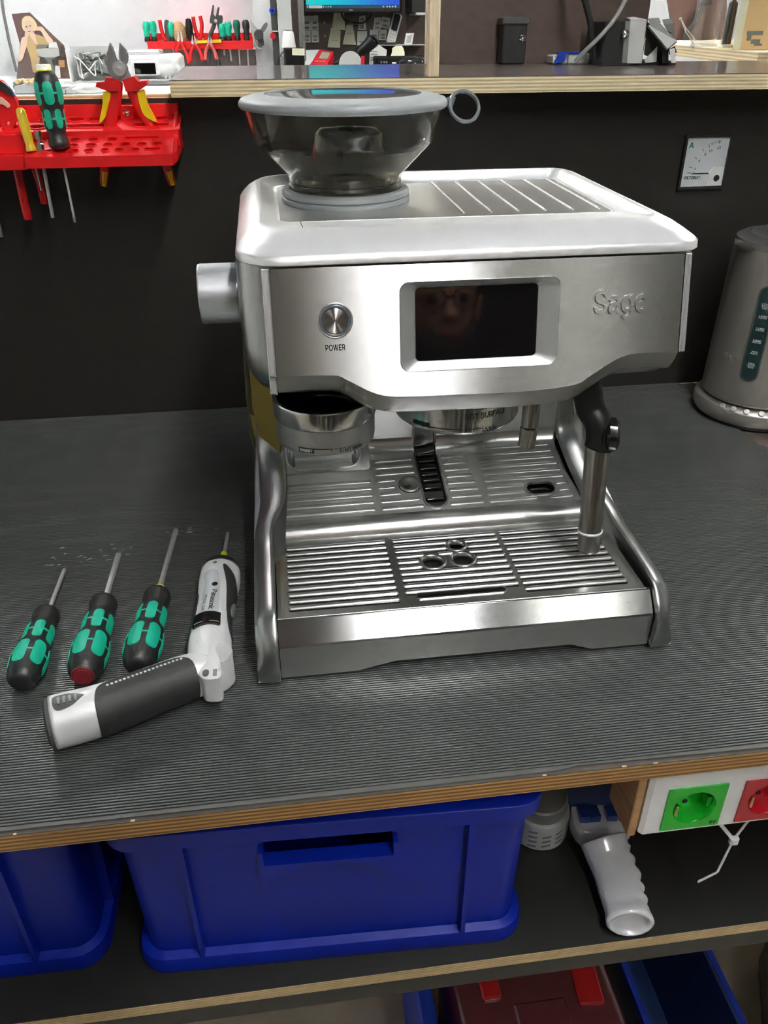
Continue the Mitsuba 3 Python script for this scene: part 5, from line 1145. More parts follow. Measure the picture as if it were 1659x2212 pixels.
def bin_(name, label, x0, x1, y0, y1, z1, m, th=0.006, lean=0.02):
    t = thing(name, label, 'box')
    o = [[(x0 + lean, y0, FLOOR + 0.001), (x1 - lean, y0, FLOOR + 0.001), (x1 - lean, y1, FLOOR + 0.001), (x0 + lean, y1, FLOOR + 0.001)], [(x0, y0, z1), (x1, y0, z1), (x1, y1, z1), (x0, y1, z1)]]
    i = [[(x0 + th, y0 + th, z1), (x1 - th, y0 + th, z1), (x1 - th, y1 - th, z1), (x0 + th, y1 - th, z1)], [(x0 + lean + th, y0 + th, FLOOR + 0.01), (x1 - lean - th, y0 + th, FLOOR + 0.01), (x1 - lean - th, y1 - th, FLOOR + 0.01), (x0 + lean + th, y1 - th, FLOOR + 0.01)]]
    part(t, 'shell', loft([*map(np.array, o), *map(np.array, i)]), 'mat_box_navy', False)
    rim = sbox(x0 - 0.008, y0 - 0.008, x1 + 0.008, y1 + 0.008).difference(sbox(x0 + 0.001, y0 + 0.001, x1 - 0.001, y1 - 0.001))
    part(t, 'rim', ext(rim, 0.014, w0=z1 - 0.013), m, False, 'bright blue rim')
    return t
bin_('storage_box', 'open blue storage box on the floor right of the maroon vacuum cleaner', 0.455, 0.585, 0.40, 0.80, -0.69, 'mat_box_blue')
bin_('storage_box', 'blue storage box showing its bright rim on the floor left of the maroon vacuum cleaner', -0.12, 0.150, 0.70, 0.95, -0.70, 'mat_box_blue') if False else None
sb = thing('storage_box', 'narrow bright blue plastic box on the floor left of the maroon vacuum cleaner', 'box')
part(sb, 'board', bx((0.1274, 0.6091, -0.68)[0], (0.151, 0.6059, -0.68)[0], 0.52, 0.75, FLOOR + 0.001, -0.66, 0.004), 'mat_box_blue', False)
dk = thing('tool_case', 'dark case with pale edge seams standing on the floor at the right edge', 'case')
p = (0.6461, 0.6023, -0.7)
part(dk, 'body', moved(bx(-0.10, 0.10, -0.14, 0.14, FLOOR + 0.001, -0.70, 0.02), frame((p[0] + 0.150, p[1] - 0.03, 0), U=(0.90, -0.43, 0), W=(0, 0, 1))), 'mat_dark_grey', False)
part(dk, 'seam', moved(bx(-0.1005, -0.0985, -0.12, 0.12, -0.75, -0.745), frame((p[0] + 0.150, p[1] - 0.03, 0), U=(0.90, -0.43, 0), W=(0, 0, 1))), 'mat_grey_plastic', False)
part(dk, 'seam', moved(bx(-0.085, -0.080, -0.13, 0.13, -0.7005, -0.698), frame((p[0] + 0.150, p[1] - 0.03, 0), U=(0.90, -0.43, 0), W=(0, 0, 1))), 'mat_grey_plastic', False)

# ================================================================ beyond the counter: far bench, desk and partition
def slab(pts, y, t):
    """An upright plate: (x, z) outline, its face at depth y, thickness t to the back."""
    return ext(Polygon(np.asarray(pts, float)).buffer(0), t, frame((0, y + t, 0), U=(1, 0, 0), V=(0, 0, 1)))
def smooth_poly(pts, k=4): return curve(list(pts) + [pts[0]], k)[:-1]

# --- far bench along the white wall
FB = thing('far_bench', 'grey workbench along the white wall at the far left', 'workbench')
FZ = 0.318
part(FB, 'top', bx(-2.2, 0.02, 3.10, 4.55, FZ - 0.03, FZ, 0.003), 'mat_grey_plastic', False)
part(FB, 'front', bx(-2.2, 0.02, 3.14, 3.16, FLOOR + 0.001, FZ - 0.03), 'mat_mid_grey', False)
part(FB, 'back_board', bx(-0.62, 0.02, 4.52, 4.55, FZ, (-0.3431, 4.52, 0.4181)[2]), 'mat_mid_grey', False)

PS = thing('poster_display', 'tall brown cardboard display with a printed blonde woman on the far bench', 'poster')
YP = 3.95
part(PS, 'board', slab([(-0.9593, 0.5627), (-0.8912, 0.5672), (-0.7826, 0.4532), (-0.7677, 0.3334), (-0.9915, 0.3358), (-0.9509, 0.4591)], YP, 0.012), 'mat_poster_brown', False)
def pr(name, m, pts, k, sm=3):
    p = smooth_poly(pts, sm) if sm else pts
    part(PS, name, slab(p, YP - 0.0012 * (k + 1), 0.0012), m, False)
pr('print_hair', 'mat_hair_print', [(-0.9099, 0.5547), (-0.8905, 0.5547), (-0.8773, 0.542), (-0.8704, 0.5245), (-0.871, 0.5134), (-0.8859, 0.5023), (-0.9216, 0.5024), (-0.9287, 0.5184), (-0.9269, 0.5343), (-0.9205, 0.5469)], 0)
pr('print_torso', 'mat_dress_print', [(-0.918, 0.4864), (-0.8844, 0.4926), (-0.8477, 0.4795), (-0.842, 0.4552), (-0.8788, 0.4178), (-0.9003, 0.3683), (-0.9207, 0.3585), (-0.9208, 0.4083), (-0.9265, 0.4476), (-0.9269, 0.4703)], 1)
pr('print_neck', 'mat_skin_print', [(-0.908, 0.4992), (-0.8866, 0.4991), (-0.8839, 0.4701), (-0.8795, 0.4571), (-0.8885, 0.4571), (-0.9015, 0.4798)], 2)
pr('print_arm', 'mat_skin_print', [(-0.9233, 0.4864), (-0.9394, 0.4784), (-0.9509, 0.451), (-0.9629, 0.4218), (-0.9735, 0.3988), (-0.9547, 0.402), (-0.9373, 0.4314), (-0.9226, 0.4573), (-0.914, 0.4799)], 2)
pr('print_arm', 'mat_skin_print', [(-0.8767, 0.5118), (-0.8642, 0.5197), (-0.8521, 0.5181), (-0.8437, 0.5069), (-0.8316, 0.4875), (-0.8179, 0.4664), (-0.8377, 0.4584), (-0.8506, 0.4828), (-0.8605, 0.5037), (-0.8745, 0.5054)], 2)
pr('print_hand', 'mat_skin_print', [(-0.9198, 0.5024), (-0.9102, 0.5056), (-0.9058, 0.4927), (-0.9151, 0.4831), (-0.9251, 0.4864)], 3)
pr('print_face', 'mat_skin_print', [(-0.9085, 0.5374), (-0.8954, 0.5405), (-0.885, 0.5309), (-0.8849, 0.515), (-0.8955, 0.4991), (-0.9058, 0.4927), (-0.9148, 0.5008), (-0.9184, 0.5168)], 3)
for e in ((-0.9109, 0.5183), (-0.896, 0.5214)): part(PS, 'print_eye', slab(np.array(ell(e[0], e[1], 0.0036, 0.0020, 4).exterior.coords), YP - 0.007, 0.0008), 'mat_dark_grey', False)
e = (-0.9037, 0.5023); part(PS, 'print_mouth', slab(np.array(ell(e[0], e[1], 0.0058, 0.0018, 4).exterior.coords), YP - 0.007, 0.0008), 'mat_lips_print', False)
pr('print_machine', 'mat_grey_plastic', [(-0.8898, 0.4425), (-0.8024, 0.4452), (-0.8026, 0.4173), (-0.8257, 0.4108), (-0.8639, 0.4111), (-0.8897, 0.4179)], 5, 0)
pr('print_machine', 'mat_mid_grey', [(-0.8852, 0.4555), (-0.8452, 0.4569), (-0.8476, 0.4455), (-0.8877, 0.4441)], 5, 0)
pr('print_machine', 'mat_ink_white', [(-0.8373, 0.4601), (-0.8071, 0.4664), (-0.8024, 0.4452), (-0.8404, 0.4454)], 6, 0)
pr('print_machine', 'mat_dark_grey', [(-0.7941, 0.45), (-0.7844, 0.4532), (-0.7833, 0.4039), (-0.7966, 0.4106)], 5, 0)
pr('print_machine', 'mat_mid_grey', [(-0.8639, 0.4111), (-0.8185, 0.4108), (-0.8213, 0.3424), (-0.8584, 0.3411)], 4, 0)
pr('print_machine', 'mat_dark_grey', [(-0.8838, 0.4113), (-0.8661, 0.4095), (-0.8546, 0.3945), (-0.8692, 0.3947)], 6, 0)
pr('print_machine', 'mat_dark_grey', [(-0.838, 0.4043), (-0.8191, 0.4075), (-0.8195, 0.3876), (-0.8355, 0.3811)], 6, 0)
pr('print_cup', 'mat_block_wood', [(-0.8114, 0.4008), (-0.7876, 0.4006), (-0.7907, 0.3757), (-0.8146, 0.3759)], 6, 0)
pr('print_cup', 'mat_ink_white', [(-0.8282, 0.381), (-0.8099, 0.3808), (-0.815, 0.3373), (-0.8371, 0.3375)], 6, 0)

single('carton', bx((-0.8731, 3.8, 0.3749)[0], (-0.8275, 3.8, 0.3745)[0], 3.80, 3.86, FZ + 0.0005, (-0.8487, 3.8, 0.3907)[2], 0.001), 'mat_paper_cream', 'small cream carton in front of the poster display on the far bench', 'carton', smooth=False)
rod = thing('lamp_arm', 'thin grey rod leaning at the far left edge of the photo', 'rod')
part(rod, 'rod', tube([(-0.9193, 3.7, 0.648), (-0.9266, 3.7, 0.5613), (-0.9275, 3.7, 0.4721), (-0.9234, 3.7, 0.3722)], 0.0055, 8), 'mat_mid_grey', True)
part(rod, 'foot', bone(((-0.9234, 3.7, 0.3722)[0], 3.7, FZ + 0.0005), ((-0.9234, 3.7, 0.3722)[0], 3.7, FZ + 0.02), 0.02), 'mat_mid_grey', 40)
ct = thing('clear_tub', 'clear plastic tub with pale crumbs left of the poster display', 'tub')
x0, x1 = (-0.9233, 3.6, 0.3693)[0], (-0.8338, 3.6, 0.3684)[0]
part(ct, 'walls', loft([rr_ring(x0, x1, 3.60, 3.68, FZ + 0.012, [0.01] * 4, 4), rr_ring(x0 - 0.01, x1 + 0.01, 3.59, 3.69, (-0.8826, 3.6, 0.4173)[2], [0.012] * 4, 4)], False, False), 'mat_clear_plastic', True)
part(ct, 'base', bx(x0, x1, 3.60, 3.68, FZ + 0.0005, FZ + 0.014, 0.003), 'mat_dark_grey', False)
rng = np.random.default_rng(9)
part(ct, 'crumbs', cat_m(*[moved(trimesh.creation.icosphere(1, rng.uniform(0.004, 0.009)), at((rng.uniform(x0 + 0.01, x1 - 0.01), rng.uniform(3.61, 3.67), FZ + 0.018 + rng.uniform(0, 0.012)))) for _ in range(40)]), 'mat_cardboard', True, kind='stuff')

cb = thing('parts_box', 'pale grey open box full of clear bags and cables right of the poster display', 'box')
bx0, bx1 = (-0.7661, 3.9, 0.3694)[0], (-0.5907, 3.9, 0.3677)[0]
zt_ = (-0.6604, 3.9, 0.4487)[2]
part(cb, 'back', bx(bx0, bx1, 3.98, 3.99, FZ + 0.001, zt_), 'mat_grey_plastic', False)
part(cb, 'floor', bx(bx0, bx1, 3.88, 3.98, FZ + 0.0006, FZ + 0.008), 'mat_grey_plastic', False)
for xx in (bx0, bx1 - 0.006): part(cb, 'side', bx(xx, xx + 0.006, 3.88, 3.98, FZ + 0.008, zt_ - 0.01), 'mat_white_plastic', False)
rng = np.random.default_rng(12)
ms = {0: [], 1: [], 2: []}
for k in range(14):
    p = [V3(rng.uniform(bx0 + 0.02, bx1 - 0.02), rng.uniform(3.89, 3.97), rng.uniform(FZ + 0.02, zt_ - 0.02)) for _ in range(4)]
    ms[k % 3].append(tube(curve(sorted(p, key=lambda q: q[0]), 5), rng.uniform(0.003, 0.006), 6))
tc = thing('cable_tangle', 'tangle of white and dark cables lying in the pale grey parts box on the far bench', 'cables', kind='stuff')
for k, m_ in enumerate(('mat_ink_white', 'mat_dark_grey', 'mat_cable_grey')): part(tc, 'strands', cat_m(*ms[k]), m_, True, kind='stuff')
for i, (a, b, yy, h, m) in enumerate(((20, 62, 3.35, 0.020, 'mat_mid_grey'), (62, 118, 3.30, 0.012, 'mat_dark_grey'), (118, 168, 3.30, 0.015, 'mat_mid_grey'))):
    xa, xb = (-0.8559, 3.3, 0.3556)[0] + (a - 20) * 0.00187, (-0.8559, 3.3, 0.3556)[0] + (b - 22) * 0.00187
    t = thing('metal_tray', ('low grey metal tray at the left end of the far bench', 'low dark tray behind the upright green screwdriver', 'low grey tray right of the upright green screwdriver')[i], 'tray')
    part(t, 'base', bx(xa, xb, yy, yy + 0.16, FZ + 0.0005, FZ + 0.004), m, False)
    part(t, 'rim', ext(sbox(xa, yy, xb, yy + 0.16).difference(sbox(xa + 0.006, yy + 0.006, xb - 0.006, yy + 0.154)), h, w0=FZ + 0.004), 'mat_grey_plastic', False)
rng = np.random.default_rng(3)
m = trimesh.creation.icosphere(3, 0.035); m.vertices *= 1 + 0.35 * (meshkit.noise(np.array(m.vertices) * 60, 3)[:, None] - 0.5); m.vertices[:, 2] *= 0.55; m.vertices[:, 0] *= 1.5
m.apply_translation(((-0.5815, 3.2, 0.3473)[0], 3.22, FZ + 0.021)); single('crumpled_paper', m, 'mat_paper', 'crumpled white paper on the far bench left of the side cutters', 'paper', smooth=False)

# --- second espresso machine on the far bench
m2 = thing('small_espresso_machine', 'silver espresso machine with a black screen on the far bench behind the side cutters', 'coffee machine')
ym = 3.75; a, b = (-0.5329, 0.4154), (-0.3137, 0.4216)
xl, xr = a[0], b[0]; zt2 = b[1]; zb2 = (-0.4768, 0.3444)[1]
part(m2, 'head', loft([rr_ring(xl, xr - 0.03, ym + 0.02, ym + 0.3, zb2 - 0.012, [0.03] * 4, 5), rr_ring(xl, xr, ym, ym + 0.3, zb2 + 0.03, [0.03] * 4, 5), rr_ring(xl, xr, ym, ym + 0.3, zt2 - 0.012, [0.03] * 4, 5), rr_ring(xl + 0.01, xr - 0.012, ym + 0.012, ym + 0.29, zt2, [0.03] * 4, 5)]), 'mat_silver_lid', 40, 'silver head')
part(m2, 'top_rail', bx(xl + 0.01, xr - 0.08, ym + 0.08, ym + 0.26, zt2 - 0.002, zt2 + 0.014, 0.005), 'mat_silver_trim', False)
sx0, sz0_ = (-0.4872, 0.3575); sx1, sz1_ = (-0.4066, 0.3953)
part(m2, 'screen_frame', bevel_ext(rrect(sx0 - 0.012, sx1 + 0.014, sz0_ - 0.008, sz1_ + 0.008, 0.008, 3), 0.010, 0.004, frame((0, ym, 0), U=(1, 0, 0), V=(0, 0, 1)), -0.002), 'mat_white_plastic', False, 'bright screen surround')
part(m2, 'screen', bx(sx0, sx1, ym - 0.0095, ym - 0.0075, sz0_, sz1_), 'mat_screen_black', False, 'black screen')
part(m2, 'column', bx(xl + 0.02, xr - 0.03, ym + 0.14, ym + 0.28, FZ + 0.0006, zb2 - 0.008), 'mat_dark_steel', False)
part(m2, 'group', lathe([(0.0, zb2 - 0.035), (0.03, zb2 - 0.035), (0.032, zb2 - 0.008), (0, zb2 - 0.008)], 24, at((xl + 0.14, ym + 0.08, 0))), 'mat_dark_steel', 40)
part(m2, 'tray', bx(xl, xr - 0.02, ym - 0.04, ym + 0.14, FZ + 0.0006, FZ + 0.022, 0.004), 'mat_dark_steel', False)
for k in range(6): part(m2, 'tray_bar', bx(xl + 0.16 + 0.016 * k, xl + 0.166 + 0.016 * k, ym - 0.035, ym + 0.05, FZ + 0.022, FZ + 0.03), 'mat_grey_plastic', False)

# --- second red rack with its tools
R2 = thing('tool_rack', 'red tool rack full of pliers and screwdrivers on the far white wall', 'tool rack')
yr = 4.40
ra, rb_ = (-0.5021, 0.4538), (-0.0219, 0.4602)
rz = (ra[1] + rb_[1]) / 2; rx0, rx1 = ra[0], rb_[0]
deck = bx(rx0, rx1, yr, yr + 0.10, rz - 0.012, rz, 0.002)
part(R2, 'deck', deck, 'mat_red_rack', False)
part(R2, 'front_lip', hullm([(rx0, yr, rz), (rx1, yr, rz), (rx0, yr + 0.006, rz), (rx1, yr + 0.006, rz), (rx0 + 0.005, yr + 0.002, rz - 0.030), (rx1 - 0.003, yr + 0.002, rz - 0.034), (rx0 + 0.005, yr + 0.008, rz - 0.030), (rx1 - 0.003, yr + 0.008, rz - 0.034)]), 'mat_red_rack', False)
part(R2, 'back_rail', bx(rx0, rx1, yr + 0.10, yr + 0.115, rz - 0.03, rz + 0.03), 'mat_red_rack', False)
part(R2, 'wall_bracket', bx(rx0 + 0.1, rx1 - 0.1, yr + 0.115, 4.798, rz - 0.02, rz + 0.01), 'mat_red_rack', False)
g2 = 'screwdrivers in the far red rack'
def far_driver(top, base, tip, lab, col='mat_tool_green'):
    t = thing('screwdriver', lab, 'screwdriver', g2)
    p, q = V3(*top), V3(*base); W = q - p; L = np.linalg.norm(W); fr = frame(p, W=W); r = 0.0165
    pf = [(rr_ * r, zz_ * L) for rr_, zz_ in HANDLE]
    k = part(t, 'handle', lathe(pf, 16, fr, cap=False), col, 40)
    part(k, 'neck', lathe([(0.0, 0.73 * L), (0.70 * r, 0.73 * L), (0.70 * r, 0.80 * L), (0.86 * r, 0.90 * L), (0.70 * r, 1.0 * L), (0.0, 1.002 * L)], 16, fr, cap=False), 'mat_tool_black', 40, 'black neck')
    part(t, 'shaft', bone(q, V3(*tip), 0.0045, 0.0042, 8), 'mat_tool_steel', 40)
far_driver((-0.4962, 4.42, 0.5352), (-0.5003, 4.42, 0.4534), (-0.5047, 4.42, 0.3959), 'green screwdriver standing leftmost in the far red rack')
far_driver((-0.4672, 4.42, 0.5369), (-0.4691, 4.42, 0.4532), (-0.4675, 4.42, 0.4068), 'second green screwdriver from the left in the far red rack')
far_driver((-0.3877, 4.42, 0.5312), (-0.3877, 4.42, 0.4545), (-0.3909, 4.42, 0.3837), 'green screwdriver beside the brown brush in the far red rack')
far_driver((-0.1574, 4.42, 0.5249), (-0.1584, 4.42, 0.455), (-0.1581, 4.42, 0.397), 'small green screwdriver right of the big black cutters')
far_driver((-0.1293, 4.42, 0.5339), (-0.1307, 4.42, 0.4567), (-0.1283, 4.42, 0.374), 'third screwdriver from the right end of the far red rack')
far_driver((-0.091, 4.42, 0.5392), (-0.0904, 4.42, 0.4565), (-0.089, 4.42, 0.3584), 'pale green screwdriver, second from the right end of the far red rack', 'mat_ink_green')
far_driver((-0.0489, 4.42, 0.5391), (-0.0477, 4.42, 0.4581), (-0.0512, 4.42, 0.3466), 'dark screwdriver at the right end of the far red rack', 'mat_tool_black')
def bar(p, q, r0, r1=None): return bone(p, q, r0, r1, 10)
kn = thing('knife', 'black handled tool with a red collar standing in the far red rack', 'tool')
part(kn, 'handle', lathe([(0, 0), (0.011, 0.004), (0.016, 0.03), (0.016, 0.075), (0.011, 0.11), (0, 0.111)], 14, frame((-0.307, 4.42, 0.5472), W=(0.01, 0, -1))), 'mat_soft_black', 40)
part(kn, 'collar', bar((-0.3099, 4.42, 0.4909), (-0.3096, 4.42, 0.4596), 0.010, 0.013), 'mat_terminal_red', 40)
br = thing('brush', 'brown rounded brush standing among the pliers in the far red rack', 'brush')
part(br, 'head', moved(lathe([(0, 0), (0.020, 0.004), (0.036, 0.03), (0.038, 0.06), (0.026, 0.10), (0.012, 0.115), (0, 0.115)], 20), frame((-0.3622, 4.44, 0.5329), W=(0.15, 0, -1))), 'mat_block_wood', 40)
dp = thing('scissors', 'dark and red handled tool standing second among the grips of the far red rack', 'tool')
part(dp, 'handle', lathe([(0, 0), (0.009, 0.004), (0.0145, 0.03), (0.0135, 0.08), (0.009, 0.105), (0, 0.106)], 14, frame((-0.4057, 4.43, 0.5421), W=(0.03, 0, -1))), 'mat_dark_grey', 40)
part(dp, 'collar', bar((-0.4086, 4.43, 0.4912), (-0.4087, 4.43, 0.46), 0.008, 0.012), 'mat_terminal_red', 40)
def handles_up(lab, col, *legs):
    t = thing('pliers', lab, 'pliers', 'pliers in the far red rack')
    for l in legs: part(t, 'handle', tube(curve(l, 4), 0.0085, 8), col, True)
    c = V3(*legs[0][-1]) * 0.5 + V3(*legs[-1][-1]) * 0.5
    part(t, 'head', moved(bx(-0.022, 0.022, -0.006, 0.006, -0.05, 0.006, 0.003), at(c)), 'mat_dark_steel', False)
handles_up('pink handled pliers standing handles up, left in the far red rack', 'mat_red_grip', [(-0.4348, 4.43, 0.5404), (-0.433, 4.43, 0.5096), (-0.4272, 4.43, 0.4767), (-0.4215, 4.43, 0.4582)], [(-0.4005, 4.45, 0.4873), (-0.4088, 4.45, 0.4726), (-0.4192, 4.45, 0.4578)])
handles_up('dull red handled pliers standing handles up in the middle of the far red rack', 'mat_red_grip', [(-0.2842, 4.43, 0.5526), (-0.2821, 4.43, 0.5181), (-0.2738, 4.43, 0.4832), (-0.2659, 4.43, 0.461)], [(-0.2526, 4.43, 0.5561), (-0.2481, 4.43, 0.5234), (-0.254, 4.43, 0.4905), (-0.2617, 4.43, 0.461)])
def hanging(lab, col, jaw, joint, l1, l2):
    t = thing('pliers', lab, 'pliers', 'pliers in the far red rack')
    j = V3(*joint)
    for s in (-1, 1): part(t, 'jaw', hullm([j + V3(s * 0.014, -0.004, 0.0), j + V3(s * 0.002, -0.004, -0.012), V3(*jaw) + V3(s * 0.004, -0.004, 0), j + V3(s * 0.014, 0.004, 0.0), j + V3(s * 0.002, 0.004, -0.012), V3(*jaw) + V3(s * 0.004, 0.004, 0)]), 'mat_grey_plastic', False)
    for l in (l1, l2): part(t, 'handle', tube(curve([j, *l], 4), np.linspace(0.006, 0.0095, len(curve([j, *l], 4))), 8), col, True)
hanging('red handled pliers hanging handles down, left on the front of the far red rack', 'mat_red_grip', (-0.3465, 4.38, 0.506), (-0.3506, 4.38, 0.4588), [(-0.3664, 4.38, 0.4332), (-0.3765, 4.38, 0.4037)], [(-0.3375, 4.38, 0.4311), (-0.3248, 4.38, 0.3995), (-0.3204, 4.38, 0.3677)])
hanging('red handled long nosed pliers hanging second on the front of the far red rack', 'mat_red_grip', (-0.2894, 4.38, 0.484), (-0.2876, 4.38, 0.4474), [(-0.3028, 4.38, 0.4253), (-0.3097, 4.38, 0.4031), (-0.313, 4.38, 0.377)], [(-0.2731, 4.38, 0.4288), (-0.2632, 4.38, 0.4065), (-0.2581, 4.38, 0.3785)])
hanging('pink handled pliers hanging third on the front of the far red rack', 'mat_lips_print', (-0.2154, 4.38, 0.4763), (-0.2183, 4.38, 0.4506), [(-0.2334, 4.38, 0.4286), (-0.2422, 4.38, 0.4064), (-0.2473, 4.38, 0.3802)], [(-0.2078, 4.38, 0.4321), (-0.1978, 4.38, 0.4079), (-0.1922, 4.38, 0.3817)])
bc_ = thing('cutters', 'big black cutters with open jaws standing tallest in the far red rack', 'cutters')
part(bc_, 'jaw', slab(smooth_poly([(-0.1915, 0.5954), (-0.1853, 0.5953), (-0.1909, 0.5631), (-0.1838, 0.5522), (-0.1845, 0.5268), (-0.2075, 0.5269), (-0.2104, 0.5378), (-0.2009, 0.5667)], 3), 4.415, 0.02), 'mat_dark_grey', False)
part(bc_, 'jaw', slab(smooth_poly([(-0.1695, 0.5882), (-0.1614, 0.5864), (-0.1684, 0.5594), (-0.154, 0.5576), (-0.1515, 0.5413), (-0.1618, 0.5231), (-0.1885, 0.5287), (-0.1817, 0.5522)], 3), 4.425, 0.02), 'mat_dark_grey', False)
part(bc_, 'handle', tube(curve([(-0.1891, 4.43, 0.5268), (-0.2049, 4.43, 0.4976), (-0.2183, 4.43, 0.4719), (-0.2267, 4.43, 0.416), (-0.2374, 4.43, 0.3593)], 4), 0.009, 8), 'mat_dark_grey', True)
part(bc_, 'handle', tube(curve([(-0.1727, 4.43, 0.5231), (-0.1678, 4.43, 0.4901), (-0.1779, 4.43, 0.4344), (-0.1905, 4.43, 0.3969), (-0.1848, 4.43, 0.3493)], 4), 0.008, 8), 'mat_dark_grey', True)
part(bc_, 'rivet', lathe([(0, 0), (0.008, 0), (0.007, 0.004), (0, 0.004)], 12, frame((-0.1832, 4.414, 0.5359), W=(0, -1, 0))), 'mat_tool_steel', 40)
single('yellow_pliers', hullm([(-0.2952, 4.39, 0.4582), (-0.165, 4.39, 0.463), (-0.1663, 4.39, 0.4501), (-0.2945, 4.39, 0.4472), (-0.2959, 4.4, 0.458), (-0.1654, 4.4, 0.4628), (-0.1667, 4.4, 0.4499), (-0.2952, 4.4, 0.447)]), 'mat_yellow_grip', 'yellow handled tool lying across the middle of the far red rack', 'tool', smooth=False)
hk = thing('gripper_pliers', 'grey pliers with dark pivot hanging on the white wall right of the far red rack', 'pliers')
yy = 4.41
part(hk, 'jaw', slab(smooth_poly([(-0.0276, 0.5409), (-0.0162, 0.5262), (0.003, 0.5042), (0.01, 0.4857), (-0.0034, 0.4784), (-0.0184, 0.5006), (-0.0271, 0.5226)], 3), yy, 0.014), 'mat_grey_plastic', False)
part(hk, 'jaw', slab(smooth_poly([(0.0495, 0.5297), (0.0342, 0.5224), (0.013, 0.4968), (0.0012, 0.4821), (0.0133, 0.4746), (0.034, 0.493), (0.0505, 0.515)], 3), yy + 0.004, 0.014), 'mat_mid_grey', False)
part(hk, 'pivot', lathe([(0, 0), (0.022, 0), (0.019, 0.01), (0, 0.01)], 16, frame((0.0074, 4.41, 0.4802), W=(0, -1, 0))), 'mat_dark_grey', 40)
part(hk, 'body', slab(smooth_poly([(0.0009, 0.4784), (0.0224, 0.482), (0.0274, 0.4634), (0.0274, 0.4373), (0.0056, 0.4318), (0.0009, 0.4524)], 3), yy + 0.002, 0.02), 'mat_dark_grey', False)
part(hk, 'handle', tube(curve([(-0.0203, 4.42, 0.5042), (-0.0154, 4.42, 0.4616), (-0.0054, 4.42, 0.4279), (0.0222, 4.42, 0.4239)], 4), 0.006, 8), 'mat_grey_plastic', True)
part(hk, 'hook', bone(((0.0094, 4.41, 0.4783)[0], yy + 0.022, (0.0094, 4.41, 0.4783)[2]), ((0.0094, 4.41, 0.4783)[0], 4.799, (0.0094, 4.41, 0.4783)[2]), 0.006), 'mat_grey_plastic', 40)

# --- posts between the far bench and the desk
struct('wall_partition', bx((-0.0132, 4.3, 0.5087)[0], (0.0653, 4.3, 0.5084)[0], 4.46, 4.6, FLOOR, CEIL), 'mat_white_wall')
pc = thing('black_post', 'narrow black upright strip with a blue and a red knob beyond the counter', 'post')
part(pc, 'strip', bx((0.0658, 4.2, 0.5091)[0], (0.0941, 4.2, 0.509)[0], 4.2, 4.24, FLOOR + 0.001, 1.2), 'mat_dark_grey', False)
part(pc, 'knob', ringlathe([(0.005, 0), (0.013, 0), (0.012, 0.012), (0.006, 0.012)], 18, frame((0.0725, 4.2, 0.5733), W=(0, -1, 0))), 'mat_blue_bright', 40, 'blue ring')
part(pc, 'knob', lathe([(0, 0), (0.014, 0), (0.012, 0.014), (0, 0.014)], 18, frame((0.0697, 4.2, 0.4792), W=(0, -1, 0))), 'mat_terminal_red', 40, 'red knob')
part(pc, 'cross_bar', bx((0.0647, 4.2, 0.4951)[0], (0.0932, 4.2, 0.495)[0], 4.18, 4.2, (0.0808, 4.2, 0.4933)[2], (0.0812, 4.2, 0.4985)[2]), 'mat_grey_plastic', False)
struct('trim_2', bx((0.0939, 4.1, 0.5097)[0], (0.1514, 4.1, 0.5095)[0], 4.1, 4.16, FLOOR, CEIL), 'mat_grey_plastic')

# --- the desk niche
YD = 4.50
nd = thing('desk_niche', 'dark brown desk back wall with notes beyond the counter', 'desk')
part(nd, 'back', bx((0.1596, 4.5, 0.5065)[0], 1.55, YD, YD + 0.02, FLOOR + 0.001, 1.3), 'mat_laminate_brown', False)
part(nd, 'side', bx((0.2089, 4.3, 0.5078)[0] - 0.012, (0.2089, 4.3, 0.5078)[0], 4.16, YD, FLOOR + 0.001, 1.3), 'mat_mid_grey', False)
part(nd, 'desk_top', bx((0.1995, 3.95, 0.5104)[0], 1.5, 3.7, YD, 0.296, 0.32), 'mat_mid_grey', False)
part(nd, 'desk_front', bx((0.1995, 3.95, 0.5104)[0], 1.5, 3.75, 3.77, FLOOR + 0.001, 0.296), 'mat_laminate_brown', False)
for p in ((0.3201, 4.497, 0.5266), (0.3201, 4.497, 0.4717)): part(nd, 'wall_screw', lathe([(0, 0), (0.005, 0), (0.004, 0.003), (0, 0.003)], 10, frame((p[0], YD, p[2]), W=(0, -1, 0))), 'mat_grey_plastic', 40)

mo = thing('monitor', 'black computer monitor with a bright blue desktop on the far desk wall', 'monitor')
ymn = 4.36
mx0, mx1 = (0.2178, 4.36, 0.5796)[0], (0.6689, 4.36, 0.5787)[0]; mzb = (0.4372, 4.36, 0.5647)[2]; mzs = (0.4376, 4.36, 0.5828)[2]; mzt = mzb + 0.29
part(mo, 'housing', bx(mx0, mx1, ymn, ymn + 0.05, mzb, mzt, 0.006), 'mat_black_plastic', False, 'black frame')
sc0, sc1 = (0.2297, 4.36, 0.6064)[0], (0.6579, 4.36, 0.6058)[0]; ztask = (0.438, 4.36, 0.5963)[2]
for k in range(16):
    xa, xb = sc0 + (sc1 - sc0) * k / 16, sc0 + (sc1 - sc0) * (k + 1) / 16; u = (k + 0.5) / 16; u = u * u * (3 - 2 * u)
    d = shape_dict(bx(xa, xb, ymn - 0.0015, ymn - 0.0003, ztask, mzt - 0.012), None)
    d['emitter'] = {'type': 'area', 'radiance': rgb(0.0 + 0.015 * u, 0.60 * (1 - u) + 0.09 * u, 0.62 + 0.04 * u)}; d['bsdf'] = {'type': 'diffuse', 'reflectance': rgb(.02, .02, .02)}
    part(mo, 'screen', d, None)
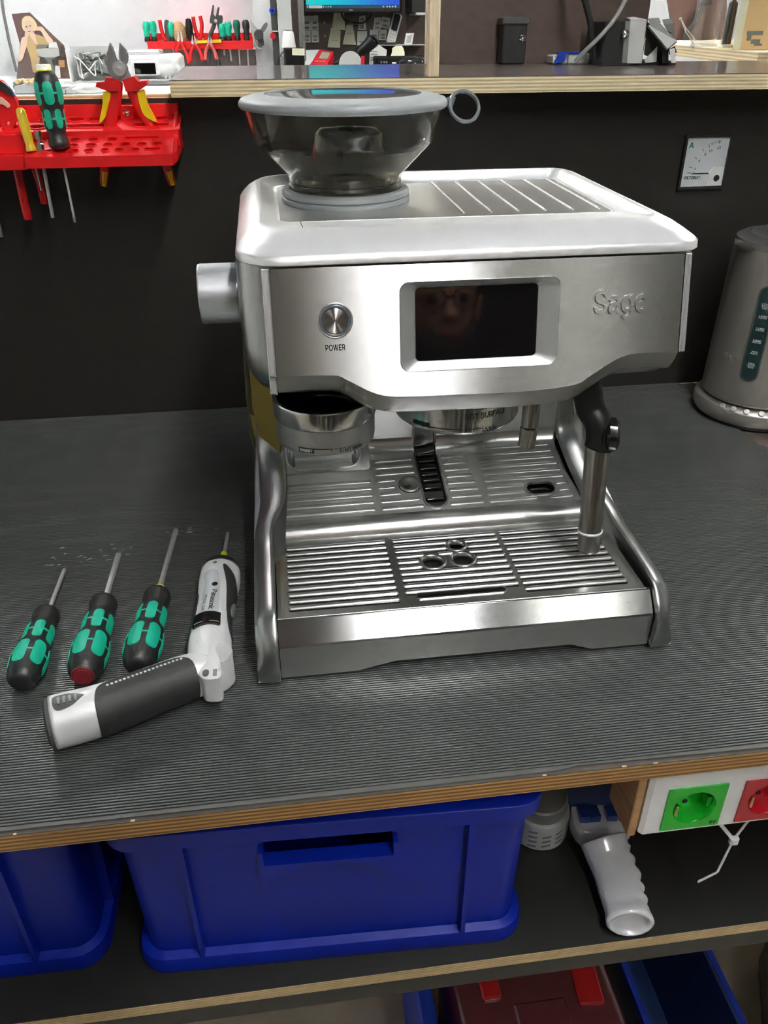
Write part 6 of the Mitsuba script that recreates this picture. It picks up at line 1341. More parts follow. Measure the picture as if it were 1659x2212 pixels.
d = shape_dict(bx(sc0, sc1, ymn - 0.0015, ymn - 0.0003, mzs, ztask - 0.0002), None); d['emitter'] = {'type': 'area', 'radiance': rgb(0.02, 0.06, 0.10)}; d['bsdf'] = {'type': 'diffuse', 'reflectance': rgb(.02, .02, .02)}
part(mo, 'task_bar', d, None, label='dark task bar')
zk = (mzs + ztask) / 2
part(mo, 'search_field', bx((0.2415, 4.36, 0.5903)[0], (0.3024, 4.36, 0.5902)[0], ymn - 0.003, ymn - 0.0016, zk - 0.0065, zk + 0.0055), 'mat_ink_white', False)
for x in ((0.3087, 4.36, 0.5902)[0], (0.3193, 4.36, 0.5902)[0], (0.3298, 4.36, 0.5902)[0], (0.3404, 4.36, 0.5902)[0], (0.2352, 4.36, 0.5903)[0], (0.5829, 4.36, 0.5897)[0], (0.6, 4.36, 0.5897)[0], (0.6129, 4.36, 0.5897)[0], (0.6258, 4.36, 0.5897)[0], (0.6387, 4.36, 0.5896)[0]):
    part(mo, 'task_icon', bx(x - 0.003, x + 0.003, ymn - 0.003, ymn - 0.0016, zk - 0.003, zk + 0.003), 'mat_ink_white', False)
for x, z in ((0.2405, 4.36, 0.6135)[::2], (0.2657, 4.36, 0.6134)[::2]): part(mo, 'desktop_icon', bx(x - 0.004, x + 0.004, ymn - 0.003, ymn - 0.0016, z - 0.002, z + 0.008), 'mat_ink_white', False)
part(mo, 'maker_lettering', centred('DELL', 0.006, frame(((0.4353, 4.36, 0.5756)[0], ymn - 0.0003, (0.4353, 4.36, 0.5756)[2]), U=(1, 0, 0), V=(0, 0, 1)), 0.0006, True), 'mat_grey_plastic', False)
part(mo, 'wall_arm', bx((mx0 + mx1) / 2 - 0.04, (mx0 + mx1) / 2 + 0.04, ymn + 0.05, YD - 0.0005, mzb + 0.10, mzb + 0.18), 'mat_black_plastic', False)
cbl = curve([(0.3972, 4.46, 0.5654), (0.4159, 4.46, 0.5357), (0.4572, 4.46, 0.5243), (0.5012, 4.46, 0.526), (0.5344, 4.46, 0.5465), (0.5479, 4.46, 0.5688)], 6)
single('monitor_cable', tube(cbl, 0.0045, 8), 'mat_black_plastic', 'black cable drooping below the monitor across the notes', 'cable')

g3 = 'notes on the desk wall'
def note_sheet(pts, m, lab, tilt=0.006, lines=(), y=YD):
    p = np.array(pts); t = thing('paper_note', lab, 'note', g3)
    top, bot = (p[0], p[1]), (p[3], p[2])
    rows = [[V3(*((1 - u) * p[0] + u * p[1])), V3(*((1 - u) * p[3] + u * p[2]))] for u in np.linspace(0, 1, 3)]
    rs = []
    for v in np.linspace(0, 1, 5):
        r = []
        for u in np.linspace(0, 1, 3):
            q = (1 - v) * ((1 - u) * p[0] + u * p[1]) + v * ((1 - u) * p[3] + u * p[2]); r.append((q[0], y - 0.0018 - tilt * v * v, q[1]))
        rs.append(r)
    s = part(t, 'sheet', thick(rs, 0.001), m, True)
    for a, b, c, d in lines:
        def at_(u, v):
            q = (1 - v) * ((1 - u) * p[0] + u * p[1]) + v * ((1 - u) * p[3] + u * p[2]); return (q[0], y - 0.0034 - tilt * v * v - 0.001, q[1])
        part(t, 'print_block', sheet([[at_(a, c), at_(b, c)], [at_(a, d), at_(b, d)]]), 'mat_paper_print', False)
code = [(0.25, 0.8, 0.42, 0.56), (0.25, 0.8, 0.74, 0.88)]
note_sheet([(0.2211, 0.5531), (0.2583, 0.5567), (0.2531, 0.4967), (0.2136, 0.495)], 'mat_paper', 'upper left white label of the left block of four', 0.004, code)
note_sheet([(0.2582, 0.5549), (0.291, 0.5566), (0.2905, 0.4965), (0.253, 0.4948)], 'mat_paper', 'upper right white label of the left block of four', 0.004, code)
note_sheet([(0.2158, 0.495), (0.253, 0.4948), (0.2506, 0.4453), (0.2087, 0.4474)], 'mat_paper', 'lower left white label of the left block of four', 0.008, code)
note_sheet([(0.2552, 0.4948), (0.2904, 0.4946), (0.2905, 0.447), (0.255, 0.4452)], 'mat_paper', 'lower right white label of the left block of four', 0.008, code)
note_sheet([(0.3657, 0.5657), (0.4139, 0.5656), (0.4185, 0.4959), (0.3544, 0.4981)], 'mat_paper_cream', 'cream note right under the monitor, top of the note column', 0.006)
note_sheet([(0.3503, 0.5057), (0.3963, 0.4941), (0.3897, 0.4232), (0.3295, 0.4255)], 'mat_paper_cream', 'yellowish note below the top cream note', 0.006, [(0.2, 0.8, 0.60, 0.62)])
note_sheet([(0.4258, 0.5186), (0.4545, 0.5185), (0.4683, 0.4343), (0.4035, 0.4366)], 'mat_paper_cream', 'long tapering note in the middle of the desk wall', 0.006, [(0.2, 0.7, 0.45, 0.47)])
note_sheet([(0.4862, 0.5523), (0.515, 0.556), (0.5185, 0.4955), (0.4785, 0.4957)], 'mat_paper', 'white label crossed by the monitor cable', 0.005, [(0.3, 0.8, 0.2, 0.35), (0.3, 0.7, 0.65, 0.9)])
note_sheet([(0.4762, 0.4919), (0.5229, 0.4916), (0.5221, 0.432), (0.4727, 0.4323)], 'mat_paper', 'plain white card below the label crossed by the cable', 0.004, [(0.2, 0.6, 0.72, 0.76)])
note_sheet([(0.5592, 0.5465), (0.5903, 0.5483), (0.5878, 0.4952), (0.5498, 0.4953)], 'mat_paper', 'white price label left of the tilted one near the phone', 0.005, code)
note_sheet([(0.5948, 0.5501), (0.6371, 0.5443), (0.6281, 0.4988), (0.5856, 0.5066)], 'mat_paper', 'tilted white price label beside the phone', 0.007, [(0.2, 0.7, 0.25, 0.42), (0.2, 0.8, 0.65, 0.85)])
note_sheet([(0.5364, 0.4973), (0.5788, 0.4952), (0.574, 0.4472), (0.5336, 0.4513)], 'mat_paper', 'white label above the barcode scanner', 0.006, code)
note_sheet([(0.5833, 0.4971), (0.6192, 0.4969), (0.6123, 0.4527), (0.5763, 0.4549)], 'mat_paper', 'white label left of the phone, lowest of its group', 0.006, code)

ys = 4.40
sh = thing('wall_shelf', 'thin clear shelf carrying the phone at the desk', 'shelf')
sx0_, sz_ = (0.5523, 4.4, 0.436)[0], (0.5523, 4.4, 0.436)[2]
part(sh, 'plate', bx(sx0_, (0.7942, 4.4, 0.4364)[0], ys, YD - 0.0005, sz_ - 0.004, sz_, 0.001), 'mat_grey_plastic', False)
ph = thing('telephone', 'white cordless phone with a black display standing on the clear shelf', 'phone')
p0, p1 = V3(*(0.6236, 4.42, 0.4351)), V3(*(0.6652, 4.45, 0.5554)); W = p1 - p0; L = np.linalg.norm(W)
fr = frame((p0[0], p0[1], sz_ + 0.0008), U=np.cross((0, 1, 0), W) * 1.0, W=np.cross(np.cross((0, 1, 0), W), W) * -1.0)
Ux = np.cross((0, 1, 0), W); Ux /= np.linalg.norm(Ux); Wn = W / L; Nn = np.cross(Wn, Ux)
if Ux[0] < 0: Ux = -Ux
Nn = np.cross(Ux, Wn)
if Nn[1] > 0: Nn = -Nn
fr = np.eye(4); fr[:3, 0], fr[:3, 1], fr[:3, 2], fr[:3, 3] = Ux, Wn, Nn, (p0[0], p0[1], sz_ + 0.004)
bd_ = part(ph, 'body', bevel_ext(rrect(-0.021, 0.021, 0, L, 0.010, 4), 0.020, 0.004, fr, -0.01), 'mat_white_plastic', 40)
part(bd_, 'display', ext(rrect(-0.0165, 0.013, L * 0.42, L * 0.97, 0.006, 3), 0.0012, fr, 0.0098), 'mat_gloss_black', False, 'black display half')
for i in range(4):
    for j in range(3): part(bd_, 'key', ext(rrect(-0.014 + 0.010 * j, -0.007 + 0.010 * j, L * 0.05 + 0.014 * i, L * 0.05 + 0.014 * i + 0.009, 0.002, 2), 0.0012, fr, 0.0098), 'mat_grey_plastic', False)
part(ph, 'cradle', bx(p0[0] - 0.026, p0[0] + 0.03, ys + 0.005, ys + 0.05, sz_ + 0.0005, sz_ + 0.010, 0.003), 'mat_dark_grey', False)
wc = thing('white_card', 'small white framed card leaning on the clear shelf right of the phone', 'card')
part(wc, 'frame', slab([(0.6904, 0.4366), (0.7284, 0.4364), (0.7388, 0.4839), (0.6988, 0.4822)], 4.42, 0.006), 'mat_white_plastic', False)
part(wc, 'inset', slab([(0.6993, 0.4423), (0.7216, 0.4421), (0.7278, 0.4745), (0.7056, 0.4727)], 4.418, 0.0015), 'mat_grey_plastic', False)
pn = thing('price_note', 'cream curled note hanging from the clear shelf', 'note')
part(pn, 'sheet', thick([[(0.6468, 4.396, 0.4317), (0.6756, 4.396, 0.4315)], [(0.6282, 4.39, 0.4225), (0.6837, 4.39, 0.4202)], [(0.6276, 4.385, 0.4074), (0.6875, 4.385, 0.405)], [(0.6195, 4.375, 0.3905), (0.6861, 4.375, 0.39)]], 0.001), 'mat_paper_cream', True)
dc = thing('receipt_sheet', 'white printed sheet hanging at the left end of the clear shelf', 'paper')
part(dc, 'sheet', thick([[(0.5584, 4.396, 0.4342), (0.5695, 4.396, 0.4341)], [(0.5245, 4.39, 0.4213), (0.6039, 4.39, 0.415)], [(0.5187, 4.382, 0.3853), (0.5983, 4.382, 0.3847)], [(0.5147, 4.37, 0.3513), (0.5922, 4.37, 0.3506)]], 0.001), 'mat_paper', True)
for k in range(5): part(dc, 'print_line', bx((0.523, 4.36, 0.4088)[0], (0.5559, 4.36, 0.4086)[0], 4.3745, 4.3755, (0.5242, 4.37, 0.4085)[2] - 0.012 * k, (0.5242, 4.37, 0.4085)[2] - 0.012 * k + 0.003), 'mat_paper_print', False)
pt = thing('label_printer', 'black label printer under the clear shelf', 'printer')
part(pt, 'body', bx((0.5351, 4.25, 0.3786)[0], (0.7839, 4.25, 0.3765)[0], 4.25, 4.42, 0.3205, (0.6147, 4.25, 0.391)[2], 0.006), 'mat_soft_black', False)
for x in ((0.5544, 4.25, 0.3709)[0], (0.5673, 4.25, 0.3708)[0], (0.5781, 4.25, 0.3707)[0]): part(pt, 'button', bx(x, x + 0.008, 4.247, 4.2505, (0.5673, 4.25, 0.3652)[2], (0.5674, 4.25, 0.3746)[2], 0.001), 'mat_mid_grey', False)
part(pt, 'maker_mark', bx((0.6083, 4.25, 0.3667)[0], (0.6278, 4.25, 0.3666)[0], 4.2485, 4.2502, (0.6148, 4.25, 0.3629)[2], (0.6148, 4.25, 0.3704)[2]), 'mat_ink_white', False)
m = trimesh.creation.icosphere(3, 1.0); v = np.array(m.vertices); v *= 1 + 0.5 * (meshkit.noise(v * 3.1, 8)[:, None] - 0.5)
c_ = (0.6711, 3.98, 0.3804); m.vertices = v * V3(0.072, 0.04, 0.036) + V3(c_[0], c_[1], 0.368); single('plastic_bag', m, 'mat_clear_plastic', 'crumpled clear plastic bag lying beside the upright plywood post', 'bag', smooth=False)
tr = thing('card_terminal', 'red and white payment terminal with an olive display on the desk', 'terminal')
tb = np.array([(0.2177, 4.1, 0.3635), (0.2953, 4.1, 0.3628), (0.3356, 4.22, 0.4161), (0.2732, 4.22, 0.4238)])
part(tr, 'body', hullm(np.vstack([tb, tb + V3(0.004, 0.01, -0.03), tb * V3(1, 1, 0) + V3(0, 0.01, 0.322)])), 'mat_terminal_red', False, 'red housing')
def on(a, b, off=0.002):
    n_ = np.cross(tb[1] - tb[0], tb[3] - tb[0]); n_ /= np.linalg.norm(n_); n_ = n_ if n_[2] > 0 else -n_
    return (tb[0] * (1 - a) + tb[1] * a) * (1 - b) + (tb[3] * (1 - a) + tb[2] * a) * b + n_ * off
part(tr, 'display', hullm([on(a, b, o) for a in (0.30, 0.85) for b in (0.45, 0.85) for o in (0, 0.003)]), 'mat_lcd_olive', False, 'olive display')
for i in range(3): part(tr, 'key', hullm([on(a, b, o) for a in (0.22 + 0.22 * i, 0.36 + 0.22 * i) for b in (0.20, 0.30) for o in (0, 0.004)]), 'mat_lips_print', False)
part(tr, 'white_side', hullm([(0.1983, 4.12, 0.3628), (0.2269, 4.12, 0.3626), (0.2787, 4.24, 0.4232), (0.2138, 4.24, 0.4219), (0.2021, 4.2, 0.3594), (0.2153, 4.27, 0.421)]), 'mat_white_plastic', False, 'white left side')
sg = thing('barcode_scanner', 'black handheld barcode scanner lying across the desk in front of the notes', 'scanner')
part(sg, 'grip', tube(curve([(0.4372, 4.15, 0.4012), (0.4584, 4.15, 0.4226), (0.4856, 4.15, 0.4404), (0.5087, 4.15, 0.4616)], 5), np.linspace(0.017, 0.030, 16), 12), 'mat_soft_black', True)
part(sg, 'head', hullm([(0.4295, 4.15, 0.43), (0.4504, 4.15, 0.4388), (0.456, 4.15, 0.4046), (0.4495, 4.15, 0.3884), (0.4329, 4.15, 0.394), (0.4337, 4.19, 0.429), (0.4547, 4.19, 0.4378), (0.4604, 4.19, 0.4033), (0.4538, 4.19, 0.387), (0.4371, 4.19, 0.3926)]), 'mat_soft_black', False)
part(sg, 'hook', tube(curve([(0.4902, 4.15, 0.4689), (0.5068, 4.15, 0.4741), (0.5211, 4.15, 0.4633), (0.5314, 4.15, 0.4472)], 5), 0.007, 8), 'mat_soft_black', True)
part(sg, 'cable', tube(curve([(0.4331, 4.15, 0.4048), (0.3945, 4.14, 0.3946), (0.3573, 4.12, 0.3848), (0.3284, 4.1, 0.3715)], 5), 0.006, 8), 'mat_black_plastic', True)
part(sg, 'foot', bone(((0.4433, 4.17, 0.3914)[0], 4.17, 0.3205), ((0.4433, 4.17, 0.3914)[0], 4.17, (0.4434, 4.17, 0.3969)[2]), 0.012), 'mat_soft_black', 40)
single('black_bag', moved(trimesh.creation.icosphere(3, 1.0), frame(((0.3552, 4.1, 0.3749)[0], 4.10, 0.345)) @ np.diag([0.075, 0.05, 0.024, 1.0])), 'mat_soft_black', 'black soft pouch lying between the red terminal and the scanner', 'pouch', smooth=True)
single('grey_reel', lathe([(0.0, 0.0), (0.048, 0.0), (0.050, 0.004), (0.050, 0.02), (0.0, 0.022)], 28, frame(((0.3951, 4.05, 0.3587)[0], 4.06, 0.371), W=(0, -1, 0.1))), 'mat_grey_plastic', 'grey round reel standing on the desk below the scanner', 'reel')
single('red_marker', bone(((0.4409, 4, 0.3746)[0], 4.0, 0.3205), (0.4455, 4, 0.4043), 0.009, 0.008, 14, 0.002), 'mat_terminal_red', 'short red marker standing on the desk below the scanner', 'marker')
kb_ = thing('desk_cabinet', 'black cabinet box with a white label at the left end of the desk', 'cabinet')
part(kb_, 'body', bx((0.1086, 3.95, 0.4102)[0], (0.1903, 3.95, 0.4096)[0], 3.95, 4.09, FLOOR + 0.001, (0.1394, 3.95, 0.4371)[2], 0.004), 'mat_soft_black', False)
part(kb_, 'label', slab([(0.1413, 0.4371), (0.1936, 0.4351), (0.1922, 0.4096), (0.1398, 0.4117)], 3.947, 0.002), 'mat_paper_cream', False, 'white label')
cpz = (0.1394, 3.95, 0.4371)[2]; cpx = (0.1302, 3.95, 0.4439)[0]
wl = thing('white_cup', 'white upturned cup on the black desk cabinet', 'cup')
part(wl, 'shell', lathe([(0.0, 0.001), (0.029, 0.001), (0.030, 0.004), (0.022, 0.058), (0.018, 0.062), (0.0, 0.063)], 28, at((cpx, 4.0, cpz))), 'mat_white_plastic', 40)
part(wl, 'knob', lathe([(0.0, 0.062), (0.020, 0.066), (0.020, 0.070), (0, 0.071)], 20, at((cpx, 4.0, cpz))), 'mat_grey_plastic', 40)
single('thin_wire', tube(curve([(0.1075, 3.93, 0.4311), (0.0907, 3.93, 0.411), (0.0799, 3.93, 0.3942), (0.0736, 3.93, 0.3601)], 5), 0.0028, 6), 'mat_black_plastic', 'thin black wire hanging in front of the pale post by the black cabinet', 'wire')
uc = thing('wall_box', 'black box on a thin white shelf right of the monitor', 'box')
part(uc, 'body', bx((0.7063, 4.3, 0.596)[0], (0.7959, 4.3, 0.5958)[0], 4.3, 4.495, (0.7495, 4.3, 0.5654)[2] + 0.001, 0.85), 'mat_black_plastic', False)
part(uc, 'shelf', bx((0.7227, 4.28, 0.56)[0], (0.7932, 4.28, 0.5598)[0], 4.28, 4.495, (0.7463, 4.28, 0.5545)[2], (0.7461, 4.28, 0.5653)[2], 0.002), 'mat_grey_plastic', False)

# --- upright post and brown partition standing on the counter
CT = 0.4751
single('upright_post', bx((0.2182, 1.19, 0.5202)[0], (0.2318, 1.19, 0.5201)[0], 1.1875, 1.207, CT + 0.0002, 1.3, 0.0004), 'mat_ply_upright', 'pale plywood post standing upright on the counter edge', 'post', smooth=False)
pp = thing('partition', 'dark brown partition board standing at the back of the counter', 'partition')
px0, px1 = (0.2757, 1.5286, 0.5146)[0], (0.6537, 1.5286, 0.5527)[0]
part(pp, 'board', bx(px0 + 0.0006, px1, 1.5286, 1.5435, CT + 0.0003, 1.3), 'mat_laminate_brown', False)
part(pp, 'edge_band', bx(px0, px0 + 0.0006, 1.5286, 1.5435, CT + 0.0003, 1.3), 'mat_ply_upright', False, 'pale plywood edge')
fx = thing('black_fixture', 'black square post with a cap and a bright screw on the counter', 'post')
x0, x1 = (0.396, 1.4911, 0.508)[0], (0.4348, 1.4911, 0.5078)[0]; z1 = (0.4118, 1.4911, 0.5325)[2]
part(fx, 'post', bx(x0, x1, 1.4911, 1.5261, CT + 0.0004, z1, 0.002), 'mat_black_plastic', False)
part(fx, 'cap', bx(x0 - 0.003, x1 + 0.003, 1.4886, 1.5261, z1 - 0.001, z1 + 0.010, 0.002), 'mat_dark_grey', False, 'grey cap')
p = (0.4275, 1.4911, 0.5111); part(fx, 'screw', lathe([(0, 0), (0.0065, 0), (0.005, 0.004), (0.002, 0.006), (0, 0.006)], 18, frame((p[0], 1.4907, p[2]), W=(0, -1, 0))), 'mat_chrome', 40, 'bright screw')
ob = thing('outlet_column', 'black and pale grey outlet box with an open flap cover on the counter', 'outlet')
yo = 1.4161
part(ob, 'black_side', bx((0.5388, 1.4328, 0.5083)[0], (0.5742, 1.4161, 0.5084)[0], 1.4203, 1.4994, CT + 0.0004, (0.5457, 1.4161, 0.5372)[2], 0.002), 'mat_black_plastic', False, 'black box')
part(ob, 'grey_strip', slab([(0.5719, 0.4791), (0.5796, 0.479), (0.5766, 0.5365), (0.5691, 0.5365)], 1.4153, 0.008), 'mat_mid_grey', False)
p = (0.5708, 1.4078, 0.5186); part(ob, 'screw', lathe([(0, 0), (0.0062, 0), (0.005, 0.004), (0, 0.006)], 18, frame((p[0], 1.4144, p[2]), W=(0, -1, 0))), 'mat_chrome', 40)
part(ob, 'pale_box', hullm([(0.5805, 1.4161, 0.4784), (0.6017, 1.4078, 0.4785), (0.5999, 1.4078, 0.5383), (0.577, 1.4161, 0.5383), (0.6078, 1.4827, 0.4755), (0.6337, 1.4827, 0.4752), (0.6318, 1.4827, 0.5382), (0.5943, 1.4827, 0.5409), (0.6098, 1.4827, 0.5421)]), 'mat_grey_plastic', False, 'pale grey box')
part(ob, 'recess', hullm([(0.607, 1.4161, 0.4904), (0.6408, 1.4161, 0.4785), (0.6469, 1.4161, 0.5206), (0.6048, 1.4161, 0.5345), (0.6248, 1.4577, 0.4889), (0.6597, 1.4577, 0.4767), (0.6659, 1.4577, 0.5201), (0.6226, 1.4577, 0.5344)]), 'mat_dark_hole', False, 'solid dark block for the shaded inside')  # no hollow here, the shade of the opening is in the colour
part(ob, 'flap', hullm([(0.6016, 1.4036, 0.5309), (0.619, 1.4036, 0.5345), (0.6429, 1.3828, 0.5099), (0.6299, 1.3828, 0.4988), (0.6023, 1.4078, 0.5284), (0.6317, 1.3894, 0.4967), (0.6464, 1.3894, 0.5073)]), 'mat_mid_grey', False, 'grey flap cover')
part(ob, 'flap_top', hullm([(0.6012, 1.4078, 0.5395), (0.619, 1.4078, 0.5407), (0.6222, 1.4036, 0.5339), (0.6046, 1.4036, 0.5309), (0.6261, 1.4661, 0.5395), (0.6447, 1.4661, 0.5407), (0.6499, 1.4661, 0.5336)]), 'mat_mid_grey', False)
part(ob, 'rear_cover', hullm([(0.6358, 1.4328, 0.5382), (0.651, 1.4328, 0.5394), (0.653, 1.4244, 0.5331), (0.6578, 1.4244, 0.5078), (0.6365, 1.4244, 0.5307), (0.658, 1.4827, 0.5381), (0.6737, 1.4827, 0.5393), (0.6847, 1.4827, 0.5064)]), 'mat_mid_grey', False)
part(ob, 'latch', hullm([(0.6325, 1.3869, 0.4987), (0.6432, 1.3869, 0.5024), (0.6478, 1.3869, 0.4942), (0.6362, 1.3869, 0.4911), (0.6382, 1.3994, 0.4983), (0.649, 1.3994, 0.502), (0.6536, 1.3994, 0.4938)]), 'mat_soft_black', False)
part(ob, 'white_plug', hullm([(0.6329, 1.3828, 0.4988), (0.6418, 1.3828, 0.5), (0.6471, 1.3828, 0.4798), (0.6395, 1.3828, 0.4798), (0.6375, 1.3928, 0.4985), (0.6464, 1.3928, 0.4997), (0.6518, 1.3928, 0.4793), (0.6441, 1.3928, 0.4794)]), 'mat_white_plastic', False, 'white plug')
part(ob, 'inner_plate', hullm([(0.6078, 1.4119, 0.4841), (0.6192, 1.4119, 0.4943), (0.6255, 1.4119, 0.5019), (0.6278, 1.4119, 0.4801), (0.6087, 1.4119, 0.4789), (0.6096, 1.4161, 0.4839), (0.6274, 1.4161, 0.5018), (0.6297, 1.4161, 0.4799)]), 'mat_grey_plastic', False)
part(ob, 'dark_leg', hullm([(0.6285, 1.3994, 0.4971), (0.639, 1.3994, 0.4983), (0.6425, 1.3994, 0.4791), (0.6325, 1.3994, 0.4792), (0.636, 1.4161, 0.4966), (0.6466, 1.4161, 0.4978), (0.6502, 1.4161, 0.4784)]), 'mat_black_plastic', False)
part(ob, 'foot', bx((0.539, 1.4161, 0.4787)[0], (0.6628, 1.4161, 0.4776)[0], 1.4161, 1.4994, CT + 0.0004, CT + 0.006), 'mat_black_plastic', False)
bw = thing('clip_block', 'white block with a bright blue clip at the foot of the brown partition', 'clip')
part(bw, 'block', bx((0.4803, 1.4827, 0.4813)[0], (0.5469, 1.4827, 0.4807)[0], 1.4827, 1.5202, CT + 0.0004, (0.515, 1.4827, 0.4883)[2], 0.002), 'mat_white_plastic', False)
part(bw, 'grey_block', bx((0.5034, 1.4786, 0.4812)[0], (0.5462, 1.4786, 0.4809)[0], 1.4761, 1.4836, CT + 0.0004, (0.5132, 1.4786, 0.4911)[2], 0.002), 'mat_grey_plastic', False)
part(bw, 'clip', slab([(0.4796, 0.4769), (0.4856, 0.4868), (0.4842, 0.4928), (0.5224, 0.4938), (0.5227, 0.4918), (0.4978, 0.49), (0.4967, 0.4794), (0.4873, 0.4788), (0.4828, 0.4769)], 1.4727, 0.006), 'mat_blue_bright', False, 'bright blue clip')
single('black_cable', tube(curve([(0.4785, 1.4494, 0.751), (0.4972, 1.4494, 0.6359), (0.5054, 1.4494, 0.5828), (0.5146, 1.4494, 0.5584), (0.5242, 1.4494, 0.5366), (0.5319, 1.4494, 0.508), (0.5412, 1.4494, 0.4793)], 6), 0.0052, 12), 'mat_black_plastic', 'thick black cable hanging down in front of the brown partition', 'cable')
single('grey_cable', tube(curve([(0.6179, 1.4161, 0.7485), (0.5954, 1.4161, 0.64), (0.573, 1.4161, 0.5819), (0.563, 1.4161, 0.5609), (0.5495, 1.4161, 0.5366), (0.5301, 1.4161, 0.515), (0.5109, 1.4244, 0.4947), (0.501, 1.4328, 0.481)], 6), 0.0034, 12), 'mat_cable_grey', 'grey braided cable crossing the black one in front of the partition', 'cable')

# --- right side: side shelf, clear tubes and carton
ss = thing('side_shelf', 'layered plywood shelf end at the top right beyond the counter', 'shelf')
q0, q1 = (1.1005, 2.35, 0.474), (1.0183, 1.8, 0.4817)
zt3 = 0.4790
part(ss, 'board', ext(Polygon([(q0[0], q0[1]), (q1[0], q1[1]), (2.2, 1.80), (2.2, 2.9), (q0[0] + 0.05, 2.9)]), 0.026, w0=zt3 - 0.026), 'mat_ply_far', False)
part(ss, 'support', bx((1.0118, 1.81, 0.4563)[0], (1.0303, 1.81, 0.4562)[0], 1.805, 1.84, FLOOR + 0.001, zt3 - 0.026), 'mat_ply_upright', False, 'pale plywood leg')
part(ss, 'rear_leg', bx(2.1, 2.14, 2.8, 2.84, FLOOR + 0.001, zt3 - 0.026), 'mat_ply_upright', False)
for i, (pa, pb, yt, lab) in enumerate((((1.0782, 2.2, 0.4799), (1.139, 2.2, 0.4795), 2.20, 'clear acrylic tube nearest the outlet box, on the side shelf'), ((1.0925, 2.1, 0.4794), (1.1276, 2.1, 0.4791), 2.10, 'clear acrylic tube with dark content beside the carton'))):
    t = thing('clear_tube', lab, 'tube'); r = (pb[0] - pa[0]) / 2; c = ((pa[0] + pb[0]) / 2, yt + r, zt3)
    part(t, 'wall', lathe([(r, 0.003), (r, 0.22)], 40, at(c), cap=False), 'mat_clear_plastic', True)
    part(t, 'inner_wall', lathe([(r - 0.004, 0.004), (r - 0.004, 0.22)], 40, at(c), cap=False), 'mat_clear_plastic', True)
    part(t, 'foot', ringlathe([(r - 0.006, 0.0005), (r + 0.002, 0.0005), (r + 0.002, 0.006), (r - 0.006, 0.006)], 40, at(c)), 'mat_white_plastic', 40)
    if i: part(t, 'content', lathe([(0, 0.007), (r - 0.008, 0.007), (r - 0.008, 0.09), (0, 0.10)], 24, at(c)), 'mat_dark_grey', True, 'dark content')
cn = thing('carton', 'brown cardboard carton with a blurred print standing at the top right edge', 'carton')
x0 = (1.0425, 1.95, 0.5213)[0]
part(cn, 'box', ext(Polygon([(x0, 1.95), (x0 + 0.30, 1.95), (x0 + 0.42, 2.15), (x0 + 0.12, 2.15)]), 0.37, w0=zt3 + 0.0005), 'mat_cardboard', False)
part(cn, 'wrap_edge', ext(Polygon([(x0 - 0.006, 1.946), (x0 + 0.012, 1.946), (x0 + 0.012, 1.9498), (x0 - 0.0015, 1.9498), (x0 + 0.03, 2.0), (x0 + 0.026, 2.0)]), 0.36, w0=zt3 + 0.0006), 'mat_paper_cream', False)
for a, b, z0, z1 in ((1610, 1643, 0.028, 0.036), (1612, 1620, 0.018, 0.030), (1622, 1640, 0.012, 0.020), (1630, 1646, 0.008, 0.012)):
    f_ = (1.066, 1.95, 0.4949)[0] + (a - 1610) * 0.00112; g_ = (1.066, 1.95, 0.4949)[0] + (b - 1610) * 0.00112
    part(cn, 'print_block', bx(f_, g_, 1.9485, 1.9502, zt3 + z0, zt3 + z1), 'mat_mid_grey', False)
st_ = thing('swab_stick', 'thin white stick leaning left of the clear tube on the side shelf', 'stick'); part(st_, 'stick', tube([(1.0233, 2.2, 0.5389), (1.0417, 2.2, 0.5176), (1.0733, 2.2, 0.4919)], 0.0014, 6), 'mat_white_plastic', True)
st_ = thing('swab_stick', 'thin white stick with a round tip crossing the other stick', 'stick'); part(st_, 'stick', tube([(1.0188, 2.19, 0.538), (1.0385, 2.19, 0.5099), (1.0641, 2.19, 0.4842)], 0.0014, 6), 'mat_white_plastic', True)
part(st_, 'tip', moved(trimesh.creation.icosphere(2, 0.0035), at((1.0188, 2.19, 0.538))), 'mat_white_plastic', True)
bp = thing('pin_board', 'grey brown board with a dark cable on the far right wall behind the clear tubes', 'board')
part(bp, 'board', slab([(1.2731, 0.6623), (1.4779, 0.6627), (1.5242, 0.4588), (1.3515, 0.4599)], 2.9, 0.02), 'mat_poster_brown', False)
part(bp, 'cable', tube(curve([(1.43, 2.88, 0.5884), (1.3997, 2.88, 0.5636), (1.3888, 2.88, 0.5258), (1.3689, 2.88, 0.5004), (1.369, 2.88, 0.4681)], 5), 0.010, 8), 'mat_dark_grey', True)
struct('wall_window_panel', bx(1.05, 1.35, 3.3, 3.32, FLOOR, CEIL), 'mat_white_wall')  # white panel standing in for a bright window area

# ================================================================ the photographer, mirrored in the dark screen
PE = thing('person', 'bearded person with dark rimmed glasses and dark clothes, mirrored in the dark screen', 'person')
MF = manifold3d.Manifold
def ball(p, r, k=18): return MF.sphere(r, k).translate(tuple(map(float, p)))
def limb(pts, rad):
    out = MF()
    for (p, r), (q, s) in zip(zip(pts, rad), list(zip(pts, rad))[1:]): out = out + MF.batch_hull([ball(p, r), ball(q, s)])
    return out
def finish(m, L=0.012, it=6):
    t = from_man(m.refine_to_length(L)); t.merge_vertices(); trimesh.smoothing.filter_taubin(t, iterations=it); return t
HCn = V3(0.335, -0.36, 0.375)
neck, chest, waist, hips = V3(0.315, -0.455, 0.225), V3(0.29, -0.56, 0.09), V3(0.27, -0.68, -0.02), V3(0.26, -0.80, -0.06)
shL, shR = V3(0.12, -0.50, 0.13), V3(0.47, -0.52, 0.12)
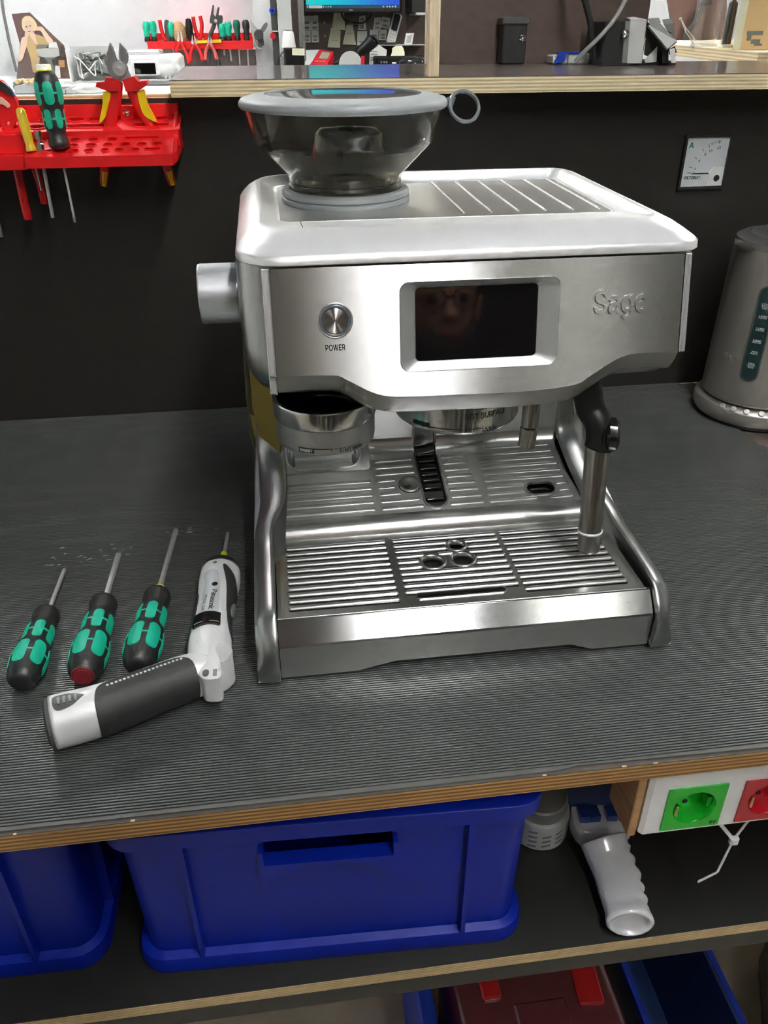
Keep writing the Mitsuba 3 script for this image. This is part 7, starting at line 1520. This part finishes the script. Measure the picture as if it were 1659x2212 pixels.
elL, elR = V3(-0.08, -0.36, 0.02), V3(0.36, -0.27, -0.01 + 0.10)
wrL, wrR = V3(-0.045, -0.10, 0.43), V3(0.125, -0.11, 0.42)
def body_m(e):
    b = limb([HCn + V3(0, -0.03, 0.0), neck, chest], [0.062 + e, 0.056 + e, 0.10 + e])
    b = b + MF.batch_hull([ball(chest + V3(-0.10, 0, 0), 0.105 + e), ball(chest + V3(0.10, 0, 0), 0.105 + e), ball(waist + V3(-0.06, 0, 0), 0.11 + e), ball(waist + V3(0.06, 0, 0), 0.11 + e), ball(neck + V3(0, -0.03, -0.05), 0.06 + e)])
    b = b + MF.batch_hull([ball(waist + V3(-0.06, 0, 0), 0.105 + e), ball(waist + V3(0.06, 0, 0), 0.105 + e), ball(hips + V3(-0.08, 0, 0), 0.11 + e), ball(hips + V3(0.08, 0, 0), 0.11 + e)])
    return b
def arms(e, wrist): return limb([shL, elL, elL + (wrL - elL) * wrist], [0.062 + e, 0.046 + e, 0.033 + e]) + limb([shR, elR, elR + (wrR - elR) * wrist], [0.062 + e, 0.046 + e, 0.033 + e])
def legs(e):
    o = MF()
    for s in (-1, 1): o = o + limb([hips + V3(s * 0.085, 0, 0), V3(0.26 + s * 0.11, -0.72, -0.45), V3(0.26 + s * 0.12, -0.78, -0.82)], [0.095 + e, 0.062 + e, 0.048 + e])
    return o
skull = MF.batch_hull([ball(HCn + V3(0, -0.012, 0.045), 0.080, 24), ball(HCn + V3(0, 0.01, 0.02), 0.072, 24), ball(HCn + V3(0, 0.042, -0.070), 0.040, 20), ball(HCn + V3(0, 0.0, -0.04), 0.055, 20)])
nose = MF.batch_hull([ball(HCn + V3(0, 0.086, 0.010), 0.008), ball(HCn + V3(0, 0.102, -0.022), 0.011), ball(HCn + V3(-0.012, 0.085, -0.026), 0.009), ball(HCn + V3(0.012, 0.085, -0.026), 0.009)])
ears = MF()
for s in (-1, 1): ears = ears + MF.batch_hull([ball(HCn + V3(s * 0.078, -0.01, 0.012), 0.012), ball(HCn + V3(s * 0.074, -0.006, -0.026), 0.009)])
hands = MF()
PH0 = CAM - _f * 0.014 + _r * 0.030 + _d * 0.052     # middle of the phone
for wr, sd_ in ((wrL, -1), (wrR, 1)):
    edge = PH0 + _r * sd_ * 0.039 + _d * 0.02
    palm = wr * 0.45 + (edge - _f * 0.03) * 0.55
    hands = hands + limb([wr, palm], [0.028, 0.030])
    for k in range(4):
        tip = edge + _d * (-0.030 + 0.019 * k) + _f * 0.000 - _r * sd_ * 0.002 * k
        mid_ = palm * 0.35 + tip * 0.65 + _r * sd_ * 0.016 - _f * 0.012
        hands = hands + limb([palm + _d * (-0.020 + 0.013 * k), mid_, tip - _f * 0.004], [0.0105, 0.0090, 0.0078])
    hands = hands + limb([palm, palm * 0.4 + PH0 * 0.6 + _r * sd_ * 0.020 - _f * 0.026, PH0 + _r * sd_ * 0.018 + _d * 0.045 - _f * 0.014], [0.013, 0.0105, 0.0090])
full = body_m(0) + arms(0, 1.0) + legs(0) + skull + nose + ears + hands
pb = part(PE, 'body', finish(full), 'mat_skin', True)
part(PE, 'sweater', finish(body_m(0.010) - MF.cube((2, 2, 1)).translate((-0.7, -1.4, float(neck[2] - 0.01))) - MF.cube((0.6, 0.6, 0.4)).translate((0.1, -0.42, 0.16)) + arms(0.009, 0.88), 0.016), 'mat_dark_cloth', True, 'dark jumper')
part(PE, 'trousers', finish(legs(0.012) + MF.batch_hull([ball(hips + V3(-0.085, 0, -0.01), 0.121), ball(hips + V3(0.085, 0, -0.01), 0.121)]), 0.018), 'mat_dark_cloth', True, 'black trousers')
for s in (-1, 1):
    part(PE, 'shoe', finish(MF.batch_hull([ball(V3(0.26 + s * 0.12, -0.80, FLOOR + 0.045), 0.042), ball(V3(0.26 + s * 0.13, -0.62, FLOOR + 0.034), 0.032)]), 0.02), 'mat_black_plastic', True)
hair = (MF.batch_hull([ball(HCn + V3(0, -0.016, 0.050), 0.086, 24), ball(HCn + V3(0, -0.03, 0.0), 0.080, 24)]) - MF.cube((0.4, 0.2, 0.16)).translate((float(HCn[0] - 0.2), float(HCn[1] + 0.035), float(HCn[2] - 0.10))) - skull)
part(PE, 'hair', finish(hair, 0.012, 2), 'mat_grey_hair', True, 'short grey hair')
beard = MF.batch_hull([ball(HCn + V3(0, 0.044, -0.074), 0.0425), ball(HCn + V3(-0.03, 0.035, -0.055), 0.034), ball(HCn + V3(0.03, 0.035, -0.055), 0.034)]) - MF.cube((0.3, 0.3, 0.2)).translate((float(HCn[0] - 0.15), float(HCn[1] - 0.1), float(HCn[2] - 0.042)))
part(PE, 'beard', finish(beard, 0.010, 2), 'mat_grey_hair', True, 'short beard')
part(PE, 'mouth', hullm([HCn + V3(dx, 0.086, -0.058 + dz) for dx in (-0.022, 0.022) for dz in (-0.003, 0.003)] + [HCn + V3(dx, 0.078, -0.058) for dx in (-0.026, 0.026)]), 'mat_lips_print', False)
gl = part(PE, 'glasses', ringlathe([(0.0225, -0.0025), (0.0265, -0.0025), (0.0265, 0.0025), (0.0225, 0.0025)], 28, frame(HCn + V3(-0.032, 0.094, 0.010), W=(0, 1, 0)) @ np.diag([1.0, 0.78, 1.0, 1.0])), 'mat_gloss_black', False, 'dark rimmed glasses')
part(gl, 'rim', ringlathe([(0.0225, -0.0025), (0.0265, -0.0025), (0.0265, 0.0025), (0.0225, 0.0025)], 28, frame(HCn + V3(0.032, 0.094, 0.010), W=(0, 1, 0)) @ np.diag([1.0, 0.78, 1.0, 1.0])), 'mat_gloss_black', False)
part(gl, 'bridge', bone(HCn + V3(-0.008, 0.096, 0.014), HCn + V3(0.008, 0.096, 0.014), 0.0022, n=8), 'mat_gloss_black')
for s in (-1, 1):
    part(gl, 'temple', bone(HCn + V3(s * 0.058, 0.093, 0.014), HCn + V3(s * 0.080, -0.01, 0.014), 0.0022, n=8), 'mat_gloss_black')
    part(PE, 'eye', moved(trimesh.creation.icosphere(2, 0.011), at(HCn + V3(s * 0.031, 0.074, 0.010))), 'mat_dark_hole', True)
tel = thing('smartphone', 'dark smartphone held up by the photographer', 'phone')
part(tel, 'case', bevel_ext(rrect(-0.037, 0.037, -0.078, 0.078, 0.009, 4), 0.0085, 0.0012, frame(PH0, U=_r, V=-_d, W=-_f)), 'mat_gloss_black', 40)
